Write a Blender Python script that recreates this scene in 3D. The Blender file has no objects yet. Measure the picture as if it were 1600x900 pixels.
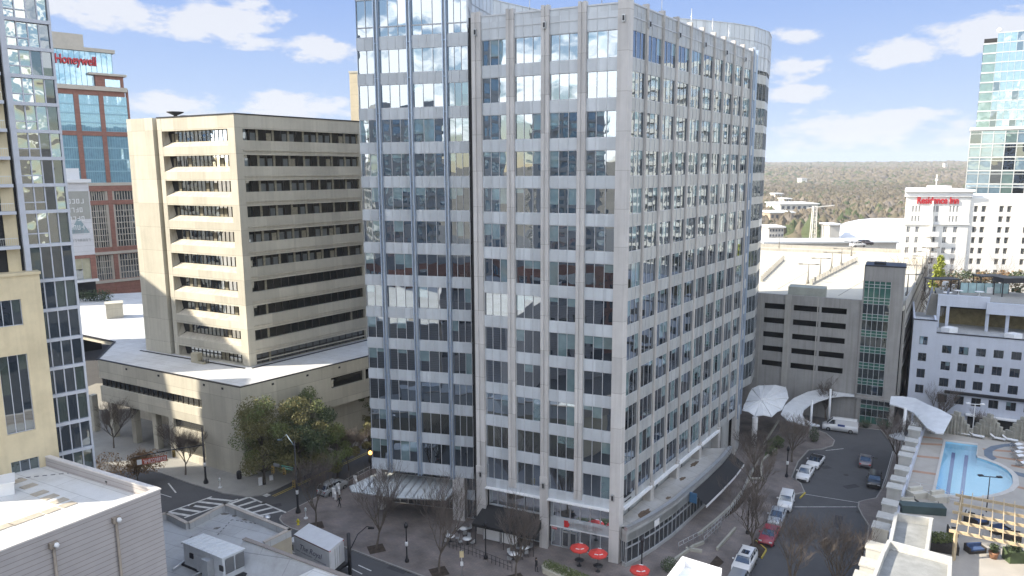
import bpy, bmesh, math, random
from mathutils import Vector, Matrix
rnd = random.Random(7)
S = bpy.context.scene
COL = S.collection
# ------------------------------------------------------------------ camera
F, H, PITCH, ROLL = 1134.0, 44.3, math.radians(9.2), 0.005
cam = bpy.data.cameras.new('camera'); cam.sensor_width = 36.0; cam.lens = F/1600*36
cam.clip_start = 0.5; cam.clip_end = 20000
co = bpy.data.objects.new('camera', cam); COL.objects.link(co)
fw = Vector((0, math.cos(PITCH), -math.sin(PITCH))); up0 = Vector((0, math.sin(PITCH), math.cos(PITCH))); rt0 = Vector((1, 0, 0))
cr, sr = math.cos(ROLL), math.sin(ROLL)
rt = rt0*cr - up0*sr; up = up0*cr + rt0*sr
M = Matrix(((rt.x, up.x, -fw.x, 0), (rt.y, up.y, -fw.y, 0), (rt.z, up.z, -fw.z, H), (0, 0, 0, 1)))
co.matrix_world = M; S.camera = co
# ------------------------------------------------------------------ light
SUN_HEAD, SUN_EL = math.radians(262), math.radians(33)
sdir = Vector((math.sin(SUN_HEAD)*math.cos(SUN_EL), math.cos(SUN_HEAD)*math.cos(SUN_EL), math.sin(SUN_EL)))
sl = bpy.data.lights.new('sun', 'SUN'); sl.energy = 3.6; sl.angle = math.radians(0.5); sl.color = (1.0, 0.91, 0.75)
so = bpy.data.objects.new('sun', sl); COL.objects.link(so); so.rotation_euler = sdir.to_track_quat('Z', 'Y').to_euler(); so.location = (0, 0, 200)
W = bpy.data.worlds.new('World'); S.world = W; W.use_nodes = True
wn = W.node_tree.nodes; wl = W.node_tree.links
for n in list(wn): wn.remove(n)
SKY_STRENGTH = 0.15; SKY_K = 0.22
wo = wn.new('ShaderNodeOutputWorld'); bg = wn.new('ShaderNodeBackground'); bg.inputs['Strength'].default_value = SKY_STRENGTH
sky = wn.new('ShaderNodeTexSky'); sky.sky_type = 'NISHITA'; sky.sun_disc = False
sky.sun_elevation = SUN_EL; sky.sun_rotation = SUN_HEAD; sky.air_density = 1.0; sky.dust_density = 0.6; sky.ozone_density = 1.2
tc = wn.new('ShaderNodeTexCoord'); sep = wn.new('ShaderNodeSeparateXYZ'); wl.new(tc.outputs['Generated'], sep.inputs[0])
def wm(op, a, b=None, c=None, clamp=False):
    n = wn.new('ShaderNodeMath'); n.operation = op; n.use_clamp = clamp
    for i, v in enumerate((a, b, c)):
        if v is None: continue
        if isinstance(v, (int, float)): n.inputs[i].default_value = v
        else: wl.new(v, n.inputs[i])
    return n.outputs[0]
az = wm('ARCTAN2', sep.outputs['X'], sep.outputs['Y'])
hlen = wm('SQRT', wm('ADD', wm('MULTIPLY', sep.outputs['X'], sep.outputs['X']), wm('MULTIPLY', sep.outputs['Y'], sep.outputs['Y'])))
el = wm('DIVIDE', sep.outputs['Z'], wm('MAXIMUM', hlen, 0.02))
def wnoise(scale, detail=6.0, rough=0.6, zs=2.6):
    mp = wn.new('ShaderNodeMapping'); mp.inputs['Scale'].default_value = (1, 1, zs); wl.new(tc.outputs['Generated'], mp.inputs[0])
    n = wn.new('ShaderNodeTexNoise'); n.inputs['Scale'].default_value = scale; n.inputs['Detail'].default_value = detail; n.inputs['Roughness'].default_value = rough
    wl.new(mp.outputs[0], n.inputs['Vector']); return n.outputs['Fac']
nz = wnoise(11, 7, .58, 2.0); nz2 = wnoise(34, 5)
def pix_dir(u, v):
    d = fw*F + rt*(u-800) - up*(v-450); return math.atan2(d.x, d.y), d.z/math.hypot(d.x, d.y)
clouds = [(150,12,105,30,1.0),(345,30,120,36,1.0),(505,72,62,26,1.0),(455,165,92,28,1.0),(258,166,60,20,.8),(1238,104,46,26,1.0),(1252,146,48,14,.9),
          (1240,58,34,16,.8),(1410,80,50,21,1.0),(1345,205,170,30,.75),(1420,182,66,13,1.0),(1575,48,95,30,.9),(420,62,40,12,.6),(330,150,26,8,.3)]
field = None
for (u, v, a, b, s) in clouds:
    A, E = pix_dir(u, v)
    dx = wm('MULTIPLY', wm('SUBTRACT', az, A), F/a); dy = wm('MULTIPLY', wm('SUBTRACT', el, E), F/b)
    r = wm('SUBTRACT', 1.0, wm('SQRT', wm('ADD', wm('MULTIPLY', dx, dx), wm('MULTIPLY', dy, dy))))
    r = wm('MULTIPLY', r, s)
    field = r if field is None else wm('MAXIMUM', field, r)
# everywhere else: added scattered clouds, far brighter behind and overhead to fill the shade
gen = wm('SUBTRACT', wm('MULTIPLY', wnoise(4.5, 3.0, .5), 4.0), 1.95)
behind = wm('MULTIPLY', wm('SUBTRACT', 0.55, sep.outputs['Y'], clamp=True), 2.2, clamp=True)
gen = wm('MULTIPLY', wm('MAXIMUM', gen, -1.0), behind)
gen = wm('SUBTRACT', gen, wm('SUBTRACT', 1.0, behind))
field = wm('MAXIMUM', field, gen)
f2 = wm('ADD', wm('MULTIPLY', field, 1.35), wm('MULTIPLY', wm('SUBTRACT', nz, 0.50), 3.0))
f2 = wm('ADD', f2, wm('MULTIPLY', wm('SUBTRACT', nz2, 0.5), 1.7))
ramp = wm('MULTIPLY', wm('SUBTRACT', f2, 0.08), 2.1, clamp=True)
ramp = wm('MULTIPLY', ramp, 0.88)
ramp = wm('MULTIPLY', ramp, wm('MULTIPLY', wm('ADD', el, 0.02), 30.0, clamp=True))
# Nishita's white horizon is compressed a little, as the clear winter air in the photograph
lum = wn.new('ShaderNodeRGBToBW'); wl.new(sky.outputs[0], lum.inputs[0])
kk = wm('DIVIDE', 1.28, wm('ADD', 1.0, wm('MULTIPLY', lum.outputs[0], SKY_K)))
vm = wn.new('ShaderNodeVectorMath'); vm.operation = 'SCALE'; wl.new(sky.outputs[0], vm.inputs[0]); wl.new(kk, vm.inputs['Scale'])
tgr = wm('MULTIPLY', el, 2.6, clamp=True); tgr = wm('POWER', tgr, 0.8)
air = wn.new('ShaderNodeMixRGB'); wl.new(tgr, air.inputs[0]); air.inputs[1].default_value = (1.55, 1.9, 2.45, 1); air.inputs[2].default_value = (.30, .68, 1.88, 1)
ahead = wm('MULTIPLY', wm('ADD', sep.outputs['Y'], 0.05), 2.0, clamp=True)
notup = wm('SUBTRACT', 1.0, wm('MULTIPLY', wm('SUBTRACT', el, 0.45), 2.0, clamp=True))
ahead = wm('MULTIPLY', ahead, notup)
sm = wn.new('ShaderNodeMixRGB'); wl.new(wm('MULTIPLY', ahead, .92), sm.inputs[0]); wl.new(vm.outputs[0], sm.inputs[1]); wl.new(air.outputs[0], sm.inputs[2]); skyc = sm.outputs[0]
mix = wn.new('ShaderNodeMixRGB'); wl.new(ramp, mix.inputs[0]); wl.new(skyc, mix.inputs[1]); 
cc = wn.new('ShaderNodeMixRGB'); wl.new(ahead, cc.inputs[0]); cc.inputs[1].default_value = (9.5, 9.3, 9.0, 1); cc.inputs[2].default_value = (2.15, 2.2, 2.35, 1); wl.new(cc.outputs[0], mix.inputs[2])  # first colour: bright unseen clouds added as fill light
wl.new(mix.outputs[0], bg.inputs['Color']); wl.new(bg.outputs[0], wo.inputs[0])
S.view_settings.view_transform = 'Standard'; S.view_settings.look = 'None'; S.view_settings.gamma = 1.0
S.view_settings.exposure = 1.45
S.cycles.max_bounces = 6; S.cycles.diffuse_bounces = 3; S.cycles.glossy_bounces = 3; S.cycles.transparent_max_bounces = 6
S.cycles.caustics_reflective = False; S.cycles.caustics_refractive = False
S.cycles.use_denoising = True
HAZE = 0.00011
S.cycles.volume_bounces = 0
# ------------------------------------------------------------------ calibration: a pixel of the survey photo back to a point of the ground
def ray(u, v): return fw*F + rt*(u-800) - up*(v-450)
def at(u, v, z=0.0):
    d = ray(u, v); t = (z-H)/d.z; return Vector((d.x*t, d.y*t, z))
def hz(u, v, x, y):
    d = ray(u, v); return H + d.z*math.hypot(x, y)/math.hypot(d.x, d.y)
class Fr:                       # a wall's frame: s along, d outward, z up
    def __init__(self, p, head, side):
        a = math.radians(head); self.p = Vector((p[0], p[1], 0)); self.u = Vector((math.sin(a), math.cos(a), 0))
        self.n = Vector((self.u.y, -self.u.x, 0))*side; self.head = head
    def pt(self, s, d, z): 
        q = self.p + self.u*s + self.n*d; return Vector((q.x, q.y, z))
    def sz(self, u, v, d=0):
        r = ray(u, v); p = self.p + self.n*d
        det = -r.x*self.u.y + self.u.x*r.y
        t = (-p.x*self.u.y + self.u.x*p.y)/det; s = (r.x*p.y - r.y*p.x)/det
        return s, H + t*r.z
# ------------------------------------------------------------------ mesh builder
class MB:
    def __init__(self): self.v = []; self.f = []; self.m = []; self.sm = []
    def face(self, pts, m=0, sm=False):
        i = len(self.v); self.v += [tuple(p) for p in pts]; self.f.append(tuple(range(i, i+len(pts)))); self.m.append(m); self.sm.append(sm)
    def grid(self, rings, m=0, close=True, caps=True, sm=False):
        i = len(self.v); n = len(rings[0])
        for r in rings: self.v += [tuple(p) for p in r]
        for a in range(len(rings)-1):
            for b in range(n if close else n-1):
                c = (b+1) % n
                self.f.append((i+a*n+b, i+a*n+c, i+(a+1)*n+c, i+(a+1)*n+b)); self.m.append(m); self.sm.append(sm)
        if caps and close:
            self.f.append(tuple(i+b for b in reversed(range(n)))); self.m.append(m); self.sm.append(False)
            self.f.append(tuple(i+(len(rings)-1)*n+b for b in range(n))); self.m.append(m); self.sm.append(False)
    def prism(self, poly, z0, z1, m=0, mt=None, bottom=True):
        P = [Vector((p[0], p[1])) for p in poly]
        A = sum(P[i].x*P[(i+1) % len(P)].y - P[(i+1) % len(P)].x*P[i].y for i in range(len(P)))
        if A < 0: P.reverse()
        n = len(P)
        for i in range(n):
            a, b = P[i], P[(i+1) % n]
            self.face([(a.x, a.y, z0), (b.x, b.y, z0), (b.x, b.y, z1), (a.x, a.y, z1)], m)
        self.face([(p.x, p.y, z1) for p in P], m if mt is None else mt)
        if bottom: self.face([(p.x, p.y, z0) for p in reversed(P)], m)
    def fb(self, fr, s0, s1, d0, d1, z0, z1, m=0, mt=None):     # box in a wall frame
        self.prism([fr.pt(s0, d0, 0), fr.pt(s1, d0, 0), fr.pt(s1, d1, 0), fr.pt(s0, d1, 0)], z0, z1, m, mt)
    def box(self, c, sx, sy, sz, rot=0.0, m=0):                  # c = base centre
        ca, sa = math.cos(rot), math.sin(rot)
        P = [(c[0]+x*ca-y*sa, c[1]+x*sa+y*ca) for x, y in ((-sx/2, -sy/2), (sx/2, -sy/2), (sx/2, sy/2), (-sx/2, sy/2))]
        self.prism(P, c[2], c[2]+sz, m)
    def bar(self, a, b, w, h=None, m=0):
        a, b = Vector(a), Vector(b); h = h or w; d = (b-a).normalized()
        x = d.cross(Vector((0, 0, 1)))
        x = Vector((1, 0, 0)) if x.length < 1e-4 else x.normalized()
        y = x.cross(d).normalized()
        r = [[p + x*(sx*w/2) + y*(sy*h/2) for sx, sy in ((-1, -1), (1, -1), (1, 1), (-1, 1))] for p in (a, b)]
        self.grid(r, m)
    def tube(self, pts, rad, n=6, m=0, caps=True, sm=True):
        pts = [Vector(p) for p in pts]; rings = []
        x = None
        for i, p in enumerate(pts):
            d = (pts[min(i+1, len(pts)-1)] - pts[max(i-1, 0)]).normalized()
            if x is None:
                x = d.cross(Vector((0, 0, 1))); x = Vector((1, 0, 0)) if x.length < 1e-3 else x.normalized()
            else:
                x = (x - d*x.dot(d)); x = x.normalized() if x.length > 1e-4 else Vector((1, 0, 0))
            y = d.cross(x); r = rad[i] if isinstance(rad, (list, tuple)) else rad
            rings.append([p + (x*math.cos(2*math.pi*k/n) + y*math.sin(2*math.pi*k/n))*r for k in range(n)])
        self.grid(rings, m, True, caps, sm)
    def lathe(self, c, prof, n=12, m=0, sm=True):                 # prof = [(r,z)]
        self.grid([[(c[0]+r*math.cos(2*math.pi*k/n), c[1]+r*math.sin(2*math.pi*k/n), c[2]+z) for k in range(n)] for r, z in prof], m, True, True, sm)
    def build(self, name, mats, parent=None, org=None):
        me = bpy.data.meshes.new(name)
        if org is None: org = parent.location if parent is not None else Vector((0, 0, 0))
        if parent is not None and parent.parent is not None: org = Vector(parent['org'])
        org = Vector(org)
        me.from_pydata([(a-org.x, b-org.y, c-org.z) for a, b, c in self.v], [], self.f)
        if not isinstance(mats, (list, tuple)): mats = [mats]
        for q in mats: me.materials.append(q)
        me.polygons.foreach_set('material_index', self.m); me.polygons.foreach_set('use_smooth', self.sm); me.update()
        o = bpy.data.objects.new(name, me); COL.objects.link(o)
        if parent is not None: o.parent = parent
        else: o.location = org
        return o
ORG = {}
def thing(name, label, cat, loc, group=None, rz=0.0):
    o = bpy.data.objects.new(name, None); o.empty_display_size = 0.3; COL.objects.link(o)
    o.location = loc; o.rotation_euler = (0, 0, rz); o['label'] = label; o['category'] = cat
    if group: o['group'] = group
    return o
def tag(o, label, cat, group=None):
    o['label'] = label; o['category'] = cat
    if group: o['group'] = group
    return o
def part(p, name, mb, mats, label=None):
    me_org = p
    while me_org.parent is not None: me_org = me_org.parent
    me = bpy.data.meshes.new(name); org = Vector(me_org.location)
    # thing frame may be rotated: parts are authored in world space when rz == 0
    me.from_pydata([(a-org.x, b-org.y, c-org.z) for a, b, c in mb.v], [], mb.f)
    if not isinstance(mats, (list, tuple)): mats = [mats]
    for q in mats: me.materials.append(q)
    me.polygons.foreach_set('material_index', mb.m); me.polygons.foreach_set('use_smooth', mb.sm); me.update()
    o = bpy.data.objects.new(name, me); COL.objects.link(o); o.parent = p
    if label: o['label'] = label
    return o
def struct(name, mb, mats, kind='structure'):
    o = mb.build(name, mats); o['kind'] = kind; return o
def copy_tree(o, loc=None, rz=None, label=None, group=None, parent=None):
    c = o.copy(); COL.objects.link(c)
    if parent is not None: c.parent = parent
    if loc is not None: c.location = loc
    if rz is not None: c.rotation_euler = (0, 0, rz)
    if label: c['label'] = label
    if group: c['group'] = group
    for ch in list(o.children): copy_tree(ch, parent=c)
    return c
# ------------------------------------------------------------------ materials
def nodes(name):
    m = bpy.data.materials.new(name); m.use_nodes = True; nt = m.node_tree
    return m, nt, nt.nodes['Principled BSDF']
def mat(name, col, rough=0.8, var=0.12, scale=0.6, col2=None, bump=0.0, bscale=8.0, metal=0.0, streak=0.0, joint=None, spec=0.5, cell=None):
    """procedural surface: base colour broken up by two noises, optional rain streaks and panel joints"""
    m, nt, b = nodes(name); N, L = nt.nodes, nt.links
    g = N.new('ShaderNodeNewGeometry'); pos = g.outputs['Position']
    n1 = N.new('ShaderNodeTexNoise'); n1.inputs['Scale'].default_value = scale; n1.inputs['Detail'].default_value = 8; n1.inputs['Roughness'].default_value = .65; L.new(pos, n1.inputs['Vector'])
    c2 = col2 or tuple(c*(1-2.2*var) for c in col)
    mx = N.new('ShaderNodeMixRGB'); mx.inputs[1].default_value = (*c2, 1); mx.inputs[2].default_value = (*[min(1, c*(1+var*.6)) for c in col], 1)
    rp = N.new('ShaderNodeMapRange'); rp.inputs[1].default_value = .25; rp.inputs[2].default_value = .62; L.new(n1.outputs['Fac'], rp.inputs[0]); L.new(rp.outputs[0], mx.inputs[0])
    out = mx.outputs[0]
    if streak:
        mp = N.new('ShaderNodeMapping'); mp.inputs['Scale'].default_value = (2.2, 2.2, 0.12); L.new(pos, mp.inputs[0])
        n2 = N.new('ShaderNodeTexNoise'); n2.inputs['Scale'].default_value = 1.0; n2.inputs['Detail'].default_value = 6; L.new(mp.outputs[0], n2.inputs['Vector'])
        r2 = N.new('ShaderNodeMapRange'); r2.inputs[1].default_value = .45; r2.inputs[2].default_value = .75; L.new(n2.outputs['Fac'], r2.inputs[0])
        ms = N.new('ShaderNodeMath'); ms.operation = 'MULTIPLY'; ms.inputs[1].default_value = streak; L.new(r2.outputs[0], ms.inputs[0])
        m2 = N.new('ShaderNodeMixRGB'); m2.blend_type = 'MULTIPLY'; L.new(ms.outputs[0], m2.inputs[0]); L.new(out, m2.inputs[1]); m2.inputs[2].default_value = (.55, .52, .48, 1); out = m2.outputs[0]
    if joint:                                                     # horizontal joints every `joint` metres
        sp = N.new('ShaderNodeSeparateXYZ'); L.new(pos, sp.inputs[0])
        a = N.new('ShaderNodeMath'); a.operation = 'DIVIDE'; a.inputs[1].default_value = joint; L.new(sp.outputs[2], a.inputs[0])
        f = N.new('ShaderNodeMath'); f.operation = 'FRACT'; L.new(a.outputs[0], f.inputs[0])
        l = N.new('ShaderNodeMath'); l.operation = 'LESS_THAN'; l.inputs[1].default_value = 0.05/joint if joint > .5 else 0.12; L.new(f.outputs[0], l.inputs[0])
        m3 = N.new('ShaderNodeMixRGB'); m3.blend_type = 'MULTIPLY'; L.new(l.outputs[0], m3.inputs[0]); L.new(out, m3.inputs[1]); m3.inputs[2].default_value = (.62, .6, .58, 1); out = m3.outputs[0]
    if cell:                                                      # panel-to-panel tone shifts
        sn = N.new('ShaderNodeVectorMath'); sn.operation = 'SNAP'; L.new(pos, sn.inputs[0]); sn.inputs[1].default_value = cell
        wn_ = N.new('ShaderNodeTexWhiteNoise'); wn_.noise_dimensions = '3D'; L.new(sn.outputs[0], wn_.inputs['Vector'])
        rr = N.new('ShaderNodeMapRange'); rr.inputs[3].default_value = .84; rr.inputs[4].default_value = 1.06; L.new(wn_.outputs['Value'], rr.inputs[0])
        m4 = N.new('ShaderNodeMixRGB'); m4.blend_type = 'MULTIPLY'; m4.inputs[0].default_value = 1; L.new(out, m4.inputs[1]); L.new(rr.outputs[0], m4.inputs[2]); out = m4.outputs[0]
    L.new(out, b.inputs['Base Color']); b.inputs['Roughness'].default_value = rough; b.inputs['Metallic'].default_value = metal
    b.inputs['Specular IOR Level'].default_value = spec
    if bump:
        n3 = N.new('ShaderNodeTexNoise'); n3.inputs['Scale'].default_value = bscale; n3.inputs['Detail'].default_value = 5; L.new(pos, n3.inputs['Vector'])
        bp = N.new('ShaderNodeBump'); bp.inputs['Strength'].default_value = bump; bp.inputs['Distance'].default_value = .05; L.new(n3.outputs['Fac'], bp.inputs['Height']); L.new(bp.outputs[0], b.inputs['Normal'])
    return m
def glass(name, inner, refl=0.3, tint=(.8, .9, 1.0), wave=0.02, ior=1.7, rough=0.0, wscale=0.35):
    """coated window pane: mirror coat with slight waviness over the room or blind behind it"""
    m, nt, b = nodes(name); N, L = nt.nodes, nt.links
    g = N.new('ShaderNodeNewGeometry')
    n1 = N.new('ShaderNodeTexNoise'); n1.inputs['Scale'].default_value = .9; n1.inputs['Detail'].default_value = 3; L.new(g.outputs['Position'], n1.inputs['Vector'])
    mx = N.new('ShaderNodeMixRGB'); L.new(n1.outputs['Fac'], mx.inputs[0]); mx.inputs[1].default_value = (*[c*.6 for c in inner], 1); mx.inputs[2].default_value = (*[c*1.35 for c in inner], 1)
    L.new(mx.outputs[0], b.inputs['Base Color']); b.inputs['Roughness'].default_value = .6; b.inputs['Specular IOR Level'].default_value = 0.0
    gl = N.new('ShaderNodeBsdfGlossy'); gl.inputs['Roughness'].default_value = rough; gl.inputs['Color'].default_value = (*tint, 1)
    fr = N.new('ShaderNodeFresnel'); fr.inputs['IOR'].default_value = ior
    mr = N.new('ShaderNodeMapRange'); mr.inputs[1].default_value = 0; mr.inputs[2].default_value = 1; mr.inputs[3].default_value = refl; mr.inputs[4].default_value = 1; L.new(fr.outputs[0], mr.inputs[0])
    if wave:
        n2 = N.new('ShaderNodeTexNoise'); n2.inputs['Scale'].default_value = wscale; n2.inputs['Detail'].default_value = 1.5; L.new(g.outputs['Position'], n2.inputs['Vector'])
        bp = N.new('ShaderNodeBump'); bp.inputs['Strength'].default_value = 1.0; bp.inputs['Distance'].default_value = wave; L.new(n2.outputs['Fac'], bp.inputs['Height'])
        L.new(bp.outputs[0], gl.inputs['Normal'])
    ms = N.new('ShaderNodeMixShader'); L.new(mr.outputs[0], ms.inputs[0]); L.new(b.outputs[0], ms.inputs[1]); L.new(gl.outputs[0], ms.inputs[2])
    L.new(ms.outputs[0], N['Material Output'].inputs['Surface'])
    return m
def plain(name, col, rough=0.5, metal=0.0, var=0.06): return mat(name, col, rough, var, 3.0, metal=metal)
G_dark = glass('tower_glass_dark', (.012, .015, .018), .27, wave=.010, ior=1.95)
G_blind = glass('tower_glass_blind', (.17, .25, .255), .25, wave=.010, ior=1.95)
G_brown = glass('tower_glass_brown', (.035, .036, .034), .34, wave=.012)
G_wing = glass('wing_glass', (.02, .025, .032), .34, wave=.016)
G_wingb = glass('wing_glass_blind', (.17, .2, .22), .42, wave=.016)
TG = [G_dark, G_blind, G_brown]; WG = [G_wing, G_wingb, G_brown]
M_pillar = mat('precast_pillar', (.55, .53, .515), .75, .05, .5, streak=.34, joint=4.02, cell=(2.0, 2.0, 4.02))
M_pillar2 = mat('precast_pillar_right', (.50, .475, .45), .75, .06, .5, streak=.4, cell=(1.9, 1.9, 4.02))  # right face copy, darker and browner with heavier streaks
M_span = mat('spandrel_panel', (.52, .55, .58), .3, .04, .4, spec=.7, streak=.14, cell=(1.02, 1.02, 4.02))
M_span_w = mat('spandrel_panel_warm', (.40, .41, .405), .3, .05, .4, spec=.7, streak=.22, cell=(1.3, 1.3, 4.02))
M_mull = plain('mullion_metal', (.50, .51, .53), .4, .2)
M_mullb = plain('fin_metal_blue', (.42, .50, .62), .3, .5)
M_conc = mat('office_concrete', (.55, .515, .425),   .9, .05, .35, streak=.22, joint=3.92, cell=(3, 3, 3.92))
M_conc_d = mat('office_concrete_sill', (.52, .475, .385), .9, .09, .6, streak=.5)
def roofmat(name, c, stain, rot=28, w=1.9):
    m, nt, b = nodes(name); N, L = nt.nodes, nt.links
    g = N.new('ShaderNodeNewGeometry'); mp = N.new('ShaderNodeMapping'); mp.inputs['Rotation'].default_value = (0, 0, math.radians(rot)); L.new(g.outputs['Position'], mp.inputs[0])
    t = N.new('ShaderNodeTexBrick'); t.inputs['Scale'].default_value = 1; t.inputs['Brick Width'].default_value = 7.5; t.inputs['Row Height'].default_value = w; t.inputs['Mortar Size'].default_value = .035; t.inputs['Mortar Smooth'].default_value = .3
    t.inputs['Color1'].default_value = (*c, 1); t.inputs['Color2'].default_value = (*[x*.93 for x in c], 1); t.inputs['Mortar'].default_value = (*[x*.66 for x in c], 1); L.new(mp.outputs[0], t.inputs[0]); out = t.outputs[0]
    for sc, lo, hi, am in ((.16, .46, .72, .55), (.7, .5, .8, .35), (5, .4, .8, .15)):
        n = N.new('ShaderNodeTexNoise'); n.inputs['Scale'].default_value = sc; n.inputs['Detail'].default_value = 9; n.inputs['Roughness'].default_value = .7; L.new(g.outputs['Position'], n.inputs['Vector'])
        r = N.new('ShaderNodeMapRange'); r.inputs[1].default_value = lo; r.inputs[2].default_value = hi; r.inputs[4].default_value = am; L.new(n.outputs['Fac'], r.inputs[0])
        x = N.new('ShaderNodeMixRGB'); x.blend_type = 'MULTIPLY'; L.new(r.outputs[0], x.inputs[0]); L.new(out, x.inputs[1]); x.inputs[2].default_value = (*stain, 1); out = x.outputs[0]
    L.new(out, b.inputs['Base Color']); b.inputs['Roughness'].default_value = .8; return m
M_roofw = roofmat('white_membrane', (.64, .64, .63), (.62, .58, .52)); M_roofg = roofmat('grey_membrane', (.42, .43, .44), (.5, .47, .42), 24)
M_black = plain('black_fabric', (.018, .018, .02), .8)
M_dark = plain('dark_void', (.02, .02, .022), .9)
M_white = mat('white_paint', (.72, .72, .72), .6, .04, .4)
M_iron = plain('dark_iron', (.03, .03, .035), .5, .4)
M_alu = plain('aluminium', (.55, .56, .57), .35, .7)
def pane_window(mb, fr, s0, s1, d, z0, z1, n, tilt=0.004, blind=0.35, gm=(1, 2, 3), fm=0, mw=.06, mh=.07):
    """glazing set at depth d of a wall: n panes that each tilt a hair, mullions, sill and head bars"""
    w = (s1-s0)/n
    for k in range(n):
        a, b = s0+k*w, s0+(k+1)*w
        ta, tb = rnd.uniform(-tilt, tilt)*w, rnd.uniform(-tilt, tilt)*(z1-z0)
        def P(s, z, x=0): 
            return fr.pt(s, d + (ta if s == b else 0) + (tb*(z-z0)/(z1-z0)), z)
        r = rnd.random()
        if r < blind:
            zb = z0 + (z1-z0)*rnd.choice((.0, .35, .5, .5, .65, .8))
            mb.face([P(a, zb), P(b, zb), P(b, z1), P(a, z1)] if zb > z0 else [P(a, z0), P(b, z0), P(b, z1), P(a, z1)], gm[1])
            if zb > z0: mb.face([P(a, z0), P(b, z0), P(b, zb), P(a, zb)], gm[0])
        else:
            mb.face([P(a, z0), P(b, z0), P(b, z1), P(a, z1)], gm[0] if r < .9 else gm[2])
    for k in range(n+1):
        c = s0+k*w; c = min(max(c, s0+mw/2), s1-mw/2)
        mb.fb(fr, c-mw/2, c+mw/2, d+.02, d+mh, z0, z1, fm)
    mb.fb(fr, s0, s1, d+.025, d+mh+.01, z0-.0, z0+.06, fm); mb.fb(fr, s0, s1, d+.025, d+mh+.01, z1-.06, z1, fm)
class Wins:
    """windows of one building: the 100 that show largest become children, the rest one mesh"""
    def __init__(self, mats, name='window'): self.l = []; self.mats = mats; self.name = name
    def add(self, mb, size): self.l.append((size, mb))
    def done(self, parent, limit=100):
        self.l.sort(key=lambda t: -t[0])
        for sz, mb in self.l[:limit]: part(parent, self.name, mb, self.mats)
        rest = MB()
        for sz, mb in self.l[limit:]:
            o = len(rest.v); rest.v += mb.v; rest.f += [tuple(i+o for i in f) for f in mb.f]; rest.m += mb.m; rest.sm += mb.sm
        if rest.f:
            o = part(parent, self.name, rest, self.mats); o['kind'] = 'stuff'
def seen(p, n):                 # rough apparent size of a unit area at p facing n
    v = Vector((p.x, p.y, p.z-H)); d = v.length; return abs(v.normalized().dot(n))/d/d
def text_mesh(txt, size, depth, name='letters', spacing=1.0, shear=0.0, bold=0.0):
    c = bpy.data.curves.new(name, 'FONT'); c.body = txt; c.size = size; c.extrude = depth; c.space_character = spacing; c.shear = shear; c.offset = bold
    c.align_x = 'CENTER'; c.align_y = 'BOTTOM_BASELINE'; c.resolution_u = 3
    o = bpy.data.objects.new(name, c); COL.objects.link(o)
    dg = bpy.context.evaluated_depsgraph_get(); me = bpy.data.meshes.new_from_object(o.evaluated_get(dg))
    bpy.data.objects.remove(o); return me
def put_text(parent, txt, size, fr, s, d, z, m, depth=.05, flip=False, name='lettering', spacing=1.0, shear=0.0, bold=0.0, sx=1.0):
    """letters standing on a wall; reading direction is chosen so they read from outside"""
    me = text_mesh(txt, size, depth, name, spacing, shear, bold); me.materials.clear(); me.materials.append(m)
    xdir = Vector((0, 0, 1)).cross(fr.n)
    Mx = Matrix(((xdir.x, 0, fr.n.x, 0), (xdir.y, 0, fr.n.y, 0), (0, 1, 0, 0), (0, 0, 0, 1)))
    q = parent
    while q is not None and q.parent is not None: q = q.parent
    org = Vector(q.location) if q is not None else Vector((0, 0, 0))
    base = fr.pt(s, d, z) - org
    me.transform(Matrix.Translation(base) @ Mx @ Matrix.Diagonal((sx, 1, 1, 1)))
    o = bpy.data.objects.new(name, me); COL.objects.link(o)
    if parent is not None: o.parent = parent
    return o
# ================================================================== main office tower
TC = (11.93, 76.45)
FG = Fr(TC, -66, -1); FR = Fr(TC, 35.6, 1)
tower = thing('office_tower', 'tall office tower of pale pillars and mirrored windows with a curved glass wing', 'office tower', (12, 100, 0))
ROWS = [58.45-4.02*k for k in range(13)]
WH = 2.75
# cores (behind glass)
DEP = .42
core = MB()
gA = FG.pt(17.8, -DEP-.05, 0); 
corner_in = FR.pt(0, 0, 0) + FG.n*(-DEP-.05) + FR.n*(-DEP-.05)
poly1 = [FG.pt(DEP, -DEP-.06, 0), FG.pt(17.8, -DEP-.06, 0), Vector((2.5, 104, 0)), Vector((22, 114, 0)), FR.pt(39.4, -DEP-.06, 0), FR.pt(DEP, -DEP-.06, 0)]
core.prism(poly1, 6.96, 60.4, 0, 1)
core.prism([FG.pt(2, -1.7, 0), FG.pt(17.8, -1.7, 0), Vector((2.5, 104, 0)), Vector((22, 114, 0)), FR.pt(39.4, -1.7, 0), FR.pt(2, -1.7, 0)], .1, 6.95, 0, 0)
part(tower, 'core_wall', core, [M_dark, M_roofg])
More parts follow.
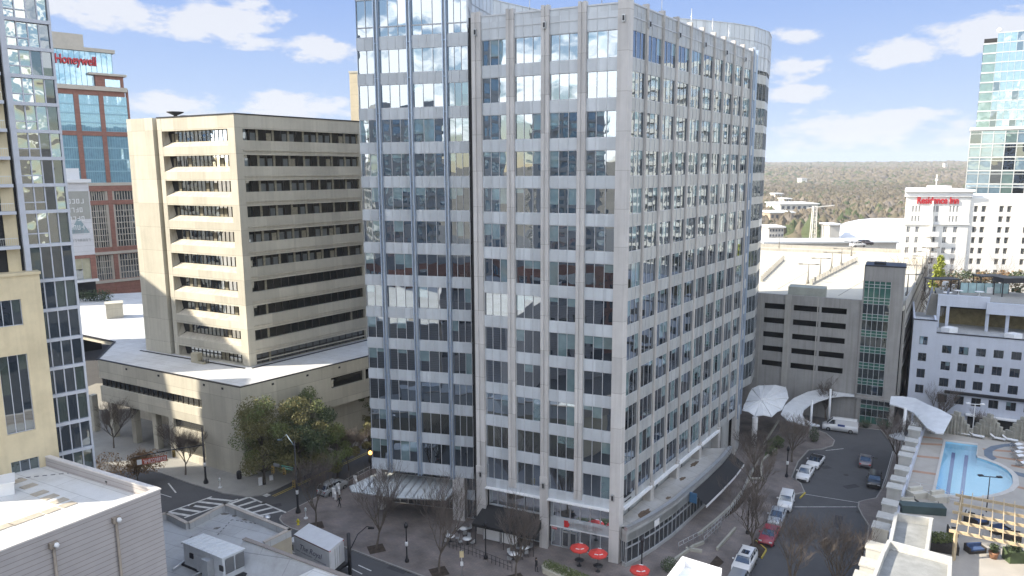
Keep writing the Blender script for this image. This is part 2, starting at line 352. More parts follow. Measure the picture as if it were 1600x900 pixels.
# spandrels + window sets
wins = Wins([M_mull]+TG)
def bays(fr, edges, n, warm, ds=-.13, dg=-.27):
    sp = MB()
    L0, L1 = edges[0][0], edges[-1][1]
    tops = ROWS
    bands = [(tops[0]+.0, 61.0)] + [(tops[k+1], tops[k]-WH) for k in range(12)] + [(tops[12]-WH-.95, tops[12]-WH)]
    for z0, z1 in bands:
        for (a, b) in edges:
            sp.fb(fr, a-.02, b+.02, -DEP, ds, z0, z1, 0)
            w = (b-a)/n
            for k in range(1, n): sp.fb(fr, a+k*w-.025, a+k*w+.025, ds, ds+.04, z0+.002, z1-.002, 1)
        if z1 > 60:
            for (a, b) in edges: sp.fb(fr, a-.02, b+.02, ds+.001, ds+.06, 59.62, 59.72, 1); sp.fb(fr, a-.02, b+.02, -DEP-.02, ds+.07, 60.9, 61.06, 1)
    part(tower, 'spandrel', sp, [M_span_w if warm else M_span, M_mull])
    for t in tops:
        for (a, b) in edges:
            mb = MB(); pane_window(mb, fr, a, b, dg, t-WH, t, n, blind=.42, mh=.05 if warm else .07, tilt=.002 if warm else .004)
            wins.add(mb, seen(fr.pt(a, 0, t), fr.n)*(b-a))
GP = [(-.42, 1.15), (4.48, 5.38), (8.6, 9.5), (12.68, 13.58), (16.66, 17.8)]
GE = [(GP[i][1], GP[i+1][0]) for i in range(4)]
bays(FG, GE, 3, False)
RC = [4.22, 8.28, 12.18, 16.2, 20.08, 23.98, 27.66, 31.52, 35.3, 39.1]
RP = [(-.42+.02, .8)] + [(c-.21, c+.21) for c in RC]
RE = [(RP[i][1], RP[i+1][0]) for i in range(10)]
bays(FR, RE, 3, True, -.03, -.11)
for i, (a, b) in enumerate(GP):
    p = MB(); z0 = 0 if i in (0, 2, 4) else 6.95
    if i == 0:
        p.prism([FG.pt(-.0, .1, 0), FG.pt(1.15, .1, 0), FG.pt(1.15, -.5, 0), FG.pt(.5, -.5, 0), FR.pt(.8, -.5, 0), FR.pt(.8, .1, 0)], 0, 61.5, 0)
        part(tower, 'pillar', p, [M_pillar], 'wide corner pillar between the two faces'); continue
    c = (a+b)/2
    # two shafts with a recessed joint, capped
    p.fb(FG, a, c-.09, -.5, .16, z0, 61.45, 0); p.fb(FG, c+.09, b, -.5, .16, z0, 61.45, 0); p.fb(FG, c-.089, c+.089, -.5, .06, z0, 61.38, 0)
    p.fb(FG, a-.05, b+.05, .02, .24, z0, 9.0, 0) if z0 == 0 else None
    part(tower, 'pillar', p, [M_pillar])
for i, (a, b) in enumerate(RP[1:]):
    p = MB(); c = (a+b)/2
    p.fb(FR, a, c-.05, -.5, .13, 6.95 if i < 9 else 0, 61.45, 0); p.fb(FR, c+.05, b, -.5, .13, 6.95 if i < 9 else 0, 61.45, 0); p.fb(FR, c-.049, c+.049, -.5, .06, 7.0, 61.4, 0)
    if i % 2 == 1 and i < 9: p.fb(FR, a-.25, b+.25, -1.0, .2, 0, 6.9, 0)
    part(tower, 'pillar', p, [M_pillar2])
# small lamps on the pillars
def wall_lamp(par, fr, s, d, z):
    m = MB(); m.fb(fr, s-.14, s+.14, d, d+.22, z-.35, z+.35, 0); m.fb(fr, s-.09, s+.09, d+.22, d+.3, z-.25, z+.25, 1)
    part(par, 'wall_lamp', m, [M_alu, M_iron])
for s, z in ((17.2, 59.3), (9.05, 59.4), (.5, 59.4), (17.2, 8.0), (9.05, 8.0), (.75, 8.0)): wall_lamp(tower, FG, s, .17 if s > 2 else .11, z)
for s in (4.22, 12.18, 20.08, 27.66, 35.3): wall_lamp(tower, FR, s, .14, 59.4)
# antennas on the parapet
for f_, s, h_ in ((FG, 3, 1.8), (FG, 11, 1.8), (FR, 8.5, 2.2), (FR, 17, 2.2), (FR, 24, 2.2), (FR, 30, 2.2)):
    an = MB(); an.tube([f_.pt(s, -.35, 60.5), f_.pt(s, -.35, 61+h_)], .05, 5); part(tower, 'lightning_rod', an, [M_alu])
# ---- left glass wing
FW = Fr((-18.30, 89.65), 104.5, 1)
WF = [0, 2.55, 6.68, 11.05, 13.8]
wing = MB()
crown = [FW.pt(0, -DEP-.05, 0), FW.pt(13.75, -DEP-.05, 0), Vector((-5, 95, 0)), Vector((-2.4, 102.8, 0)), Vector((3.6, 108.9, 0)), Vector((13, 112.8, 0)), Vector((24.1, 115.1, 0)), Vector((30, 117.2, 0)), Vector((35.3, 119.7, 0)), Vector((39.4, 122.6, 0)), Vector((43.2, 127, 0)), Vector((45.4, 132, 0)), Vector((45, 138, 0))]
arcR = []
# right hand curved end: starts at the last flat bay and turns left
p = FR.pt(39.55, 0, 0); hd = 35.6; arcR.append(p.copy())
for k in range(12):
    hd -= 5.2 if k < 9 else 11
    p = p + Vector((math.sin(math.radians(hd)), math.cos(math.radians(hd)), 0))*1.35; arcR.append(p.copy())
back = [Vector((33, 135, 0)), Vector((8, 130, 0)), Vector((-14, 112, 0))]
wing.prism(crown + back, 6.2, 66.2, 0, 1)
lowarc = MB(); lowarc.prism([Vector((24, 116, 0)), arcR[0]-FR.n*.5] + [q - Vector((.35, 0, 0)) for q in arcR[1:]] + [Vector((30, 132, 0))], 0, 60.4, 0, 1); part(tower, 'core_wall', lowarc, [M_dark, M_roofg])
part(tower, 'wing_core_wall', wing, [M_dark, M_roofg])
wsp = MB()
WROWS = [(ROWS[0]-4.02*k, ROWS[0]-4.02*k-WH) for k in range(13)]
bands = [(64.1, 67.0), (58.4, 59.85)] + [(ROWS[k+1], ROWS[k]-WH) for k in range(12)] + [(6.0, ROWS[12]-WH)]
WG_ = Wins([M_mull]+WG)
for z0, z1 in bands:
    wsp.fb(FW, 0, 13.8, -DEP, -.1, z0, z1, 0)
    for s in [x*.98 for x in range(1, 14)]: wsp.fb(FW, s-.025, s+.025, -.1, -.05, z0+.003, z1-.003, 1)
part(tower, 'spandrel', wsp, [M_span, M_mull])
for i in range(4):
    a, b = WF[i]+(.22 if i else 0), WF[i+1]-(.22 if i < 3 else 0)
    n = 2 if i in (0,) else 3
    for t, bt in WROWS:
        mb = MB(); pane_window(mb, FW, a, b, -.2, bt, t, n, blind=.3, tilt=.006); wins.add(mb, seen(FW.pt(a, 0, t), FW.n)*(b-a))
    mb = MB(); pane_window(mb, FW, a, b, -.2, 61.0, 64.1, n, blind=.0, tilt=.006); wins.add(mb, 1)
    mb = MB(); pane_window(mb, FW, a, b, -.2, 59.85, 60.98, n, blind=.0, tilt=.006); wins.add(mb, 1)
for s in WF[1:4]:
    f = MB()
    for o in (-.2, .2):
        f.fb(FW, s+o-.05, s+o+.05, -.2, .30, 5.8, 67.3, 0)
    f.fb(FW, s-.15, s+.15, -.3, .0, 5.9, 67.0, 1)
    for z, _ in WROWS: f.fb(FW, s-.3, s+.3, .02, .2, z+.62, z+.72, 0)
    part(tower, 'fin', f, [M_mullb, M_span])
# return walls of the crown, seen over the parapet
def curved_band(mb, pts, z0, z1, th, m, pan=None, pm=1, side=-1):
    for a, b in zip(pts[:-1], pts[1:]):
        fr = Fr(a, math.degrees(math.atan2(b.x-a.x, b.y-a.y)), side); L = (b-a).length
        mb.fb(fr, 0, L, -.02, th, z0, z1, m)
        if pan:
            k = max(1, round(L/pan))
            for j in range(k): mb.fb(fr, j*L/k-.03, j*L/k+.03, th, th+.05, z0, z1-.001, pm)
cw = MB()
curved_band(cw, [FW.pt(13.75, 0, 0)]+crown[2:], 60.45, 67.0, .12, 0, 1.4, 1, 1)
for z in (62.6, 64.8, 66.95): curved_band(cw, [FW.pt(13.75, 0, 0)]+crown[2:], z, z+.1, .2, 1, None, 1, 1)
part(tower, 'crown_screen', cw, [M_span, M_mull])
strip = MB(); strip.fb(FG, 17.85, 18.3, -4.5, -.25, 0, 61, 0); part(tower, 'dark_joint', strip, [M_dark])
slot = MB()
for t in ROWS: 
    slot.face([FG.pt(17.83, -.25, t-WH), FG.pt(18.32, -.6, t-WH), FG.pt(18.32, -.6, t), FG.pt(17.83, -.25, t)], 0)
# left end of the wing turning back
lw = MB()
p = FW.pt(0, 0, 0); hd = -4; le = [p.copy()]
for k in range(4):
    hd += 3; p = p + Vector((math.sin(math.radians(hd)), math.cos(math.radians(hd)), 0))*3.5; le.append(p.copy())
le.append(Vector((-16, 112, 0)))
for z0, z1 in bands: curved_band(lw, le, z0, z1, .05, 0, None, 1, -1)
part(tower, 'spandrel', lw, [M_span])
lg = MB()
for t, bt in WROWS+[(64.1, 59.85)]: curved_band(lg, le, bt, t, .0, 0, None, 1, -1)
part(tower, 'side_glazing', lg, [G_wing])
# right curved end
rs = MB()
for z0, z1 in [(58.45, 61.0)]+bands[2:-1]+[(.3, 7.45)]: curved_band(rs, arcR, z0, z1, .03, 0, None, 1, 1)
part(tower, 'spandrel', rs, [M_span_w])
ringR = crown[-5:]
rr_ = MB()
for z0, z1 in bands: curved_band(rr_, ringR, z0, z1, .03, 0, None, 1, 1)
part(tower, 'spandrel', rr_, [M_span_w])
rg_ = MB()
for t, bt in WROWS+[(64.1, 59.85)]: curved_band(rg_, ringR, bt, t, .0, 0, 1.4, 1, 1)
part(tower, 'side_glazing', rg_, [glass('ring_glass', (.20, .26, .30), .4, wave=.016), M_mull])
for j, (a, b) in enumerate(zip(arcR[:-1], arcR[1:])):
    fr = Fr(a, math.degrees(math.atan2(b.x-a.x, b.y-a.y)), 1); L = (b-a).length
    for t, bt in WROWS:
        mb = MB(); pane_window(mb, fr, 0, L, -.06, bt, t, 1, blind=.3, tilt=.01); wins.add(mb, seen(a, fr.n)*L)
    if j % 2 == 0:
        f = MB(); f.fb(fr, -.06, .06, -.1, .25, 5.8, 61.6, 0); part(tower, 'fin', f, [M_mullb])
wins.done(tower)
# ---- street level of the grid face
gl = MB()
base_g = MB()
for a, b in ((1.2, 8.55), (9.55, 16.6)):
    base_g.fb(FG, a-.02, b+.02, -DEP-.5, -.12, 6.35, 6.95, 0)
    base_g.fb(FG, a-.05, b+.05, -.12, .38, 6.28, 6.42, 1)
    base_g.fb(FG, a, b, -1.1, -.7, 2.75, 3.9, 0)
    base_g.fb(FG, a, b, -.7, -.55, 2.7, 2.8, 1)
part(tower, 'lintel', base_g, [M_span, M_white])
for a, b in ((1.2, 8.55), (9.55, 16.6)):
    m = MB(); pane_window(m, FG, a, b, -.8, 3.9, 6.35, 6, blind=0, mw=.08); part(tower, 'clerestory_window', m, [M_mull]+TG)
    m = MB(); pane_window(m, FG, a, b, -.95, .12, 2.75, 6, blind=0, mw=.09); part(tower, 'shop_window', m, [M_mull]+TG)
m = MB()
for k, s in enumerate((6.2, 5.25)):
    m.fb(FG, s, s+.9, -.86, -.78, .13, 2.3, 0); m.fb(FG, s+.14, s+.76, -.77, -.75, .45, 2.1, 1)
part(tower, 'entrance_door', m, [M_alu, G_dark])
# sign over the shop: red emblem and pale raised letters
def strokes(mb, fr, s0, s1, d, z0, z1, n, m=0, th=.04):
    # raised letters too small to read in the photograph: upright strokes with short arms
    w = (s1-s0)/n
    for k in range(n):
        a = s0+k*w
        mb.fb(fr, a+w*.12, a+w*.3, d, d+th, z0, z1, m)
        for q in rnd.sample([.0, .45, .86], rnd.choice((1, 2, 2))): mb.fb(fr, a+w*.301, a+w*.8, d, d+th, z0+(z1-z0)*q, z0+(z1-z0)*(q+.14), m)
        if rnd.random() < .5: mb.fb(fr, a+w*.62, a+w*.8, d, d+th+.002, z0+.02, z1-.02, m)
m = MB(); strokes(m, FG, 2.1, 6.0, -.55, 3.2, 3.72, 7); strokes(m, FG, 2.6, 5.2, -.55, 2.88, 3.08, 12); part(tower, 'shop_lettering', m, [M_alu])
em = MB(); M_red = plain('sign_red', (.55, .03, .03), .5)
em.fb(FG, 6.25, 6.75, -.55, -.5, 2.95, 3.75, 0); em.fb(FG, 6.1, 6.25, -.55, -.5, 3.1, 3.5, 0)
part(tower, 'shop_emblem', em, [M_red])
os_ = MB(); os_.fb(FG, 7.7, 8.35, -.74, -.66, 2.35, 2.7, 0); part(tower, 'open_sign', os_, [M_red])
put_text(tower, 'OPEN', .24, FG, 8.02, -.65, 2.43, M_white, .01, name='open_lettering')
# black awning with white wall panel below
aw = MB()
A0, A1 = 9.4, 17.0
p = [FG.pt(A0, -.5, 3.9), FG.pt(A1, -.5, 3.9), FG.pt(A1+.3, 2.6, 2.7), FG.pt(A0-.2, 2.6, 2.7)]
aw.face(p, 0); aw.face([q-Vector((0, 0, .06)) for q in reversed(p)], 0)
aw.face([p[3], p[2], p[2]-Vector((0, 0, .35)), p[3]-Vector((0, 0, .35))], 0)
aw.face([p[1], p[2], p[2]-Vector((0, 0, .35)), FG.pt(A1, -.5, 2.6)], 0); aw.face([p[0], FG.pt(A0, -.5, 2.6), p[3]-Vector((0, 0, .35)), p[3]], 0)
awn = part(tower, 'awning', aw, [M_black])
m = MB()
for s in (9.4, 13.2, 16.9): m.tube([FG.pt(s, 2.5, .12), FG.pt(s, 2.5, 2.4)], .04, 6)
part(tower, 'awning_post', m, [M_iron])
m = MB(); m.fb(FG, 14.3, 16.4, 1.2, 1.26, .3, 2.5, 0); m.fb(FG, 12.0, 14.0, 1.2, 1.26, .3, 2.5, 0); m.fb(FG, 16.4, 16.5, 1.15, 1.3, .12, 2.6, 1); m.fb(FG, 14.05, 14.25, 1.15, 1.3, .12, 2.6, 1)
part(tower, 'patio_screen', m, [M_white, M_alu])
# ---- ground floor of the wing, and the glass canopy over its entrance
m = MB(); m.fb(FW, 1.0, 11.9, -3.5, -3.2, .12, 6.0, 0); part(tower, 'lobby_wall', m, [M_dark])
m = MB(); pane_window(m, FW, 1.2, 11.8, -3.1, .12, 3.0, 9, blind=0); part(tower, 'lobby_window', m, [M_mull]+TG)
m = MB(); pane_window(m, FW, 1.2, 11.8, -3.0, 3.6, 6.0, 9, blind=0); part(tower, 'lobby_window', m, [M_mull]+TG)
m = MB(); m.fb(FW, 10.9, 12.5, -1.6, -.2, .0, 5.98, 0); part(tower, 'pillar', m, [M_pillar])
m = MB(); m.fb(FW, .2, 1.0, -1.6, -.6, .0, 5.98, 0); part(tower, 'pillar', m, [M_pillar])
m = MB(); pane_window(m, FW, 12.5, 14.1, -1.2, 3.9, 5.98, 2, blind=0); pane_window(m, FW, 12.5, 14.1, -1.2, .12, 2.7, 2, blind=0); m.fb(FW, 12.5, 14.1, -1.4, -1.2, 2.7, 3.9, 4)
part(tower, 'side_entrance', m, [M_mull]+TG+[M_span])
M_canopy = mat('frosted_canopy_glass', (.58, .62, .64), .18, .08, 1.2, spec=.8)
cn = MB()
c0 = [FW.pt(-.3, -2.8, 4.35), FW.pt(11.5, -2.8, 4.35), FW.pt(10.9, 2.2, 3.9), FW.pt(5, 3.0, 3.85), FW.pt(-1.6, 2.9, 3.9), FW.pt(-2.6, 1.6, 3.95)]
cn.face(c0, 0); cn.face([q-Vector((0, 0, .06)) for q in reversed(c0)], 0)
part(tower, 'canopy_glass', cn, [M_canopy])
cb = MB()
for k in range(13):
    s = -.1+k*.95; cb.bar(FW.pt(s, -2.8, 4.42), FW.pt(s-.12*(6-k)*.3, 2.6, 3.99), .06, .09)
for q, r in zip(c0, c0[1:]+c0[:1]): cb.bar(q, r, .1, .12)
part(tower, 'canopy_frame', cb, [M_alu])
# ---- curved retail podium on the right face
pod = thing('retail_podium', 'low curved shop podium with a pale roof wrapped round the foot of the tower', 'shop building', (20, 84, 0))
edge_px = [(979, 824), (1000, 814), (1026, 799), (1053, 781), (1082, 757), (1106, 736), (1128, 715), (1143, 697)]
pe = [at(u, v, 4.95) for u, v in edge_px]
pe = [Vector((q.x, q.y, 0)) for q in pe]
pe0 = FR.pt(.0, .25, 0)
inner = [FR.pt(28.0, -.8, 0), FR.pt(.9, -.8, 0)]
pm = MB(); pm.prism([pe0]+pe+inner, 3.2, 4.6, 0, 1)
part(pod, 'roof_slab', pm, [M_span_w, roofmat('podium_membrane', (.47, .46, .44), (.55, .5, .42), 55, 2.4)])
lip = MB()
ring = [pe0]+pe
def outward(pts, k):
    a = pts[max(0, k-1)]; b = pts[min(len(pts)-1, k+1)]; d = (b-a).normalized(); return Vector((d.y, -d.x, 0))
offs = lambda pts, o: [q + outward(pts, k)*o for k, q in enumerate(pts)]
o1, o0 = offs(pe, .12), offs(pe, -.35)
for k in range(len(pe)-1):
    lip.prism([o0[k], o0[k+1], o1[k+1], o1[k]], 4.6, 4.95, 0)
part(pod, 'parapet', lip, [M_alu])
fc = MB(); o2 = offs(pe, -.05)
for z0, z1, of in ((4.1, 4.6, .05), (3.1, 4.05, .0)):
    oo = offs(pe, of); oi = offs(pe, -.6)
    for k in range(len(pe)-1): fc.prism([oi[k], oi[k+1], oo[k+1], oo[k]], z0, z1, 0)
fc2 = MB()
for k in range(len(pe)-1):
    fc2.prism([oi[k], oi[k+1], offs(pe, -.03)[k+1], offs(pe, -.03)[k]], .1, .5, 0)
part(pod, 'base_wall', fc2, [M_span_w])
fr0 = Fr(pe0, math.degrees(math.atan2(pe[0].x-pe0.x, pe[0].y-pe0.y)), 1); L0 = (pe[0]-pe0).length
fc.fb(fr0, 0, L0, -.3, 0, 3.1, 4.6, 0)
part(pod, 'fascia', fc, [M_span_w])
M_shop = glass('shop_glass', (.02, .022, .022), .1, wave=.005)
for k in range(5):
    a, b = pe[k], pe[k+1]; fr = Fr(a, math.degrees(math.atan2(b.x-a.x, b.y-a.y)), 1); L = (b-a).length
    m = MB(); n = max(2, round(L/1.1))
    pane_window(m, fr, 0, L, -.18, .5, 2.3, n, blind=0, gm=(1, 1, 1)); pane_window(m, fr, 0, L, -.18, 2.35, 3.1, n, blind=0, gm=(1, 1, 1))
    part(pod, 'shop_window', m, [M_mull, M_shop])
m = MB(); pane_window(m, fr0, 0, L0, -.18, .5, 3.1, 3, blind=0, gm=(1, 1, 1)); part(pod, 'shop_window', m, [M_mull, M_shop])
k = 5; m = MB()
for k in (5, 6): m.prism([offs(pe, -.6)[k], offs(pe, -.6)[k+1], offs(pe, -.06)[k+1], offs(pe, -.06)[k]], .1, 3.1, 0)
part(pod, 'end_wall', m, [M_pillar])
# awning with a white valance and metal edge
aw = MB(); ks = [4, 5, 6]
o3, o4 = offs(pe, .02), offs(pe, 1.9)
for k in ks:
    q = [o3[k]+Vector((0, 0, 3.9)), o3[k+1]+Vector((0, 0, 3.9)), o4[k+1]+Vector((0, 0, 2.7)), o4[k]+Vector((0, 0, 2.7))]
    aw.face(q, 0); aw.face([x-Vector((0, 0, .05)) for x in reversed(q)], 0)
    aw.face([q[3], q[2], q[2]-Vector((0, 0, .4)), q[3]-Vector((0, 0, .4))], 1)
part(pod, 'awning', aw, [M_black, M_white])
m = MB(); fr = Fr(pe[4], math.degrees(math.atan2(pe[5].x-pe[4].x, pe[5].y-pe[4].y)), 1); m.fb(fr, -1.0, -.85, .05, 1.0, 3.0, 4.3, 0); part(pod, 'blade_sign', m, [plain('sign_blue', (.05, .14, .26), .4)])
m = MB(); fr3 = Fr(pe[2], math.degrees(math.atan2(pe[3].x-pe[2].x, pe[3].y-pe[2].y)), 1); m.fb(fr3, -.6, .5, .06, .12, 3.2, 4.0, 0); part(pod, 'sign_panel', m, [M_white])
# rust/leaf debris marks on the roof as flat mats of leaves
M_leaf = mat('dead_leaves', (.13, .09, .06), 1, .3, 4)
for (u, v, a, b) in ((1007, 802, 1.3, .5), (1085, 725, 1.2, .35), (1066, 748, .7, .3), (1044, 778, .5, .25)):
    q = at(u, v, 4.604); m = MB(); pts = []
    for k in range(18):
        t = k*2*math.pi/18; r = 1+rnd.uniform(-.25, .25); pts.append(q+FR.u*(a*math.cos(t)*r)+FR.n*(b*math.sin(t)*r))
    m.face(pts, 0)
    part(pod, 'leaf_litter', m, [M_leaf])
# small yellow sign and mid-level ledges at the corner
m = MB()
for k in (0, 2, 4, 6): m.fb(FR, RE[k][0], RE[min(k+1, 9)][1], -.13, .32, 6.3, 6.6, 0)
part(tower, 'ledge', m, [M_white])
m = MB()
for a, b in RE: m.fb(FR, a, b, -1.2, -.9, .2, 6.3, 0)
part(tower, 'base_wall', m, [M_span_w])
m = MB(); M_yel = plain('sign_yellow', (.75, .55, .02), .5)
m.fb(FR, 1.3, 2.9, -.08, .04, 7.0, 7.12, 1); m.fb(FR, 1.3, 2.9, -.08, .05, 7.55, 7.65, 1)
part(tower, 'corner_sign_frame', m, [M_yel, M_black])
m = MB(); strokes(m, FR, 1.35, 2.9, -.1, 7.16, 7.5, 5); part(tower, 'corner_lettering', m, [M_yel])
# ================================================================== concrete office building
OT = (-41.8, 112.1); OZ = 52.9
OL = Fr(OT, -62, -1); OR = Fr(OT, 37.5, 1)
off = thing('concrete_office_building', 'tan concrete office block with recessed ribbon windows standing on a low podium', 'office building', (-45, 125, 0))
OROWS = [50.8-3.935*k for k in range(10)]; OWH = 1.72
GO_ = glass('office_glass', (.018, .018, .016), .10, tint=(.9, .9, .85)); GOb = mat('office_blind', (.26, .235, .17), .8, .2, 3); GOg = glass('office_glass_grey', (.16, .17, .16), .2)
OG = [plain('bronze_mullion', (.05, .042, .034), .85, 0), GO_, GOb, GOg]
m = MB(); m.prism([OL.pt(1.3, -1.6, 0), OL.pt(25, -1.0, 0), OL.pt(25, -24, 0), OR.pt(24.3, -26, 0), OR.pt(24.3, -.9, 0), OR.pt(1.3, -.9, 0)], 13.7, OZ-.4, 0, 1)
part(off, 'core_wall', m, [M_dark, M_roofg])
# left face: frame, bands with splayed sills
m = MB()
zs = [OZ] + [z for t in OROWS for z in (t, t-OWH)] + [13.67]
for k in range(0, len(zs), 2): m.fb(OL, 1.55, 16.7, -1.5, 0, zs[k+1], zs[k]-(0 if k == 0 else .8), 0) if k < len(zs)-1 else None
for k, t in enumerate(OROWS):          # sloping sill under each window, splayed at both ends
    z1 = t-OWH; a, b = 1.55, 16.7
    P = lambda s, d, z: OL.pt(s, d, z)
    m.face([P(b, 0, z1-.8), P(b-.9, -1.1, z1), P(a+.6, -1.1, z1), P(a, 0, z1-.8)], 1)
    m.face([P(b, 0, z1-.8), P(b, -1.1, z1-.8), P(b-.9, -1.1, z1)], 1); m.face([P(a, 0, z1-.8), P(a+.6, -1.1, z1), P(a, -1.1, z1-.8)], 1)
    for sg_, s_ in ((1, a), (-1, b)): m.face([P(s_, 0, z1-.8), P(s_, 0, t), P(s_+sg_*.02, -1.1, t), P(s_+sg_*.55, -1.1, z1)], 1)
m.fb(OL, -.0, 1.55, -1.5, .02, 13.67, OZ+.01, 0); m.fb(OL, 16.7, 17.7, -1.5, .02, 13.67, OZ+.01, 0)
part(off, 'left_wall', m, [M_conc, M_conc_d])
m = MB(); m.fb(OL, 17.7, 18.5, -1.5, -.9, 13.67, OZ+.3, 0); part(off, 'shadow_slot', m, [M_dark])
m = MB(); m.fb(OL, 18.5, 25.0, -8, .25, 13.67, OZ+.1, 0); part(off, 'stair_wall', m, [M_conc])
m = MB()
for k in range(0, len(zs), 2):
    m.fb(OR, 1.2, 24.4, -.9, 0, zs[k+1], zs[k], 0)
m.fb(OR, .0, 1.2, -.9, .02, 13.67, OZ+.012, 0); m.fb(OR, 24.2, 25.2, -.9, .02, 13.67, OZ+.012, 0)
part(off, 'right_wall', m, [M_conc])
for k in range(len(OROWS)):            # a slim proud lip along each band of the right face
    pass
m = MB()
for k in range(0, len(zs), 2): m.fb(OR, 1.25, 24.15, .0, .14, zs[k+1]+.6, zs[k+1]+.75, 0) if k else None
part(off, 'drip_ledge', m, [M_conc_d])
m = MB(); m.fb(OL, -.1, 17.7, -.4, .1, OZ+.01, OZ+.18, 0); m.fb(OR, -.1, 25.2, -.4, .1, OZ+.012, OZ+.185, 0); part(off, 'coping', m, [M_iron])
for r, t in enumerate(OROWS):
    mb = MB(); n = 15; a, b = 2.2, 16.2
    for k in range(n):
        s0, s1 = a+(b-a)*k/n, a+(b-a)*(k+1)/n; q = 2 if rnd.random() < .12 else 1
        g = 3 if (r == 0 and k < 7) else (2 if rnd.random() < .15 else 1)
        hb = rnd.choice((.3, .6, 1.2)) if g == 2 else 0
        mb.face([OL.pt(s0, -1.25, t-OWH), OL.pt(s1, -1.25, t-OWH), OL.pt(s1, -1.25, t), OL.pt(s0, -1.25, t)], 1 if g != 3 else 3)
        if g == 2: mb.face([OL.pt(s0+.1, -1.23, t-OWH), OL.pt(s1-.1, -1.23, t-OWH), OL.pt(s1-.1, -1.23, t-.35), OL.pt(s0+.1, -1.23, t-.35)], 2)
        mb.fb(OL, s0-.035, s0+.035, -1.22, -1.16, t-OWH, t, 0)
    part(off, 'ribbon_window', mb, OG)
    mb = MB(); n = 16; a, b = 1.2, 24.2
    lowrow = r >= 6
    for k in range(n):
        s0, s1 = a+(b-a)*k/n, a+(b-a)*(k+1)/n
        mb.face([OR.pt(s0, -.5, t-OWH), OR.pt(s1, -.5, t-OWH), OR.pt(s1, -.5, t), OR.pt(s0, -.5, t)], 1)
        mb.fb(OR, s0-.04, s0+.04, -.49, -.42, t-OWH, t, 0)
        pier = (k % 2 == 1) if not lowrow else (k == 1 or rnd.random() < .05)
        if pier: mb.fb(OR, s1-.22, s1+.16, -.48, -.4, t-OWH, t, 2)
        if not lowrow and rnd.random() < .5: mb.face([OR.pt(s0+.2, -.47, t-OWH), OR.pt(s1-.35, -.47, t-OWH), OR.pt(s1-.35, -.47, t-.5), OR.pt(s0+.2, -.47, t-.5)], 2 if rnd.random() < .22 else 3)
    part(off, 'ribbon_window', mb, OG)
m = MB(); c = OL.pt(17.2, -3.2, OZ-.4)     # dish on the roof
m.lathe(c, [(.4, 0), (.3, 1.0)], 8); m.lathe(c+Vector((0, 0, 1)), [(.2, 0), (1.3, .5), (1.35, .62), (.1, .25)], 14)
m.lathe(c+Vector((1.6, .9, .4)), [(.05, 0), (1.1, .55), (1.15, .65), (.1, .3)], 12); m.tube([c+Vector((1.6, .9, 0)), c+Vector((1.6, .9, .6))], .15)
part(off, 'roof_dish', m, [M_iron])
# podium, its own building volume
PZ = 13.67
podo = thing('office_podium', 'low concrete podium with a white roof and open columns along the street', 'building', (-45, 110, 0))
Pk = [at(375, 606, PZ), at(153, 562, PZ), at(181, 534, PZ), at(128, 523, PZ), at(60, 520, PZ), at(110, 462, PZ), at(250, 455, PZ), at(620, 500, PZ), at(640, 541, PZ)]
m = MB(); m.prism(Pk, PZ-.9, PZ-.06, 0, 1)
part(podo, 'roof_slab', m, [M_conc, M_roofw])
O0 = Vector((Pk[0].x, Pk[0].y)); PL = Fr(O0, math.degrees(math.atan2(Pk[1].x-Pk[0].x, Pk[1].y-Pk[0].y)), -1); PLn = (Pk[1]-Pk[0]).length
PR = Fr(O0, math.degrees(math.atan2(Pk[8].x-Pk[0].x, Pk[8].y-Pk[0].y)), 1); PRn = (Pk[8]-Pk[0]).length
m = MB()
m.fb(PL, -.0, PLn, -.5, .03, 10.6, PZ, 0); m.fb(PL, 0, 8.5, -.5, .03, 0, 10.6, 0)
m.fb(PL, 8.5, PLn, -.5, .03, 6.6, 9.2, 0); m.fb(PL, 17, PLn, -2.5, -.5, 6.6, 7.0, 0)
m.fb(PL, 8.5, 15.5, -.5, .03, 3.7, 5.2, 0); m.fb(PL, 8.5, 15.5, -.5, .03, 0, 1.2, 0); m.fb(PL, 15.5, 16.6, -.8, .04, 0, 6.6, 0)
part(podo, 'street_wall', m, [M_conc])
m = MB(); m.fb(PL, 8.5, PLn, -.9, -.4, 9.2, 10.6, 0); m.fb(PL, 8.5, 15.5, -.9, -.4, 5.2, 6.6, 0); m.fb(PL, 8.5, 15.5, -.9, -.4, 1.2, 3.7, 0)
for s in [8.5+1.2*k for k in range(int((PLn-8.5)/1.2))]: m.fb(PL, s, s+.1, -.39, -.3, 9.2, 10.6, 1)
part(podo, 'ribbon_window', m, [GO_, OG[0]])
m = MB(); m.fb(PL, 16.6, PLn+6, -12, -9, 0, 9, 0); part(podo, 'recessed_wall', m, [M_conc_d])
for s in (21.5, 27.0, 33, 38.5):
    m = MB(); m.fb(PL, s-.5, s+.5, -1.8, -.8, 0, 6.6, 0); part(podo, 'column', m, [M_conc])
m = MB()
m.fb(PR, 0, PRn, -.5, .03, 11.6, PZ, 0); m.fb(PR, 0, 15.5, -.5, .03, 0, 11.6, 0); m.fb(PR, 15.5, PRn, -.5, .03, 6.8, 9.8, 0); m.fb(PR, 22.0, 22.4, -.5, .03, 9.8, 11.6, 0); m.fb(PR, 15.5, PRn, -2.5, -2.0, 0, 6.8, 0)
part(podo, 'side_wall', m, [M_conc])
m = MB(); m.fb(PR, 15.5, PRn, -.9, -.4, 9.8, 11.6, 0); part(podo, 'ribbon_window', m, [GO_])
m = MB(); ctr = at(375, 606, PZ)
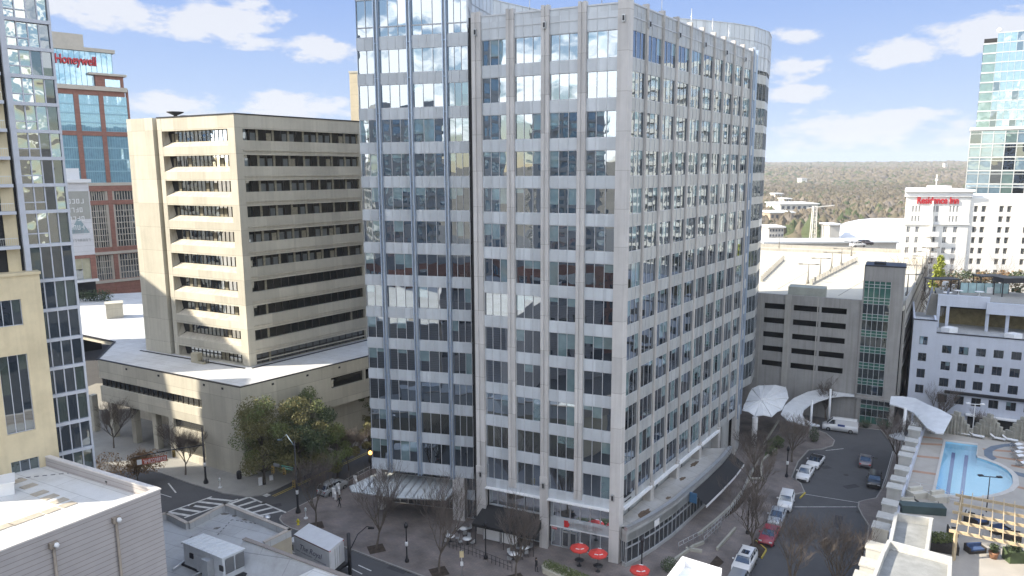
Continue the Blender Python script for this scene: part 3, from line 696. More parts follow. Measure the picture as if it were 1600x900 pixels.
for a, b in ((0, 1), (1, 2), (2, 3), (3, 4)): 
    d = (Pk[b]-Pk[a]).normalized(); nn = Vector((d.y, -d.x, 0)); m.prism([Pk[a], Pk[b], Pk[b]-nn*.3, Pk[a]-nn*.3], PZ-.1, PZ+.1, 0) if a else m.fb(PL, 0, PLn, -.3, .05, PZ-.02, PZ+.1, 0)
m.fb(PR, 0, PRn, -.3, .05, PZ-.02, PZ+.105, 0)
m.prism([OL.pt(0, 1.2, 0), OL.pt(25.5, 1.2, 0), OL.pt(25.5, .9, 0), OL.pt(0, .9, 0)], PZ-.05, PZ+.05, 0); m.prism([OR.pt(-.3, 1.2, 0), OR.pt(24, 1.2, 0), OR.pt(24, .9, 0), OR.pt(-.3, .9, 0)], PZ-.05, PZ+.055, 0)
part(podo, 'gravel_stop', m, [M_iron])
m = MB()
for s in (3.5, 7.5, 18, 26): m.fb(PL, s, s+.35, .03, .12, 12.9, 13.2, 0)
for s in (5, 11, 17): m.fb(PR, s, s+.35, .03, .12, 12.9, 13.2, 0)
part(podo, 'scupper', m, [M_iron])
hv = thing('rooftop_ac_unit', 'small tan condenser unit with dark pipes on the podium roof below the office windows', 'rooftop unit', at(313, 566, PZ))
m = MB(); q = at(313, 566, PZ); m.box((q.x, q.y, PZ-.05), 3.0, 1.2, .3, -.5); m.box((q.x-.6, q.y+.2, PZ+.25), 1.6, 1.0, 1.3, -.5); part(hv, 'casing', m, [mat('tan_steel', (.42, .38, .28), .5)])
m = MB()
for k in range(5): m.tube([q+Vector((.4+k*.25, -.3, .1)), q+Vector((.5+k*.25, -.4, .7)), q+Vector((.7+k*.25, -.9, .1))], .06, 5)
part(hv, 'pipes', m, [M_iron])
st = thing('rooftop_stair_box', 'small grey concrete box on the white roofs beside the evergreen', 'roof box', at(180, 492, PZ))
q = at(180, 495, PZ); m = MB(); m.box(q, 3.2, 3.2, 3.0, .5); m.box(q+Vector((0, 0, 3.001)), 3.5, 3.5, .2, .5); part(st, 'walls', m, [M_conc])
# ================================================================== thin cream slab tower between the two
q = Vector((-60.6, 210))
stw = thing('cream_slab_tower', 'narrow cream concrete tower peeping out beside the glass tower', 'building', (q.x+8, q.y+8, 0))
r_ = ray(547, 150); k_ = 225/math.hypot(r_.x, r_.y); p0 = Vector((r_.x*k_, r_.y*k_)); zt = hz(547, 114, p0.x, p0.y)
fs = Fr(p0, 98, 1); m = MB(); m.fb(fs, 0, 14, -16, 0, 0, zt, 0)
part(stw, 'walls', m, [mat('cream_concrete', (.55, .47, .33), .9, .05, .3, joint=3.5)])
m = MB(); m.fb(fs, -.15, 14.15, -16.1, .15, zt, zt+.5, 0); part(stw, 'roof_coping', m, [M_conc])
m = MB()
for k in range(14): m.fb(fs, 4, 5.2, -.1, .05, 4+k*4, 6+k*4, 0)
part(stw, 'window', m, [GO_])
# ================================================================== glass apartment tower at the left edge
LT = Fr((-41.8+.25, 68.2+.24), 46-180, 1)
if LT.n.x < 0: LT.n = -LT.n
apt = thing('apartment_tower', 'tall apartment tower with gridded glass corner over a cream stone base, left edge', 'apartment tower', (-52, 66, 0))
M_cream = mat('cream_stucco', (.60, .51, .34), .85, .10, .35, streak=.2)
M_frame = mat('grey_frame', (.46, .48, .53), .5, .05, 1)
G_apt = glass('apartment_glass', (.014, .02, .026), .32, wave=.11, wscale=.45, tint=(.9, .97, .95)); G_apt2 = glass('apartment_glass_low', (.012, .018, .024), .12, wave=.02)
G_curt = glass('apartment_curtain', (.05, .065, .05), .12, wave=.02)
zb = [LT.sz(100+(y-200)*.097, y)[1] for y in ()]
fl = [40.79+2.4*k for k in range(28, -1, -1)] + [37.71, 34.44, 31.64, 28.76, 26.02, 23.37, 20.49] + [17.6-2.8*k for k in range(6)]     # slab levels
AW = 3.6
m = MB(); m.prism([LT.pt(.1, -.25, 0), LT.pt(19.0, -.25, 0), LT.pt(19.0, -24, 0), LT.pt(.1, -24, 0)], 0, 108, 0, 1)
part(apt, 'core_wall', m, [M_dark, M_roofg])
m = MB()
for z in fl: m.fb(LT, -.04, AW, -.3, .28, z-.15, z+.15, 0)
for s in (0, ): m.fb(LT, s-.03, s+.15, -.2, .24, 0, 108.5, 0)
m.fb(LT, AW-.1, AW+.35, -.5, .32, 35, 109, 0)
part(apt, 'slab_frame', m, [M_frame])
Wn = Wins([M_frame, G_apt, G_apt2, G_curt])
for i in range(len(fl)-1):
    z1, z0 = fl[i]-.15, fl[i+1]+.15
    for j in range(4):
        mb = MB(); a, b = .1+j*(AW-.2)/4, .1+(j+1)*(AW-.2)/4
        ta, tb = rnd.uniform(-.02, .02), rnd.uniform(-.03, .03)
        low = z0 < 37; g = 1 if (not low and (j > 1 or rnd.random() < .4)) else (2 if rnd.random() < .75 else 3)
        zm = z0+(z1-z0)*.34 if not low else z1-.5
        for (zz0, zz1) in ((z0, zm), (zm, z1)):
            mb.face([LT.pt(a, ta, zz0), LT.pt(b, -ta, zz0), LT.pt(b, -ta+tb, zz1), LT.pt(a, ta+tb, zz1)], g)
        mb.fb(LT, a-.05, a+.05, .02, .12, z0, z1, 0)
        if not low and j > 1: mb.fb(LT, a, b, .02, .1, zm-.05, zm+.05, 0)
        Wn.add(mb, 100/max(5, abs(z0-30)))
Wn.done(apt)
# balconies left of the glass, above the stone base
sb, se = AW+.6, AW+12
m = MB(); m.fb(LT, sb, sb+1.0, -3, -.1, 31, 108, 0)
for s in (sb+6.5, 17.5): m.fb(LT, s, s+1.2, -3, -.1, 31, 108, 0)
m.fb(LT, sb, 19.0, -3.6, -3, 31, 108, 0)
part(apt, 'balcony_wall', m, [M_cream])
for z in fl:
    if z < 36: continue
    m = MB(); m.fb(LT, sb+.1, 19.0, -3, .9, z-.14, z+.14, 0)
    for s in [sb+.2+.16*k for k in range(0, 60)]: m.fb(LT, s, s+.02, .78, .8, z+.14, z+.8, 1)
    m.fb(LT, sb+.2, se, .76, .82, z+.8, z+.86, 1)
    part(apt, 'balcony', m, [M_frame, M_alu])
    m = MB(); m.face([LT.pt(sb+1.4, -2.9, z+.2), LT.pt(sb+4, -2.9, z+.2), LT.pt(sb+4, -2.9, z+2.0), LT.pt(sb+1.4, -2.9, z+2.0)], 0); part(apt, 'balcony_door', m, [G_apt2])
# stone base volume standing proud
m = MB()
zt = LT.sz(60, 428, 1.2)[1]; s0 = LT.sz(63, 432, 1.2)[0]
wr = [LT.sz(34, 467, 1.2), LT.sz(34, 508, 1.2), LT.sz(44, 552, 1.2), LT.sz(52, 672, 1.2)]
s0 = 3.15
rowsb = [(wr[1][1], wr[0][1]), (wr[3][1], wr[2][1]), (wr[3][1]-8.0, wr[3][1]-2.6), (1.5, 4)]
sw = LT.sz(34, 480, 1.2)[0]
zz = zt
for z0, z1 in rowsb:
    if z1 >= zz: continue
    m.fb(LT, s0, 19.0, -.4, 1.2, z1, zz, 0)
    m.fb(LT, s0, sw, -.4, 1.2, z0, z1, 0)
    for k in range(1): m.fb(LT, sw+2.2+k*7.2, min(18.9, sw+7.2+k*7.2), -.4, 1.2, z0, z1, 0)
    zz = z0
m.fb(LT, s0, 19.0, -.4, 1.2, 0, zz, 0)
m.fb(LT, s0-.1, 19.0, -.4, 1.35, zt, zt+.25, 0)
part(apt, 'stone_base', m, [M_cream])
for z0, z1 in rowsb:
    for k in range(1):
        mb = MB(); a = sw+k*7.2
        pane_window(mb, LT, a, a+2.2, .9, z0, z1, 3, blind=.3, gm=(1, 2, 1)); part(apt, 'window', mb, [M_frame, G_apt2, G_curt, G_curt])
# ================================================================== brick and glass tower with the red sign
r_ = ray(208, 300); k_ = 250/math.hypot(r_.x, r_.y); HT = Fr((r_.x*k_, r_.y*k_), 46-180, 1)
if HT.n.x < 0: HT.n = -HT.n
hon = thing('sign_tower', 'blue glass tower in a red brick frame with a red sign near the top', 'office tower', (HT.p.x, HT.p.y, 0))
M_brick = mat('red_brick', (.27, .13, .10), .9, .12, .8, joint=.9); M_lime = mat('limestone_trim', (.46, .42, .36), .9, .06, .5)
G_hon = glass('blue_curtain_glass', (.22, .40, .50), .25, tint=(.65, .85, 1), wave=.01); G_fact = glass('brick_window_glass', (.05, .055, .055), .2, wave=.02)
zc = HT.sz(208, 141)[1]; zm1 = HT.sz(204, 209)[1]; zm2 = HT.sz(204, 290)[1]
def hs(u, v): return HT.sz(u, v)[0]
L = 60
m = MB(); m.fb(HT, -.0, L, -40, -.6, 0, zc-.5, 0, 1); part(hon, 'core_wall', m, [M_dark, M_roofg])
cols = [(hs(208, 240), hs(204, 240)-.2), (hs(169, 240), hs(162, 240)), (hs(131, 240), hs(123, 240)), (hs(90, 240), hs(82, 240)), (46, 48.5)]
m = MB()
for a, b in cols: m.fb(HT, a, b, -.6, .3, 0, zc, 0)
for z0, z1 in ((zc-2.2, zc-.8), (zm1-.9, zm1+.4), (zm2-1.5, zm2+.1)): m.fb(HT, 0, L, -.6, .2, z0, z1, 0)
part(hon, 'brick_frame', m, [M_brick])
m = MB(); m.fb(HT, -.6, L, -40, .9, zc-.8, zc+.4, 0); m.fb(HT, -.1, L, -.6, .35, zm2+.1, zm2+1.0, 0); part(hon, 'cornice', m, [M_lime])
for i in range(4):
    a, b = cols[i][1], cols[i+1][0]
    for z0, z1 in ((zm1+.4, zc-2.2), (zm2+1.0, zm1-.9)):
        mb = MB(); n = 9; nz_ = 4
        w = (b-a)/n; h = (z1-z0)/nz_
        for k in range(n):
            for j in range(nz_):
                t = rnd.uniform(-.01, .01)
                mb.face([HT.pt(a+k*w, t, z0+j*h), HT.pt(a+k*w+w, -t, z0+j*h), HT.pt(a+k*w+w, -t, z0+j*h+h), HT.pt(a+k*w, t, z0+j*h+h)], 1)
            mb.fb(HT, a+k*w-.04, a+k*w+.04, .02, .05, z0, z1, 0)
        for j in range(nz_): mb.fb(HT, a, b, .02, .1, z0+j*h-.25, z0+j*h+.1, 0)
        part(hon, 'curtain_wall', mb, [plain('blue_mullion', (.25, .42, .50), .4, .2), G_hon])
# masonry floors below
zq = zm2-1.5; stops = [HT.sz(200, v)[1] for v in (295, 312, 316, 384, 396, 434, 448)]
m = MB()
for i in range(4):
    a, b = cols[i][1], cols[i+1][0]
    m = MB(); m.fb(HT, a, b, -.6, .1, stops[1]-1.3, stops[1], 0); part(hon, 'brick_wall', m, [M_brick]); m = MB(); m.fb(HT, a, b, -.6, .1, stops[4], stops[3], 0) if stops[4] < stops[3] else None; part(hon, 'brick_wall', m, [M_brick]) if m.f else None; m = MB(); m.fb(HT, a, b, -.6, .1, 0, stops[5], 0); part(hon, 'brick_wall', m, [M_brick])
m = MB(); m.fb(HT, 0, L, -.6, .4, stops[4]+.2, stops[4]+1.0, 0); m.fb(HT, 0, L, -.6, .4, stops[5]-.9, stops[5]-.1, 0); part(hon, 'belt_course', m, [M_lime])
for i in range(4):
    a, b = cols[i][1], cols[i+1][0]
    for z0, z1 in ((stops[1], zm2-1.5), (stops[3], stops[1]-1.3), (stops[5], stops[4])):
        if z1 <= z0: continue
        mb = MB(); pane_window(mb, HT, a+.5, b-.5, -.3, z0, z1, 7, blind=.3, gm=(1, 2, 1), mw=.2)
        k = int((z1-z0)/1.6)
        for j in range(1, k): mb.fb(HT, a+.5, b-.5, -.28, -.2, z0+j*(z1-z0)/k-.1, z0+j*(z1-z0)/k+.1, 0)
        mb.fb(HT, a, a+.5, -.5, .0, z0, z1, 0); mb.fb(HT, b-.5, b, -.5, .0, z0, z1, 0)
        part(hon, 'window', mb, [M_lime, G_fact, glass('brick_window_blind', (.22, .22, .19), .15)])
# set-back glass top with the sign
z2 = HT.sz(174, 84, -2)[1]; a0 = HT.sz(176, 110, -2)[0]
m = MB(); m.fb(HT, a0, L, -30, -2, zc+.3, z2, 0, 1)
n = 34
for k in range(n): m.fb(HT, a0+k*1.4-.05, a0+k*1.4+.05, -2, -1.9, zc+.4, z2-.01, 2)
part(hon, 'upper_glazing', m, [G_hon, M_roofg, plain('blue_mullion_top', (.22, .36, .42), .4, .2)])
m = MB(); m.fb(HT, a0-.8, L, -30.5, -1.2, z2, z2+1.0, 0); m.fb(HT, HT.sz(128, 75, -8)[0], L, -20, -6, z2+1, z2+5.2, 0); part(hon, 'roof_cap', m, [M_lime])
p0 = HT.sz(192, 118, -1)[0]; zr = HT.sz(190, 117, -1)[1]
m = MB(); m.fb(HT, p0, p0+7.5, -12, -1, zc+.4, zr-.6, 0); m.fb(HT, p0-.8, p0+9.2, -13, -.2, zr-.6, zr, 1); m.fb(HT, p0+1, p0+5, -1, -.9, zc+.6, zr-1.6, 2); part(hon, 'roof_pavilion', m, [M_brick, M_lime, G_hon])
sa, sb_ = HT.sz(151, 99, -1.6)[0], HT.sz(85, 91, -1.6)[0]
zs1 = HT.sz(150, 103, -1.6)[1]
t = put_text(hon, 'Honeywell', 5.2, HT, (sa+sb_)/2, -1.6, zs1, plain('sign_letter_red', (.50, .02, .03), .4), .3, name='sign_lettering', bold=.10)
wd = t.dimensions.xy.length; 
sc = abs(sb_-sa)/max(wd, .1)
bpy.data.objects.remove(t)
put_text(hon, 'Honeywell', 3.6, HT, (sa+sb_)/2, -1.6, zs1, bpy.data.materials['sign_letter_red'], .3, name='sign_lettering', bold=.06, sx=abs(sb_-sa)/max(wd, .1)*5.2/3.6)
# low white annex with wall lettering in front
r_ = ray(150, 420); k_ = 205/math.hypot(r_.x, r_.y); AX = Fr((r_.x*k_, r_.y*k_), 46-180, 1)
if AX.n.x < 0: AX.n = -AX.n
r2 = ray(139, 285); AX.p = Vector((ray(148, 390).x*k_, ray(148, 390).y*k_, 0))
ann = thing('white_annex', 'pale annex with faint wall lettering and a grey triangle between glass tower and brick tower', 'building', (AX.p.x, AX.p.y, 0))
za = [AX.sz(140, v)[1] for v in (285, 292, 342, 398, 436, 465)]
m = MB(); m.fb(AX, 0, 20, -14, 0, za[3], za[0], 0, 1); part(ann, 'walls', m, [mat('annex_panel', (.60, .60, .62), .7, .04, .4, joint=1.4), M_roofw])
m = MB(); m.fb(AX, .2, 20, 0, .06, za[2], za[1]-1, 0); part(ann, 'grey_panel', m, [mat('annex_grey', (.34, .34, .31), .8, .05, .5)])
m = MB(); m.fb(AX, -.5, 20, -14, .7, za[0], za[0]+.8, 0); m.fb(AX, 1.5, 20, -12, -1, za[0]+.8, za[0]+3.4, 0); part(ann, 'roof_cap', m, [M_white])
m = MB(); m.fb(AX, 0, 1.2, -.3, .1, za[4], za[3], 0); m.fb(AX, 1.2, 20, -.3, .1, za[3]-.8, za[3], 0); m.fb(AX, 0, 20, -8, -2, 0, za[4], 1); m.fb(AX, 0, 20, -2, 1.4, za[4]-.5, za[4], 2); part(ann, 'entrance_frame', m, [M_brick, M_dark, M_white])
m = MB(); pane_window(m, AX, 1.2, 12, -.2, za[4], za[3]-.8, 6, blind=.6, gm=(1, 2, 2)); part(ann, 'window', m, [M_alu, G_fact, mat('lobby_blind', (.42, .40, .28), .7)])
zt_ = AX.sz(128, 358)[1]; tt = AX.sz(124, 358)[0]; m = MB()
m.face([AX.pt(tt-2.2, .05, zt_-1), AX.pt(tt+2.2, .05, zt_-1), AX.pt(tt, .05, zt_+3)], 0); part(ann, 'triangle_emblem', m, [mat('emblem_grey', (.24, .32, .34), .7)])
m = MB(); z_ = AX.sz(118, 318)[1]
for k in range(4): m = MB(); strokes(m, AX, tt-1.4+rnd.uniform(-.3, .3), tt+4.0, .07, z_-k*2.1, z_-k*2.1+1.1, 6, 0, .04); part(ann, 'wall_lettering', m, [M_white])
m = MB(); z_ = AX.sz(124, 378)[1]; strokes(m, AX, tt-2.2, tt+2.6, .03, z_, z_+.7, 8, 0, .04); strokes(m, AX, tt-2.2, tt+2.6, .03, z_+2.2, z_+2.9, 8, 0, .04); part(ann, 'wall_lettering', m, [mat('lettering_grey', (.34, .35, .36), .7)])
# ================================================================== warehouse bottom left
WZ = 18.0
wa, wb, wc_ = at(250, 765, WZ), at(0, 690, WZ), at(0, 862, WZ)
WF1 = Fr(wa, math.degrees(math.atan2(wc_.x-wa.x, wc_.y-wa.y)), -1)
if WF1.n.x < 0: WF1.n = -WF1.n
WF2 = Fr(wa, math.degrees(math.atan2(wb.x-wa.x, wb.y-wa.y)), 1)
if WF2.n.y < 0: WF2.n = -WF2.n
WL1, WL2 = 60, 38
wh = thing('warehouse_building', 'flat roofed building with grey horizontal siding in the lower left corner', 'building', (wa.x-8, wa.y-8, 0))
M_side = mat('lap_siding', (.40, .37, .36), .7, .05, .5, joint=.42); M_cop = mat('coping_beige', (.62, .58, .55), .5, .05, 1)
m = MB(); m.prism([WF1.pt(0, 0, 0), WF1.pt(WL1, 0, 0), WF1.pt(WL1, 0, 0)+WF2.u*WL2, WF2.pt(WL2, 0, 0)], 0, WZ-.9, 0, 1); part(wh, 'walls', m, [M_side, M_roofw])
m = MB(); m.fb(WF1, 0, WL1, -.3, .02, WZ-.9, WZ, 0); m.fb(WF2, 0.3, WL2, -.3, .02, WZ-.9, WZ-.001, 0); part(wh, 'parapet', m, [M_side])
m = MB(); m.fb(WF1, -.06, WL1, -.34, .1, WZ, WZ+.12, 0); m.fb(WF2, .34, WL2, -.34, .1, WZ+.001, WZ+.118, 0); part(wh, 'coping', m, [M_cop])
for u, v in ((180, 805), (82, 845)):
    s = WF1.sz(u, v, .1)[0]; m = MB(); m.tube([WF1.pt(s, .16, WZ-1.2), WF1.pt(s, .16, 0)], .11, 8); m.fb(WF1, s-.3, s+.3, .02, .35, WZ-1.2, WZ-.75, 0)
    m.lathe(WF1.pt(s-.1, .45, WZ-1.15), [(.12, 0), (.2, .15), (.12, .35)], 8, 1)
    part(wh, 'downspout', m, [mat('drain_brown', (.30, .25, .2), .6), M_white])
m = MB(); pv = [(62, 771), (78, 777), (93, 783), (106, 789), (80, 798), (54, 807), (29, 816), (5, 824), (45, 760), (28, 752)]
for u, v in pv:
    q = at(u, v, WZ-.9); c = [q+WF1.u*a*.55+WF2.u*b*.42 for a, b in ((-1, -1), (1, -1), (1, 1), (-1, 1))]
    m.prism(c, WZ-.9, WZ-.84, 0)
pvr = part(wh, 'walkway_pads', m, [mat('walk_pad', (.42, .37, .30), .9, .1, 2)]); 
m = MB()
for (u0, v0, u1, v1) in ((0, 727, 45, 712), (2, 750, 118, 738)):
    for k in range(9):
        t0, t1 = k/9, k/9+.06; a, b = at(u0+(u1-u0)*t0, v0+(v1-v0)*t0, WZ-.88), at(u0+(u1-u0)*t1, v0+(v1-v0)*t1, WZ-.88); m.bar(a, b, .12, .04)
part(wh, 'seam_strip', m, [plain('seam_grey', (.16, .16, .17), .8)])
rb = thing('roof_hatch_box', 'white metal roof curb at the very left edge of the lit roof', 'roof box', at(-8, 770, WZ-.9)); q = at(-12, 772, WZ-.9); m = MB(); m.box(q, 3.2, 2.2, 1.0, .6); m.box(q+Vector((0, 0, 1.001)), 3.4, 2.4, .14, .6); part(rb, 'casing', m, [M_white])
for u, v in ((77, 725), (169, 757)):
    q = at(u, v, WZ-.9); o = MB(); o.lathe(q, [(.16, 0), (.16, .25), (.22, .26), (.22, .38), (.02, .42)], 10); tag(o.build('roof_vent', [M_iron], org=q), 'small dark roof vent ' + ('beside the shaded parapet' if u < 100 else 'on the sunlit white roof near its corner'), 'roof vent')
# ================================================================== low building with roof plant
LZ = 7.0
low = thing('low_building', 'low grey roofed building with stepped parapets beside the crosswalks', 'building', (-28, 70, 0))
pA = [at(240, 806, LZ), at(262, 801, LZ), at(294, 817, LZ), at(352, 787, LZ), at(455, 828, LZ), at(414, 848, LZ), at(414, 905, LZ), at(340, 1010, LZ), at(200, 1000, LZ)]
for q in pA: q.z = 0
m = MB(); m.prism(pA, 0, LZ-.7, 0, 1); part(low, 'walls', m, [mat('tan_block', (.36, .32, .25), .9, .07, .6), M_roofg])
def parapet(th, name, pts, z0, z1, mats, w=.28, cop=.1):
    m = MB()
    for a, b in zip(pts[:-1], pts[1:]):
        d = (b-a).normalized(); nn = Vector((d.y, -d.x, 0))
        m.prism([a, b, b+nn*w, a+nn*w], z0, z1, 0); m.prism([a-nn*.05-d*.05, b-nn*.05+d*.05, b+nn*(w+.05)+d*.05, a+nn*(w+.05)-d*.05], z1, z1+cop, 1)
    part(th, name, m, mats)
M_copd = mat('coping_brown', (.24, .21, .19), .6, .06, 1)
parapet(low, 'parapet', [q.copy() for q in pA[:6]], LZ-.72, LZ, [M_roofg, mat('coping_tan', (.42, .37, .32), .6)])
# taller front volume
L2 = 8.4
pB = [at(384, 841, L2), at(600, 921, L2), at(560, 1010, L2), at(340, 1010, L2)]
for q in pB: q.z = 0
low2 = thing('front_low_building', 'low building with a sloped grey membrane roof and dark coping at the bottom edge', 'building', (-18, 60, 0))
m = MB(); m.prism([pB[0], pB[1], pB[2], pB[3]], 0, LZ-.6, 0, 1); part(low2, 'walls', m, [bpy.data.materials['tan_block'], M_roofg])
parapet(low2, 'parapet', [pB[0], pB[1], pB[2]], LZ-.62, L2, [M_roofw, M_copd], .35)
d = (pB[1]-pB[0]).normalized(); nn = Vector((d.y, -d.x, 0))
m = MB(); m.face([pB[0]+nn*.35+Vector((0, 0, L2-.1)), pB[0]+nn*2.4+Vector((0, 0, LZ-.55)), pB[1]+nn*2.4+Vector((0, 0, LZ-.55)), pB[1]+nn*.35+Vector((0, 0, L2-.1))], 0)
part(low2, 'sloped_membrane', m, [M_roofg])
pC = [at(452, 905, L2), at(496, 884, L2), at(600, 925, L2), at(600, 990, L2), at(452, 990, L2)]
for q in pC: q.z = 0
m = MB(); m.prism(pC, LZ-.6, L2-.12, 0, 1); part(low2, 'raised_roof', m, [M_copd, M_roofw])
# rooftop unit
ha, hb, hc = at(288, 846, 9.2), at(318, 836, 9.2), at(379, 862, 9.2)
HU = Fr((at(286, 868, 6.35).x, at(286, 868, 6.35).y), 0, 1)
h0, h1, h2 = at(286, 847, 8.9), at(347, 872, 8.9), at(380, 857, 8.9); h3 = at(318, 835, 8.9)
hu = thing('rooftop_hvac_unit', 'large white rooftop air unit with louvred end on the grey low roof', 'air conditioner', (h0.x+2, h0.y-1, 6.3))
m = MB(); m.prism([h0, h1, h2, h3], 6.6, 8.9, 0); part(hu, 'casing', m, [mat('unit_steel', (.50, .52, .54), .5, .06, 1.5)])
d = (h1-h0).normalized(); L = (h1-h0).length; m = MB()
for k in range(9):
    a = h0+d*(k+.5)*L/9; b = a+(h3-h0); m.bar(a+Vector((0, 0, .04)), b+Vector((0, 0, .04)), .09, .1)
m.prism([h0-d*.15-(h3-h0)*.05, h1+d*.15-(h3-h0)*.05, h2+d*.15+(h3-h0)*.05, h3-d*.15+(h3-h0)*.05], 8.88, 8.94, 0)
part(hu, 'ribbed_top', m, [mat('unit_top', (.58, .60, .62), .5, .05, 2)])
hf = Fr(h0, math.degrees(math.atan2(d.x, d.y)), 1)
m = MB()
for s in (1.0, 3.1, 5.4): m.fb(hf, s, s+.5, 0, .12, 7.6, 8.1, 0)
part(hu, 'vent', m, [M_iron])
m = MB(); m.fb(hf, 3.6, 4.5, 0, .7, 6.6, 8.5, 0); m.fb(hf, 2.2, 3.2, 0, .25, 6.7, 8.2, 0); part(hu, 'duct_box', m, [M_alu])
e = (h2-h1).normalized(); he = Fr(h1, math.degrees(math.atan2(e.x, e.y)), 1); m = MB(); Lh = (h2-h1).length
for k in (0, 1):
    s = .25+k*Lh*.48; m.fb(he, s, s+Lh*.42, 0, .03, 7.1, 8.6, 0)
    for j in range(9): m.fb(he, s, s+Lh*.42, .03, .06, 7.12+j*.17, 7.17+j*.17, 1)
part(hu, 'louvre', m, [M_dark, M_alu])
m = MB(); m.prism([h0-d*.6, h1+d*.6, h2+d*.6, h3-d*.6], 6.3, 6.6, 0); part(hu, 'support_frame', m, [M_iron])
for (u, v, sx, lab) in ((405, 870, .9, 'small silver duct fitting lying right of the big rooftop unit'), (418, 815, .7, 'pale round vent on the grey roof near the street')):
    q = at(u, v, 6.32); o = MB(); o.lathe(q, [(.35*sx, 0), (.35*sx, .4), (.5*sx, .42), (.5*sx, .6), (.05, .75)], 10); tag(o.build('roof_fan', [M_alu], org=q), lab, 'roof fan')
m = MB()
for (a, b) in (((270, 889), (300, 868)), ((300, 900), (345, 880)), ((345, 895), (395, 872))): m.tube([at(*a, 6.6), at(*b, 6.6)], .09, 6)
pk = m.build('roof_pipes', [M_alu], org=at(330, 890, 6.3)); tag(pk, 'bundle of silver pipes on the roof around the big air unit', 'pipes')
m = MB()
for u, v in ((366, 806), (352, 803), (340, 825), (408, 813), (385, 812)):
    q = at(u, v, 6.305); pts = [q+Vector((math.cos(k)*rnd.uniform(.2, .6), math.sin(k)*rnd.uniform(.15, .4), 0)) for k in range(6)]; m.face(pts, 0)
part(low, 'ponding_stain', m, [m2 if 0 else mat('roof_stain', (.14, .13, .12), .9, .3, 3)])

M_seam = plain('seam_tar', (.10, .10, .105), .9)
for th_, (u0, v0, u1, v1), z_ in ((low, (362, 812, 338, 838), 6.31), (low, (362, 812, 425, 822), 6.31), (low2, (405, 875, 470, 905), 6.41), (low, (300, 838, 280, 852), 6.31)):
    a, b = at(u0, v0, z_), at(u1, v1, z_); L = (b-a).length; n = int(L/.55); m = MB()
    for k in range(n): m.bar(a.lerp(b, k/n), a.lerp(b, (k+rnd.uniform(.3, .6))/n), .1, .02)
    part(th_, 'roof_seam', m, [M_seam])
# ================================================================== ground, roads, pavements
def hterr(x, y):
    r = math.hypot(x, y-100)
    if r < 420: return -0.3
    t = min(1, (r-420)/3600); return -0.3 + 62*t*t*(3-2*t) + 5*math.sin(x*.003+1)*math.cos(y*.0024)*t
M_soil = mat('winter_ground', (.17, .145, .11), 1, .2, .01)
g = MB(); rings = []
rad = [0, 60, 120, 180, 240, 300, 360, 420, 520, 640, 800, 1000, 1250, 1550, 1900, 2300, 2800, 3400, 4100, 5200, 7000, 10000, 15000]
NA = 96
for r in rad[1:]: rings.append([(math.cos(2*math.pi*k/NA)*r, 100+math.sin(2*math.pi*k/NA)*r, hterr(math.cos(2*math.pi*k/NA)*r, 100+math.sin(2*math.pi*k/NA)*r) - .15) for k in range(NA)])
g.grid(rings, 0, True, False, True); g.face([(x, y, z) for x, y, z in rings[0]], 0)
struct('ground', g, [M_soil])
M_asph = roofmat('asphalt', (.088, .088, .093), (.55, .55, .56), 54, 3.4)
for n_ in M_asph.node_tree.nodes:
    if n_.type == 'TEX_BRICK': n_.inputs['Mortar Size'].default_value = .01; n_.inputs['Brick Width'].default_value = 23
r = MB(); r.prism([(-330, -300), (200, -300), (200, 200), (-330, 200)], -.5, 0, 0)
struct('road', r, [M_asph])
def brick_mat(name, c1, c2, mortar, sc=1.0):
    m, nt, b = nodes(name); N, L = nt.nodes, nt.links
    g = N.new('ShaderNodeNewGeometry'); mp = N.new('ShaderNodeMapping'); mp.inputs['Rotation'].default_value = (0, 0, math.radians(24)); L.new(g.outputs['Position'], mp.inputs[0])
    t = N.new('ShaderNodeTexBrick'); t.inputs['Scale'].default_value = sc; t.inputs['Color1'].default_value = (*c1, 1); t.inputs['Color2'].default_value = (*c2, 1); t.inputs['Mortar'].default_value = (*mortar, 1)
    t.inputs['Mortar Size'].default_value = .012; t.inputs['Brick Width'].default_value = .6; t.inputs['Row Height'].default_value = .3; L.new(mp.outputs[0], t.inputs[0])
    n = N.new('ShaderNodeTexNoise'); n.inputs['Scale'].default_value = .35; n.inputs['Detail'].default_value = 7; L.new(g.outputs['Position'], n.inputs['Vector'])
    r_ = N.new('ShaderNodeMapRange'); r_.inputs[1].default_value = .3; r_.inputs[2].default_value = .7; r_.inputs[3].default_value = .62; r_.inputs[4].default_value = 1.18; L.new(n.outputs['Fac'], r_.inputs[0])
    x = N.new('ShaderNodeMixRGB'); x.blend_type = 'MULTIPLY'; x.inputs[0].default_value = 1; L.new(t.outputs[0], x.inputs[1]); L.new(r_.outputs[0], x.inputs[2])
    L.new(x.outputs[0], b.inputs['Base Color']); b.inputs['Roughness'].default_value = .85; return m
M_pav = brick_mat('brick_paving', (.22, .185, .17), (.18, .16, .155), (.13, .12, .115))
M_pavc = mat('concrete_walk', (.30, .29, .265), .9, .08, .3)
M_kerb = mat('granite_kerb', (.30, .29, .275), .85, .08, .8)
M_line = mat('road_paint', (.62, .62, .60), .7, .12, 1.2, col2=(.34, .34, .33)); M_yell = mat('yellow_paint', (.50, .38, .06), .7, .12, 1.2, col2=(.28, .22, .06))
def slab(name, px, mt, kerb_n=None, z=.13):
    pts = [at(u, v, 0) if not isinstance(u, Vector) else u for u, v in px]
    m = MB(); m.prism(pts, 0, z, 1, 0)
    # kerb stones along the edge
    k = MB()
    return struct(name, m, [mt, M_kerb]), pts
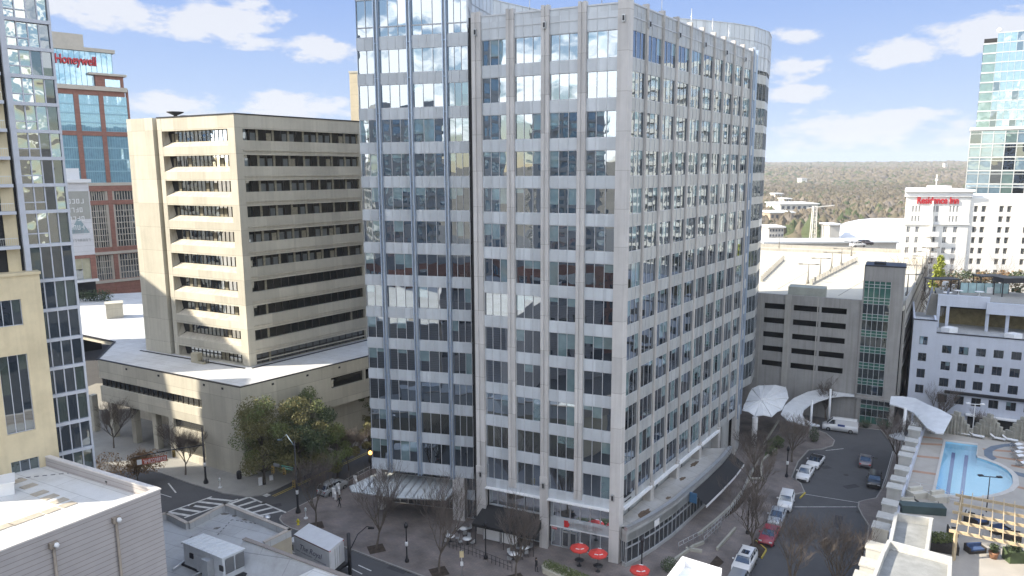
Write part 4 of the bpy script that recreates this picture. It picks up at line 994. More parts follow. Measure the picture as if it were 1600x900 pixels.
def kerb(pts, w=.16, z=.15, name='kerb', m=None):
    b = MB()
    A = 0
    for p, q in zip(pts[:-1], pts[1:]):
        d = (q-p).normalized(); n = Vector((-d.y, d.x, 0))
        b.prism([p-n*.001, q-n*.001, q+n*w, p+n*w], 0, z, 0)
    return struct(name, b, [m or M_kerb])
S1 = [(449, 801), (441, 806), (438, 812), (443, 819), (456, 826), (478, 833), (547, 858), (667, 903), (830, 968), (1000, 1030), (1110, 1000), (1135, 930), (1158, 880), (1183, 845), (1213, 800), (1232, 775), (1256, 770), (1250, 756), (1236, 747), (1246, 722), (1262, 704), (1284, 702), (1300, 697), (1303, 689), (1290, 678), (1262, 668), (1240, 655), (1215, 640), (1170, 640), (1140, 560), (620, 640), (603, 722)]
sl_, S1p = slab('plaza_pavement', S1, M_pav)
kerb([at(*p) for p in S1[10:0:-1]]); kerb([at(*p) for p in S1[26:10:-1]])
kerb([at(*S1[0]), at(*S1[-1])][::-1])
S2 = [(150, 722), (245, 738), (300, 757), (350, 772), (385, 777), (408, 775), (432, 765), (480, 741), (560, 697), (640, 655), (600, 600), (150, 600), (0, 660)]
slab('corner_pavement', S2, M_pavc)
kerb([at(*p) for p in S2[0:10]])
S3 = [(1330, 1000), (1345, 900), (1352, 850), (1357, 822), (1346, 806), (1340, 793), (1341, 785), (1352, 782), (1368, 779), (1382, 757), (1392, 722), (1398, 700), (1375, 672), (1330, 668), (1330, 655), (1440, 600), (1560, 900), (1480, 1000)]
slab('drive_pavement', S3, M_pav); kerb([at(*p) for p in S3[:13]][::-1])
# painted markings, each line laid on the road
def stripe(mb, a, b, w=.15, z=.006):
    a, b = at(*a), at(*b); d = (b-a).normalized(); n = Vector((-d.y, d.x, 0))*w/2
    mb.face([Vector((q.x, q.y, z)) for q in (a-n, b-n, b+n, a+n)], 0)
mk = MB()
def ladder(A0, A1, B0, B1, n, w=.28, rw=.5):
    a0, a1, b0, b1 = [at(*p) for p in (A0, A1, B0, B1)]
    stripe(mk, A0, A1, w); stripe(mk, B0, B1, w)
    for k in range(n):
        t = (k+.5)/n; p, q = a0.lerp(a1, t), b0.lerp(b1, t); d = (q-p); u_ = (a1-a0).normalized()*rw/2; e = d.normalized()*(w/2+.004)
        mk.face([Vector((x.x, x.y, .0065)) for x in (p+e-u_, q-e-u_, q-e+u_, p+e+u_)], 0)
ladder((255, 803), (331, 776), (288, 809), (372, 780), 5)
ladder((354, 785), (412, 808), (383, 774), (447, 801), 5)
stripe(mk, (263, 755), (275, 770), .2); stripe(mk, (236, 767), (268, 777), .12)
for a, b in (((560, 883), (580, 892)), ((540, 884), (566, 897)), ((603, 905), (640, 922))): stripe(mk, a, b, .14)
stripe(mk, (400, 768), (420, 775), .8); stripe(mk, (475, 806), (480, 812), .5)
stripe(mk, (1395, 705), (1384, 745), .1); stripe(mk, (1384, 745), (1372, 778), .1)
stripe(mk, (1290, 704), (1318, 701), .15); stripe(mk, (1240, 792), (1338, 792), .12)
stripe(mk, (1257, 772), (1345, 786), .1)
struct('road_marking', mk, [M_line])
my = MB(); 
for a, b in (((425, 775), (575, 706)),): stripe(my, a, b, .13); stripe(my, (a[0]+3, a[1]+1), (b[0]+3, b[1]+1), .13)
struct('centre_line', my, [M_yell])
mc = MB()
for pts in (((1197, 861), (1190, 873)), ((1258, 771), (1250, 779)), ((1181, 846), (1197, 860))):
    a, b = at(*pts[0]), at(*pts[1]); mc.bar(a+Vector((0, 0, .09)), b+Vector((0, 0, .09)), .16, .18)
struct('yellow_kerb', mc, [M_yell])
# planted strips in the plaza
M_mulch = mat('mulch', (.055, .040, .030), 1, .3, 2, bump=.5); M_grass = mat('dull_grass', (.10, .13, .05), 1, .25, 1.5)
beds = MB()
for px in ([(1164, 862), (1181, 842), (1198, 858), (1188, 872)], [(1131, 880), (1110, 900), (1090, 905), (1120, 870)]):
    beds.prism([at(*p) for p in px], .0, .16, 0)
struct('mulch_bed', beds, [M_mulch])
walls = MB()
# concrete edging walls and ramp of the right-hand plaza
edges = [[(1215, 660), (1196, 690), (1183, 720), (1172, 745), (1160, 768)], [(1172, 752), (1192, 752), (1190, 738), (1193, 722), (1212, 706)], [(1040, 890), (1085, 858), (1100, 852)], [(1072, 862), (1096, 866)], [(1122, 862), (1143, 838), (1150, 830)], [(1160, 768), (1140, 795), (1118, 815), (1090, 838)]]
for e in edges:
    P = [at(*p) for p in e]
    for p, q in zip(P[:-1], P[1:]):
        d = (q-p).normalized(); n = Vector((-d.y, d.x, 0)); walls.prism([p-d*.05, q+d*.05, q+d*.05+n*.25, p-d*.05+n*.25], .1, .5, 0)
pw = walls.build('planter_wall', [mat('cast_concrete_light', (.38, .37, .32), .85, .08, .6)], org=at(1160, 768)); tag(pw, 'low pale concrete edging walls winding through the brick plaza right of the tower', 'low wall')
bed2 = MB(); bed2.prism([at(1193, 722), at(1212, 706), at(1226, 690), at(1214, 682), at(1199, 692)], .1, .3, 0); struct('planting_bed', bed2, [M_grass])
bed3 = MB(); bed3.prism([at(1172, 752), at(1190, 752), at(1188, 730), at(1180, 730)], .1, .28, 0); bed3.prism([at(1160, 770), at(1190, 752), at(1150, 800), at(1130, 812)], .1, .2, 0); struct('planting_bed', bed3, [M_mulch])

M_patch = mat('asphalt_patch', (.055, .055, .06), .95, .15, 1); M_cover = plain('cast_cover', (.05, .048, .045), .6, .5)
pt = MB()
for u, v, a, b, r in ((1330, 760, 2.2, 1.0, .3), (1310, 815, 3.5, .9, 1.1), (430, 790, 1.6, 1.0, .4), (470, 748, 3.0, .8, .6), (320, 812, 2, 1, .9), (1290, 730, 1.4, 1.1, .2), (620, 890, 2.5, .7, 2.6)):
    q = at(u, v, 0); pt.box((q.x, q.y, -.02), a, b, .025, r)
struct('road_patch', pt, [M_patch])
mh = MB()
for u, v in ((1322, 742), (1342, 800), (412, 786), (300, 790), (505, 745), (640, 893), (1285, 850), (1368, 716)):
    q = at(u, v, 0); mh.lathe((q.x, q.y, -.01), [(.36, 0), (.36, .018)], 14)
struct('manhole_covers', mh, [M_cover])
# ================================================================== parking garage
GF = Fr((60.6, 123.1), 118, 1)          # front: s runs to the right, outward = towards the street
if GF.n.y > 0: GF.n = -GF.n
GZ = 21.0
gar = thing('parking_garage', 'grey concrete parking garage with dark horizontal openings and a sunlit roof deck', 'parking garage', (55, 135, 0))
M_gar = mat('garage_concrete', (.31, .30, .285), .9, .08, .3, streak=.45); M_garl = mat('garage_concrete_pale', (.36, .345, .315), .9, .07, .3, streak=.4)
M_deck = mat('roof_deck_concrete', (.56, .52, .43), .9, .07, .08, joint=None)
levels = [19.65, 17.0, 14.35, 11.7, 8.95]; OH = 1.05
GFL = 62
sts = sorted([GF.sz(1180+x/3.215, 400+280/3.215)[0] for x in (45, 158, 192, 320, 332, 460)])
m = MB()
op = [(sts[0], sts[1]), (sts[2], sts[3]), (sts[4], sts[5])]
segs = [-GFL]; 
s = sts[0]-1.2; extra = []
while s > -GFL+9: extra.append((s-7.4, s)); s -= 8.6
op = extra[::-1]+op
zs = [GZ+.9] + [z for t in levels for z in (t+OH/2, t-OH/2)] + [0]
for k in range(0, len(zs), 2): m.fb(GF, -GFL, 0, -.35, 0, zs[k+1], zs[k], 0)
for k in range(1, len(zs)-1, 2):
    e = [-GFL] + [x for o in op for x in o] + [0]
    for j in range(0, len(e), 2): m.fb(GF, e[j], e[j+1], -.34, -.002, zs[k+1], zs[k], 0)
part(gar, 'front_wall', m, [M_gar])
m = MB()
for s in [(o[0]+o[1])/2*0 + o[0]-.6 for o in op]: m.fb(GF, s-.1, s+.1, 0, .05, 0, GZ+.8, 0)
sp = sts[2]-.9; m.fb(GF, sp-.55, sp+.45, 0, .25, 0, GZ+1.0, 0)
part(gar, 'pilaster', m, [M_garl])
q = at(1455, 392, GZ+.9); gs = Fr(GF.pt(6.5, -3, 0), math.degrees(math.atan2(q.x-GF.pt(6.5, -3, 0).x, q.y-GF.pt(6.5, -3, 0).y)), 1); GL = (Vector((q.x, q.y, 0))-gs.p).length
m = MB(); m.fb(GF, -GFL, 0, -1.2, -.9, 0, GZ-.3, 0)
m2 = MB()
A, B = GF.pt(-GFL, -.36, 0), GF.pt(6.2, -.36, 0); Cc = gs.pt(GL, -.3, 0); D = A + (Cc-B)
m2.prism([A, B, Cc, D], GZ-.5, GZ, 0); part(gar, 'roof_deck', m2, [M_deck])
m2 = MB(); m2.prism([GF.pt(-GFL, -1.5, 0), GF.pt(6.2, -3.5, 0), gs.pt(GL-1, -1.2, 0), gs.pt(GL-1, -1.2, 0)+(A-B)], 0, GZ-.52, 0); part(gar, 'inner_core', m2, [M_dark])
m = MB(); m.fb(gs, 0, GL, -.3, 0, 4, GZ+.9, 0)
for z in (17, 13.5, 10): m.fb(gs, 1, GL-2, 0, .15, z-.1, z+.1, 0)
for z in (18.2, 14.8): pass
part(gar, 'side_wall', m, [M_garl])
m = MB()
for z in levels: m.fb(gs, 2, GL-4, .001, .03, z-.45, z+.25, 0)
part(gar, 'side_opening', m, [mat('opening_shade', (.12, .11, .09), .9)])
m = MB(); d = (D-Cc).normalized(); fb_ = Fr(Cc, math.degrees(math.atan2(d.x, d.y)), 1); m.fb(fb_, 0, (D-Cc).length, -.2, .1, GZ-.1, GZ+1.0, 0)
m.fb(fb_, 18, (D-Cc).length, -10, -9.7, GZ-.1, GZ+.8, 0)
part(gar, 'rear_parapet', m, [M_garl])
m = MB()
for k, (u0, v0, u1, v1) in enumerate(((1268, 445, 1338, 409), (1190, 440, 1224, 407))):
    a, b = at(u0, v0, GZ), at(u1, v1, GZ); d = (b-a).normalized(); fr = Fr(a, math.degrees(math.atan2(d.x, d.y)), 1); L = (b-a).length
    m.fb(fr, 0, L, -.15, .15, GZ, GZ+.35, 0)
    n = int(L/2.6)
    for j in range(n+1): m.fb(fr, j*L/n-.2, j*L/n+.2, -.22, .22, GZ, GZ+1.3, 0)
part(gar, 'ramp_barrier', m, [M_garl])
m = MB(); a = at(1266, 452, GZ)
fr = GF; s0 = GF.sz(1232, 452, -2)[0]; s1 = GF.sz(1290, 452, -2)[0]; m.fb(GF, s0, s1, -5, -1.6, GZ-.05, GZ+2.2, 0); part(gar, 'roof_stair_wall', m, [mat('plaster_green_grey', (.34, .35, .31), .9, .1, .5)])
ml = MB()
for (u0, v0, u1, v1) in ((1215, 452, 1262, 425), (1240, 456, 1300, 420), (1310, 462, 1395, 412), (1205, 385, 1400, 395), (1350, 445, 1400, 416), (1200, 405, 1250, 400)):
    a, b = at(u0, v0, GZ+.004), at(u1, v1, GZ+.004); d = (b-a).normalized(); n = Vector((-d.y, d.x, 0))*.08; ml.face([a-n, b-n, b+n, a+n], 0)
part(gar, 'deck_joint', ml, [plain('joint_dark', (.2, .18, .15), .9)])
# stair tower
stt = thing('glazed_stair_tower', 'tall grey stair tower with green glass bands at the corner of the garage', 'stair tower', (62, 121, 0))
SZ = 27.9; SW = 6.0; SD = 5.2
m = MB()
fx = GF
s0g, s1g = GF.sz(1180+545/3.215, 400+130/3.215, .3)[0], GF.sz(1180+685/3.215, 400+130/3.215, .3)[0]
zt, zb_ = GF.sz(1372, 440, .3)[1], 5.3
m.fb(GF, 0, s0g, -SD, .3, 4.5, SZ, 0); m.fb(GF, s1g, SW, -SD, .3, 4.5, SZ, 0); m.fb(GF, s0g, s1g, -SD, .3, zt, SZ, 0); m.fb(GF, s0g, s1g, -SD, .3, 4.5, zb_, 0); m.fb(GF, 0, SW, -SD, -SD+.3, 0, 4.5, 0)
m.fb(GF, -.0, .7, -.5, .3, 0, 4.5, 0); m.fb(GF, SW-.7, SW, -.5, .3, 0, 4.5, 0); m.fb(GF, -.3, SW+.3, -SD-.001, .6, 4.5, 4.9, 0); m.fb(GF, SW-.3, SW, -SD+.3, -.5, 0, 4.5, 0)
part(stt, 'walls', m, [M_gar])
m = MB(); m.fb(GF, -.1, SW+.1, -SD-.1, .4, SZ, SZ+.2, 0); m.fb(GF, 1.2, 3.0, -2.5, -1, SZ+.2, SZ+.6, 0); part(stt, 'roof_cap', m, [M_iron])
G_grn = glass('green_spandrel_glass', (.05, .15, .12), .1, tint=(.7, .95, .85), wave=.01); G_std = glass('stair_glass', (.016, .022, .02), .14, wave=.01)
m = MB(); nfl = 7; w = (s1g-s0g)/5; hh = (zt-zb_)/nfl
for k in range(nfl):
    z0 = zb_+k*hh; zm = z0+hh*.62
    for j in range(5):
        m.face([GF.pt(s0g+j*w, .1, z0), GF.pt(s0g+j*w+w, .1, z0), GF.pt(s0g+j*w+w, .1, zm), GF.pt(s0g+j*w, .1, zm)], 2 if k < 6 else 1)
        m.face([GF.pt(s0g+j*w, .1, zm), GF.pt(s0g+j*w+w, .1, zm), GF.pt(s0g+j*w+w, .1, z0+hh), GF.pt(s0g+j*w, .1, z0+hh)], 1)
    for z in (z0, zm, z0+hh*.81): m.fb(GF, s0g, s1g, .12, .2, z-.04, z+.04, 0)
for j in range(6): m.fb(GF, s0g+j*w-.05, s0g+j*w+.05, .12, .25, zb_, zt, 0)
part(stt, 'glass_wall', m, [M_alu, G_grn, G_std])
m = MB(); w = 4.6/5
for z0, z1, g in ((.12, 1.4, 1), (1.4, 2.8, 2), (2.8, 3.5, 1), (3.5, 4.5, 2)):
    m.face([GF.pt(.7, .0, z0), GF.pt(5.3, .0, z0), GF.pt(5.3, .0, z1), GF.pt(.7, .0, z1)], g); m.fb(GF, .7, 5.3, .02, .1, z1-.04, z1+.04, 0)
for j in range(6): m.fb(GF, .7+j*w-.04, .7+j*w+.04, .02, .12, .12, 4.5, 0)
part(stt, 'lobby_glazing', m, [M_alu, G_grn, G_std])
# ---- white fabric and glass drop-off canopies
M_can = mat('white_canopy', (.60, .61, .62), .55, .07, .7)
can = thing('curved_canopy', 'sweeping white canopy curving from the office tower to the stair tower over the drop-off', 'canopy', (55, 118, 0))
def canopy(th, outer, inner, z_o, z_i, th_=.18, nm='canopy_roof'):
    m = MB(); P = [at(u, v, z) for (u, v), z in zip(outer, z_o)]; Q = [at(u, v, z) for (u, v), z in zip(inner, z_i)]
    for k in range(len(P)-1):
        m.face([P[k], P[k+1], Q[k+1], Q[k]], 0, True); m.face([x-Vector((0, 0, th_)) for x in (Q[k], Q[k+1], P[k+1], P[k])], 0, True)
        m.face([P[k+1], P[k], P[k]-Vector((0, 0, th_)), P[k+1]-Vector((0, 0, th_))], 0); m.face([Q[k], Q[k+1], Q[k+1]-Vector((0, 0, th_)), Q[k]-Vector((0, 0, th_))], 0)
    for k in (0, len(P)-1): m.face([P[k], Q[k], Q[k]-Vector((0, 0, th_)), P[k]-Vector((0, 0, th_))], 0)
    part(th, nm, m, [M_can]); return P, Q
outer = [(1336, 602), (1312, 604), (1285, 607), (1262, 612), (1240, 622), (1226, 634), (1220, 647), (1230, 656), (1255, 664), (1281, 665)]
inner = [(1335, 619), (1318, 618), (1300, 620), (1280, 626), (1265, 633), (1256, 640), (1254, 648), (1258, 655), (1270, 661), (1281, 664)]
P_, Q_ = canopy(can, outer, inner, [5.2]*10, [5.0]*10)
for u, v, h_ in ((1297, 622, 5), (1268, 640, 5)):
    g0 = at(u, v, 5.0); m = MB(); m.tube([(g0.x, g0.y, .1), (g0.x, g0.y, 6.6)], [.22, .18], 10); part(can, 'mast', m, [M_white])
m = MB(); m.tube([at(1262, 700, .1), (at(1262, 700).x, at(1262, 700).y, 5)], .4, 10); 
can2 = thing('pleated_canopy', 'white pleated tent canopy leaning on the curved end of the office tower', 'canopy', at(1195, 640))
m = MB(); T = [(1165, 628), (1175, 607), (1195, 602), (1228, 605), (1232, 622), (1222, 640), (1206, 651), (1180, 650), (1160, 641)]
zT = [6.2, 6.8, 6.8, 6.2, 5.6, 5.1, 4.9, 5.0, 5.6]
P = [at(u, v, z) for (u, v), z in zip(T, zT)]; c = at(1190, 625, 6.9)
for k in range(len(P)):
    a, b = P[k], P[(k+1) % len(P)]; mid = (a+b)/2 + Vector((0, 0, .25))
    m.face([c, a, mid], 0); m.face([c, mid, b], 0); m.face([x-Vector((0, 0, .1)) for x in (c, mid, a)], 0); m.face([x-Vector((0, 0, .1)) for x in (c, b, mid)], 0)
part(can2, 'canopy_roof', m, [M_can])
m = MB()
for k in range(len(P)): m.tube([c+Vector((0, 0, .05)), P[k]+Vector((0, 0, .06))], .06, 5)
part(can2, 'rib', m, [M_white])
m = MB(); g0 = at(1180, 652, 5); m.tube([(g0.x, g0.y, 0.1), (g0.x, g0.y, 5)], .45, 12); g1 = at(1160, 645, 5); part(can2, 'column', m, [M_pillar])
can3 = thing('pool_side_canopy', 'white canopy wing reaching from the stair tower to the pool deck wall', 'canopy', at(1430, 640))
T1 = [(1392, 619), (1410, 619), (1430, 622), (1450, 632), (1470, 640), (1488, 650)]; T2 = [(1390, 631), (1408, 636), (1428, 645), (1448, 668), (1462, 676), (1474, 677)]
canopy(can3, T1, T2, [8.4, 8.5, 8.7, 8.9, 9, 9], [8.2, 8.2, 8.3, 8.4, 8.5, 8.5])
m = MB(); g0 = at(1422, 640, 8); m.tube([(g0.x, g0.y, .1), (g0.x, g0.y, 8.1)], .28, 10); part(can3, 'column', m, [M_pillar])
m = MB(); P = [at(1387, 680, 5.2), at(1402, 676, 5.4), at(1428, 674, 5.6), at(1426, 690, 5.3), at(1405, 687, 5.0)]
m.face(P, 0); m.face([x-Vector((0, 0, .12)) for x in reversed(P)], 0); part(can3, 'small_canopy_roof', m, [M_can])
g0 = at(1411, 683, 5.0); m = MB(); m.tube([(g0.x, g0.y, .1), (g0.x, g0.y, 9.5)], .2, 8)
m.tube([(g0.x, g0.y, 9.0), P[1]], .03, 4); m.tube([(g0.x, g0.y, 9.0), P[2]], .03, 4); part(can3, 'mast', m, [M_white])
# ================================================================== white block beyond the pool
PBp = at(1416, 640, 2); PB = Fr((PBp.x, PBp.y), 118, 1)
if PB.n.y > 0: PB.n = -PB.n
pb = thing('white_stucco_building', 'white stucco block with square dark windows behind the pool', 'building', (PB.pt(8, 0, 0)))
M_stuc = mat('white_stucco', (.50, .53, .60), .85, .05, .25, streak=.15)
zA = PB.sz(1425, 499)[1]; zB = PB.sz(1470, 521)[1]; sB = PB.sz(1463, 520)[0]
G_sq = glass('square_window_glass', (.02, .022, .024), .05, wave=.01)
colsL = [(PB.sz(1434, 560)[0], PB.sz(1447, 560)[0])]
colsR = [(PB.sz(u0, 550)[0], PB.sz(u1, 550)[0]) for u0, u1 in ((1471.6, 1486.5),)]
c1 = colsR[0]; pitch = PB.sz(1498, 552)[0]-c1[0]
colsR = [(c1[0]+pitch*k, c1[1]+pitch*k) for k in range(-1+1, 22)]
rowsL = [(PB.sz(1437, v0)[1], PB.sz(1437, v1)[1]) for v0, v1 in ((525, 538), (551, 564), (576, 590), (601, 614))]
rowsR = [(PB.sz(1478, v0)[1], PB.sz(1478, v1)[1]) for v0, v1 in ((540, 552.5), (565.5, 579), (591.5, 605), (617, 630))]
m = MB()
def wall_grid(m, fr, s0, s1, zlo, zhi, cols, rows, d=.0, th=.35, mi=0):
    zz = zhi
    for z1, z0 in rows:
        m.fb(fr, s0, s1, -th, d, z1, zz, mi)
        e = [s0]+[x for c in cols for x in c if s0 < x < s1]+[s1]
        for j in range(0, len(e)-1, 2): m.fb(fr, e[j], e[j+1], -th, d-.002, z0, z1, mi)
        zz = z0
    m.fb(fr, s0, s1, -th, d, zlo, zz, mi)
wall_grid(m, PB, 0, sB, -.2, zA, colsL, rowsL)
wall_grid(m, PB, sB, sB+75, -.2, zB, colsR, rowsR, d=-.15)
m.fb(PB, 0, .3, -20, -.36, 0, zA, 0)
m.fb(PB, sB-.3, sB, -6, -.36, zB-1, zA, 0)
part(pb, 'front_wall', m, [M_stuc])
m = MB(); m.fb(PB, .3, sB+75, -24, -.75, 0, zB-.7, 0, 1); m.fb(PB, .3, sB-.3, -6, -.36, zB-.69, zA-.5, 0, 1); part(pb, 'core_wall', m, [M_dark, M_roofg])
m = MB(); m.fb(PB, -.08, sB+.05, -.5, .08, zA, zA+.12, 0); m.fb(PB, sB+.06, sB+75, -.6, -.05, zB, zB+.12, 0); m.fb(PB, sB+2, sB+75, -.1, .25, rowsR[3][0]+.35, rowsR[3][0]+.85, 0); part(pb, 'coping', m, [M_iron])
for rows, cols, d in ((rowsL, colsL, -.25), (rowsR, colsR[:14], -.4)):
    for z1, z0 in rows:
        for a, b in cols:
            mb = MB(); pane_window(mb, PB, a, b, d, z0, z1, 2, blind=.12, gm=(1, 2, 1), mw=.07); part(pb, 'window', mb, [plain('dark_frame', (.08, .08, .085), .4), G_sq, G_blind])
# ground opening facing pool
# upper set-back storey with open loggia
zC = PB.sz(1470, 460, -9)[1]; zC0 = PB.sz(1470, 478, -9)[1]; sR = PB.sz(1546, 480, -9)[0]; s4 = PB.sz(1466, 462, -9)[0]
m = MB(); m.fb(PB, s4, sR, -9.6, -9, zC0, zC, 0); zD = PB.sz(1560, 474, -8)[1]; zD0 = PB.sz(1560, 492, -8)[1]; m.fb(PB, sR-.5, sR+60, -8.6, -8, zD0, zD, 0)
for s in (s4, PB.sz(1472, 490, -9)[0]+.6, sR-.4, sR+2.6, sR+9): m.fb(PB, s, s+.5, -9.5, -8.9, zB-.8, zC0+.2, 0)
m.fb(PB, s4, sR+60, -22, -14, zB-.8, zC0, 0)
part(pb, 'upper_fascia', m, [M_stuc])
m = MB(); m.fb(PB, s4, sR+60, -24, -9.6, zC0-.3, zC-.9, 0, 1); part(pb, 'terrace_slab', m, [M_dark, M_pavc])
m = MB(); m.fb(PB, s4+.6, sR+60, -14, -13.8, zB-.7, zC0-.3, 0); part(pb, 'loggia_wall', m, [mat('loggia_ochre', (.20, .16, .08), .9, .2, 1)])
for (u, v) in ((1483, 519), (1583, 529)): q = at(u, v, zB-.7); m = MB(); m.box(q, 2.2, 1.6, .9, .4); part(pb, 'skylight', m, [M_white])
# external stair between garage and block
m = MB(); a, b = at(1446, 492, zB+1), at(1455, 458, zC); 
for o in (0, 2.6):
    w_ = PB.u*o; m.face([a+w_, b+w_, b+w_+Vector((0, 0, 1.2)), a+w_+Vector((0, 0, 1.2))], 0); m.face([a+w_+PB.u*.25+Vector((0, 0, 1.2)), a+w_+Vector((0, 0, 1.2)), b+w_+Vector((0, 0, 1.2)), b+w_+PB.u*.25+Vector((0, 0, 1.2))], 0); m.face([b+w_+PB.u*.25, a+w_+PB.u*.25, a+w_+PB.u*.25+Vector((0, 0, 1.2)), b+w_+PB.u*.25+Vector((0, 0, 1.2))], 0)
for k in range(18):
    p = a.lerp(b, k/18); q = a.lerp(b, (k+1)/18); q.z = p.z; m.face([p, p+PB.u*2.6, q+PB.u*2.6, q], 1); z = a.lerp(b, (k+1)/18).z
    m.face([q, q+PB.u*2.6, q+PB.u*2.6+Vector((0, 0, z-q.z)), q+Vector((0, 0, z-q.z))], 1)
part(pb, 'outside_stair', m, [M_stuc, M_pavc])
# ================================================================== hotel
def front(u, v, dist, head, mult=1):
    r_ = ray(u, v); k_ = dist/math.hypot(r_.x, r_.y); f_ = Fr((r_.x*k_, r_.y*k_), head, 1)
    if f_.n.dot(Vector((-r_.x, -r_.y, 0))) < 0: f_.n = -f_.n
    return f_
HF = front(1411, 380, 215, 100)
hot = thing('white_hotel', 'white hotel with red lettering on its taller left block', 'hotel', HF.pt(10, 0, 0))
M_hot = mat('hotel_stucco', (.76, .745, .71), .8, .04, .2); G_hot = glass('hotel_glass', (.14, .145, .15), .2, wave=.01); M_hfr = plain('hotel_frame', (.40, .40, .40), .5)
def S(u, v=350, d=0): return HF.sz(u, v, d)[0]
def Z(v, u=1450, d=0): return HF.sz(u, v, d)[1]
sE = S(1513); zH = Z(300); zL = Z(349.5)
zHr = HF.sz(1530, 309.5, -1.5)[1]
rows = [(Z(321.5), Z(331)), (Z(337.5), Z(346.5))]; rows2 = [(Z(354), Z(363)), (Z(370), Z(379.5)), (Z(386.5), Z(395.5)), (Z(403), Z(412)), (Z(420), Z(428))]
k6 = lambda x: 1400+x/6
c3 = [[k6(140), k6(158)], [k6(170), k6(188)], [k6(200), k6(216)], [k6(335), k6(352)], [k6(360), k6(388)], [k6(490), k6(508)], [k6(520), k6(540)], [k6(553), k6(572)]]
c5 = [[k6(103), k6(138)], [k6(185), k6(220)], [k6(335), k6(378)], [k6(445), k6(485)], [k6(540), k6(580)]]
c3 = [(S(a), S(b)) for a, b in c3]; c5 = [(S(a), S(b)) for a, b in c5]
m = MB(); 
wall_grid(m, HF, 0, sE, zL, zH, c3, rows); wall_grid(m, HF, 0, sE, 0, zL, c5, rows2)
rr = [(a-.0, b) for a, b in rows+rows2]
pr = (S(1414+103)-S(1400))*0
cr_ = [(k6(700), k6(738)), (k6(770), k6(815)), (k6(935), k6(978)), (k6(1008), k6(1050)), (k6(1175), k6(1215)), (k6(1248), k6(1290)), (k6(1415), k6(1455)), (k6(1488), k6(1530)), (k6(1660), k6(1700)), (k6(1735), k6(1775))]
cR = [(S(a, 350, -1.5), S(b, 350, -1.5)) for a, b in cr_]
wall_grid(m, HF, sE, sE+70, 0, zHr, cR, rr, d=-1.5)
part(hot, 'front_wall', m, [M_hot])
vh = HF.p.normalized()*20; hp = lambda s_, d_: HF.pt(s_, d_, 0)
m = MB(); m.prism([hp(.3, -.5), hp(sE-.3, -.5), hp(sE-.3, -18), hp(.8, -.5)+vh], 0, zH-.4, 0, 1); m.fb(HF, sE-.3, sE+70, -20, -2.2, 0, zHr-.4, 0, 1); m.prism([hp(0, -.36), hp(.3, -.36), hp(.3, -.36)+vh, hp(0, -.36)+vh], 0, zH, 2); m.fb(HF, sE-.3, sE, -18, -.36, 0, zH, 2); part(hot, 'core_wall', m, [M_dark, M_roofg, M_hot])
m = MB(); m.prism([hp(-.9, .9), hp(sE+.6, .9), hp(sE+.6, -18), hp(-.5, 0)+vh], zH, zH+.7, 0); m.fb(HF, -.4, sE+.3, -.3, .4, zH-1.2, zH, 0); m.fb(HF, sE+.6, sE+70, -20, -.9, zHr, zHr+.6, 0); m.fb(HF, -.3, sE+.2, -.1, .35, zL-.25, zL+.15, 0); m.fb(HF, sE+.2, sE+70, -1.6, -1.1, zL-.25, zL+.15, 0)
m.fb(HF, S(1457), S(1480), -6, .6, zH+.7, zH+1.6, 0)
part(hot, 'cornice', m, [M_white])
bay = MB(); b0, b1 = S(1454), S(1464)
bay.fb(HF, S(1453), S(1455.5), .0, .9, 0, zL+2, 0); bay.fb(HF, S(1453), S(1455), .0, .5, zL+2, zH-2.2, 0)
part(hot, 'buttress', bay, [M_hot])
for k, (z1, z0) in enumerate(rows2[:3]):
    m = MB(); m.fb(HF, S(1447), S(1465), .0, 1.6, z0-1.0, z0-.8, 0); m.fb(HF, S(1447), S(1465), 1.5, 1.55, z0-.8, z0+.3, 0); part(hot, 'balcony', m, [M_white])
for cols, rws, d in ((c3, rows, 0), (c5, rows2, 0), (cR, rr, -1.5)):
    for z1, z0 in rws:
        for a, b in cols:
            mb = MB(); pane_window(mb, HF, a, b, d-.2, z0, z1, 2, blind=.35, gm=(1, 2, 1), mw=.16)
            if b < S(1640): part(hot, 'window', mb, [M_hfr, G_hot, mat('hotel_blind', (.4, .4, .38), .8) if 'hotel_blind' not in bpy.data.materials else bpy.data.materials['hotel_blind']])
sgw = abs(S(1494)-S(1430)); t = put_text(None, 'Residence Inn', 2.5, HF, 0, 0, 0, M_red); wd = t.dimensions.xy.length; bpy.data.objects.remove(t)
put_text(hot, 'Residence Inn', 2.5, HF, (S(1430)+S(1494))/2, .06, Z(318.0), plain('hotel_sign_red', (.48, .03, .04), .4), .25, name='sign_lettering', bold=.05, sx=sgw/max(wd, 1))
m = MB(); q = HF.pt(S(1467), -4, zH+1.6); m.tube([q, q+Vector((0, 0, 2.8))], .15); m.box(q+Vector((0, 0, 1.2)), .5, .5, .5); part(hot, 'antenna', m, [M_white])
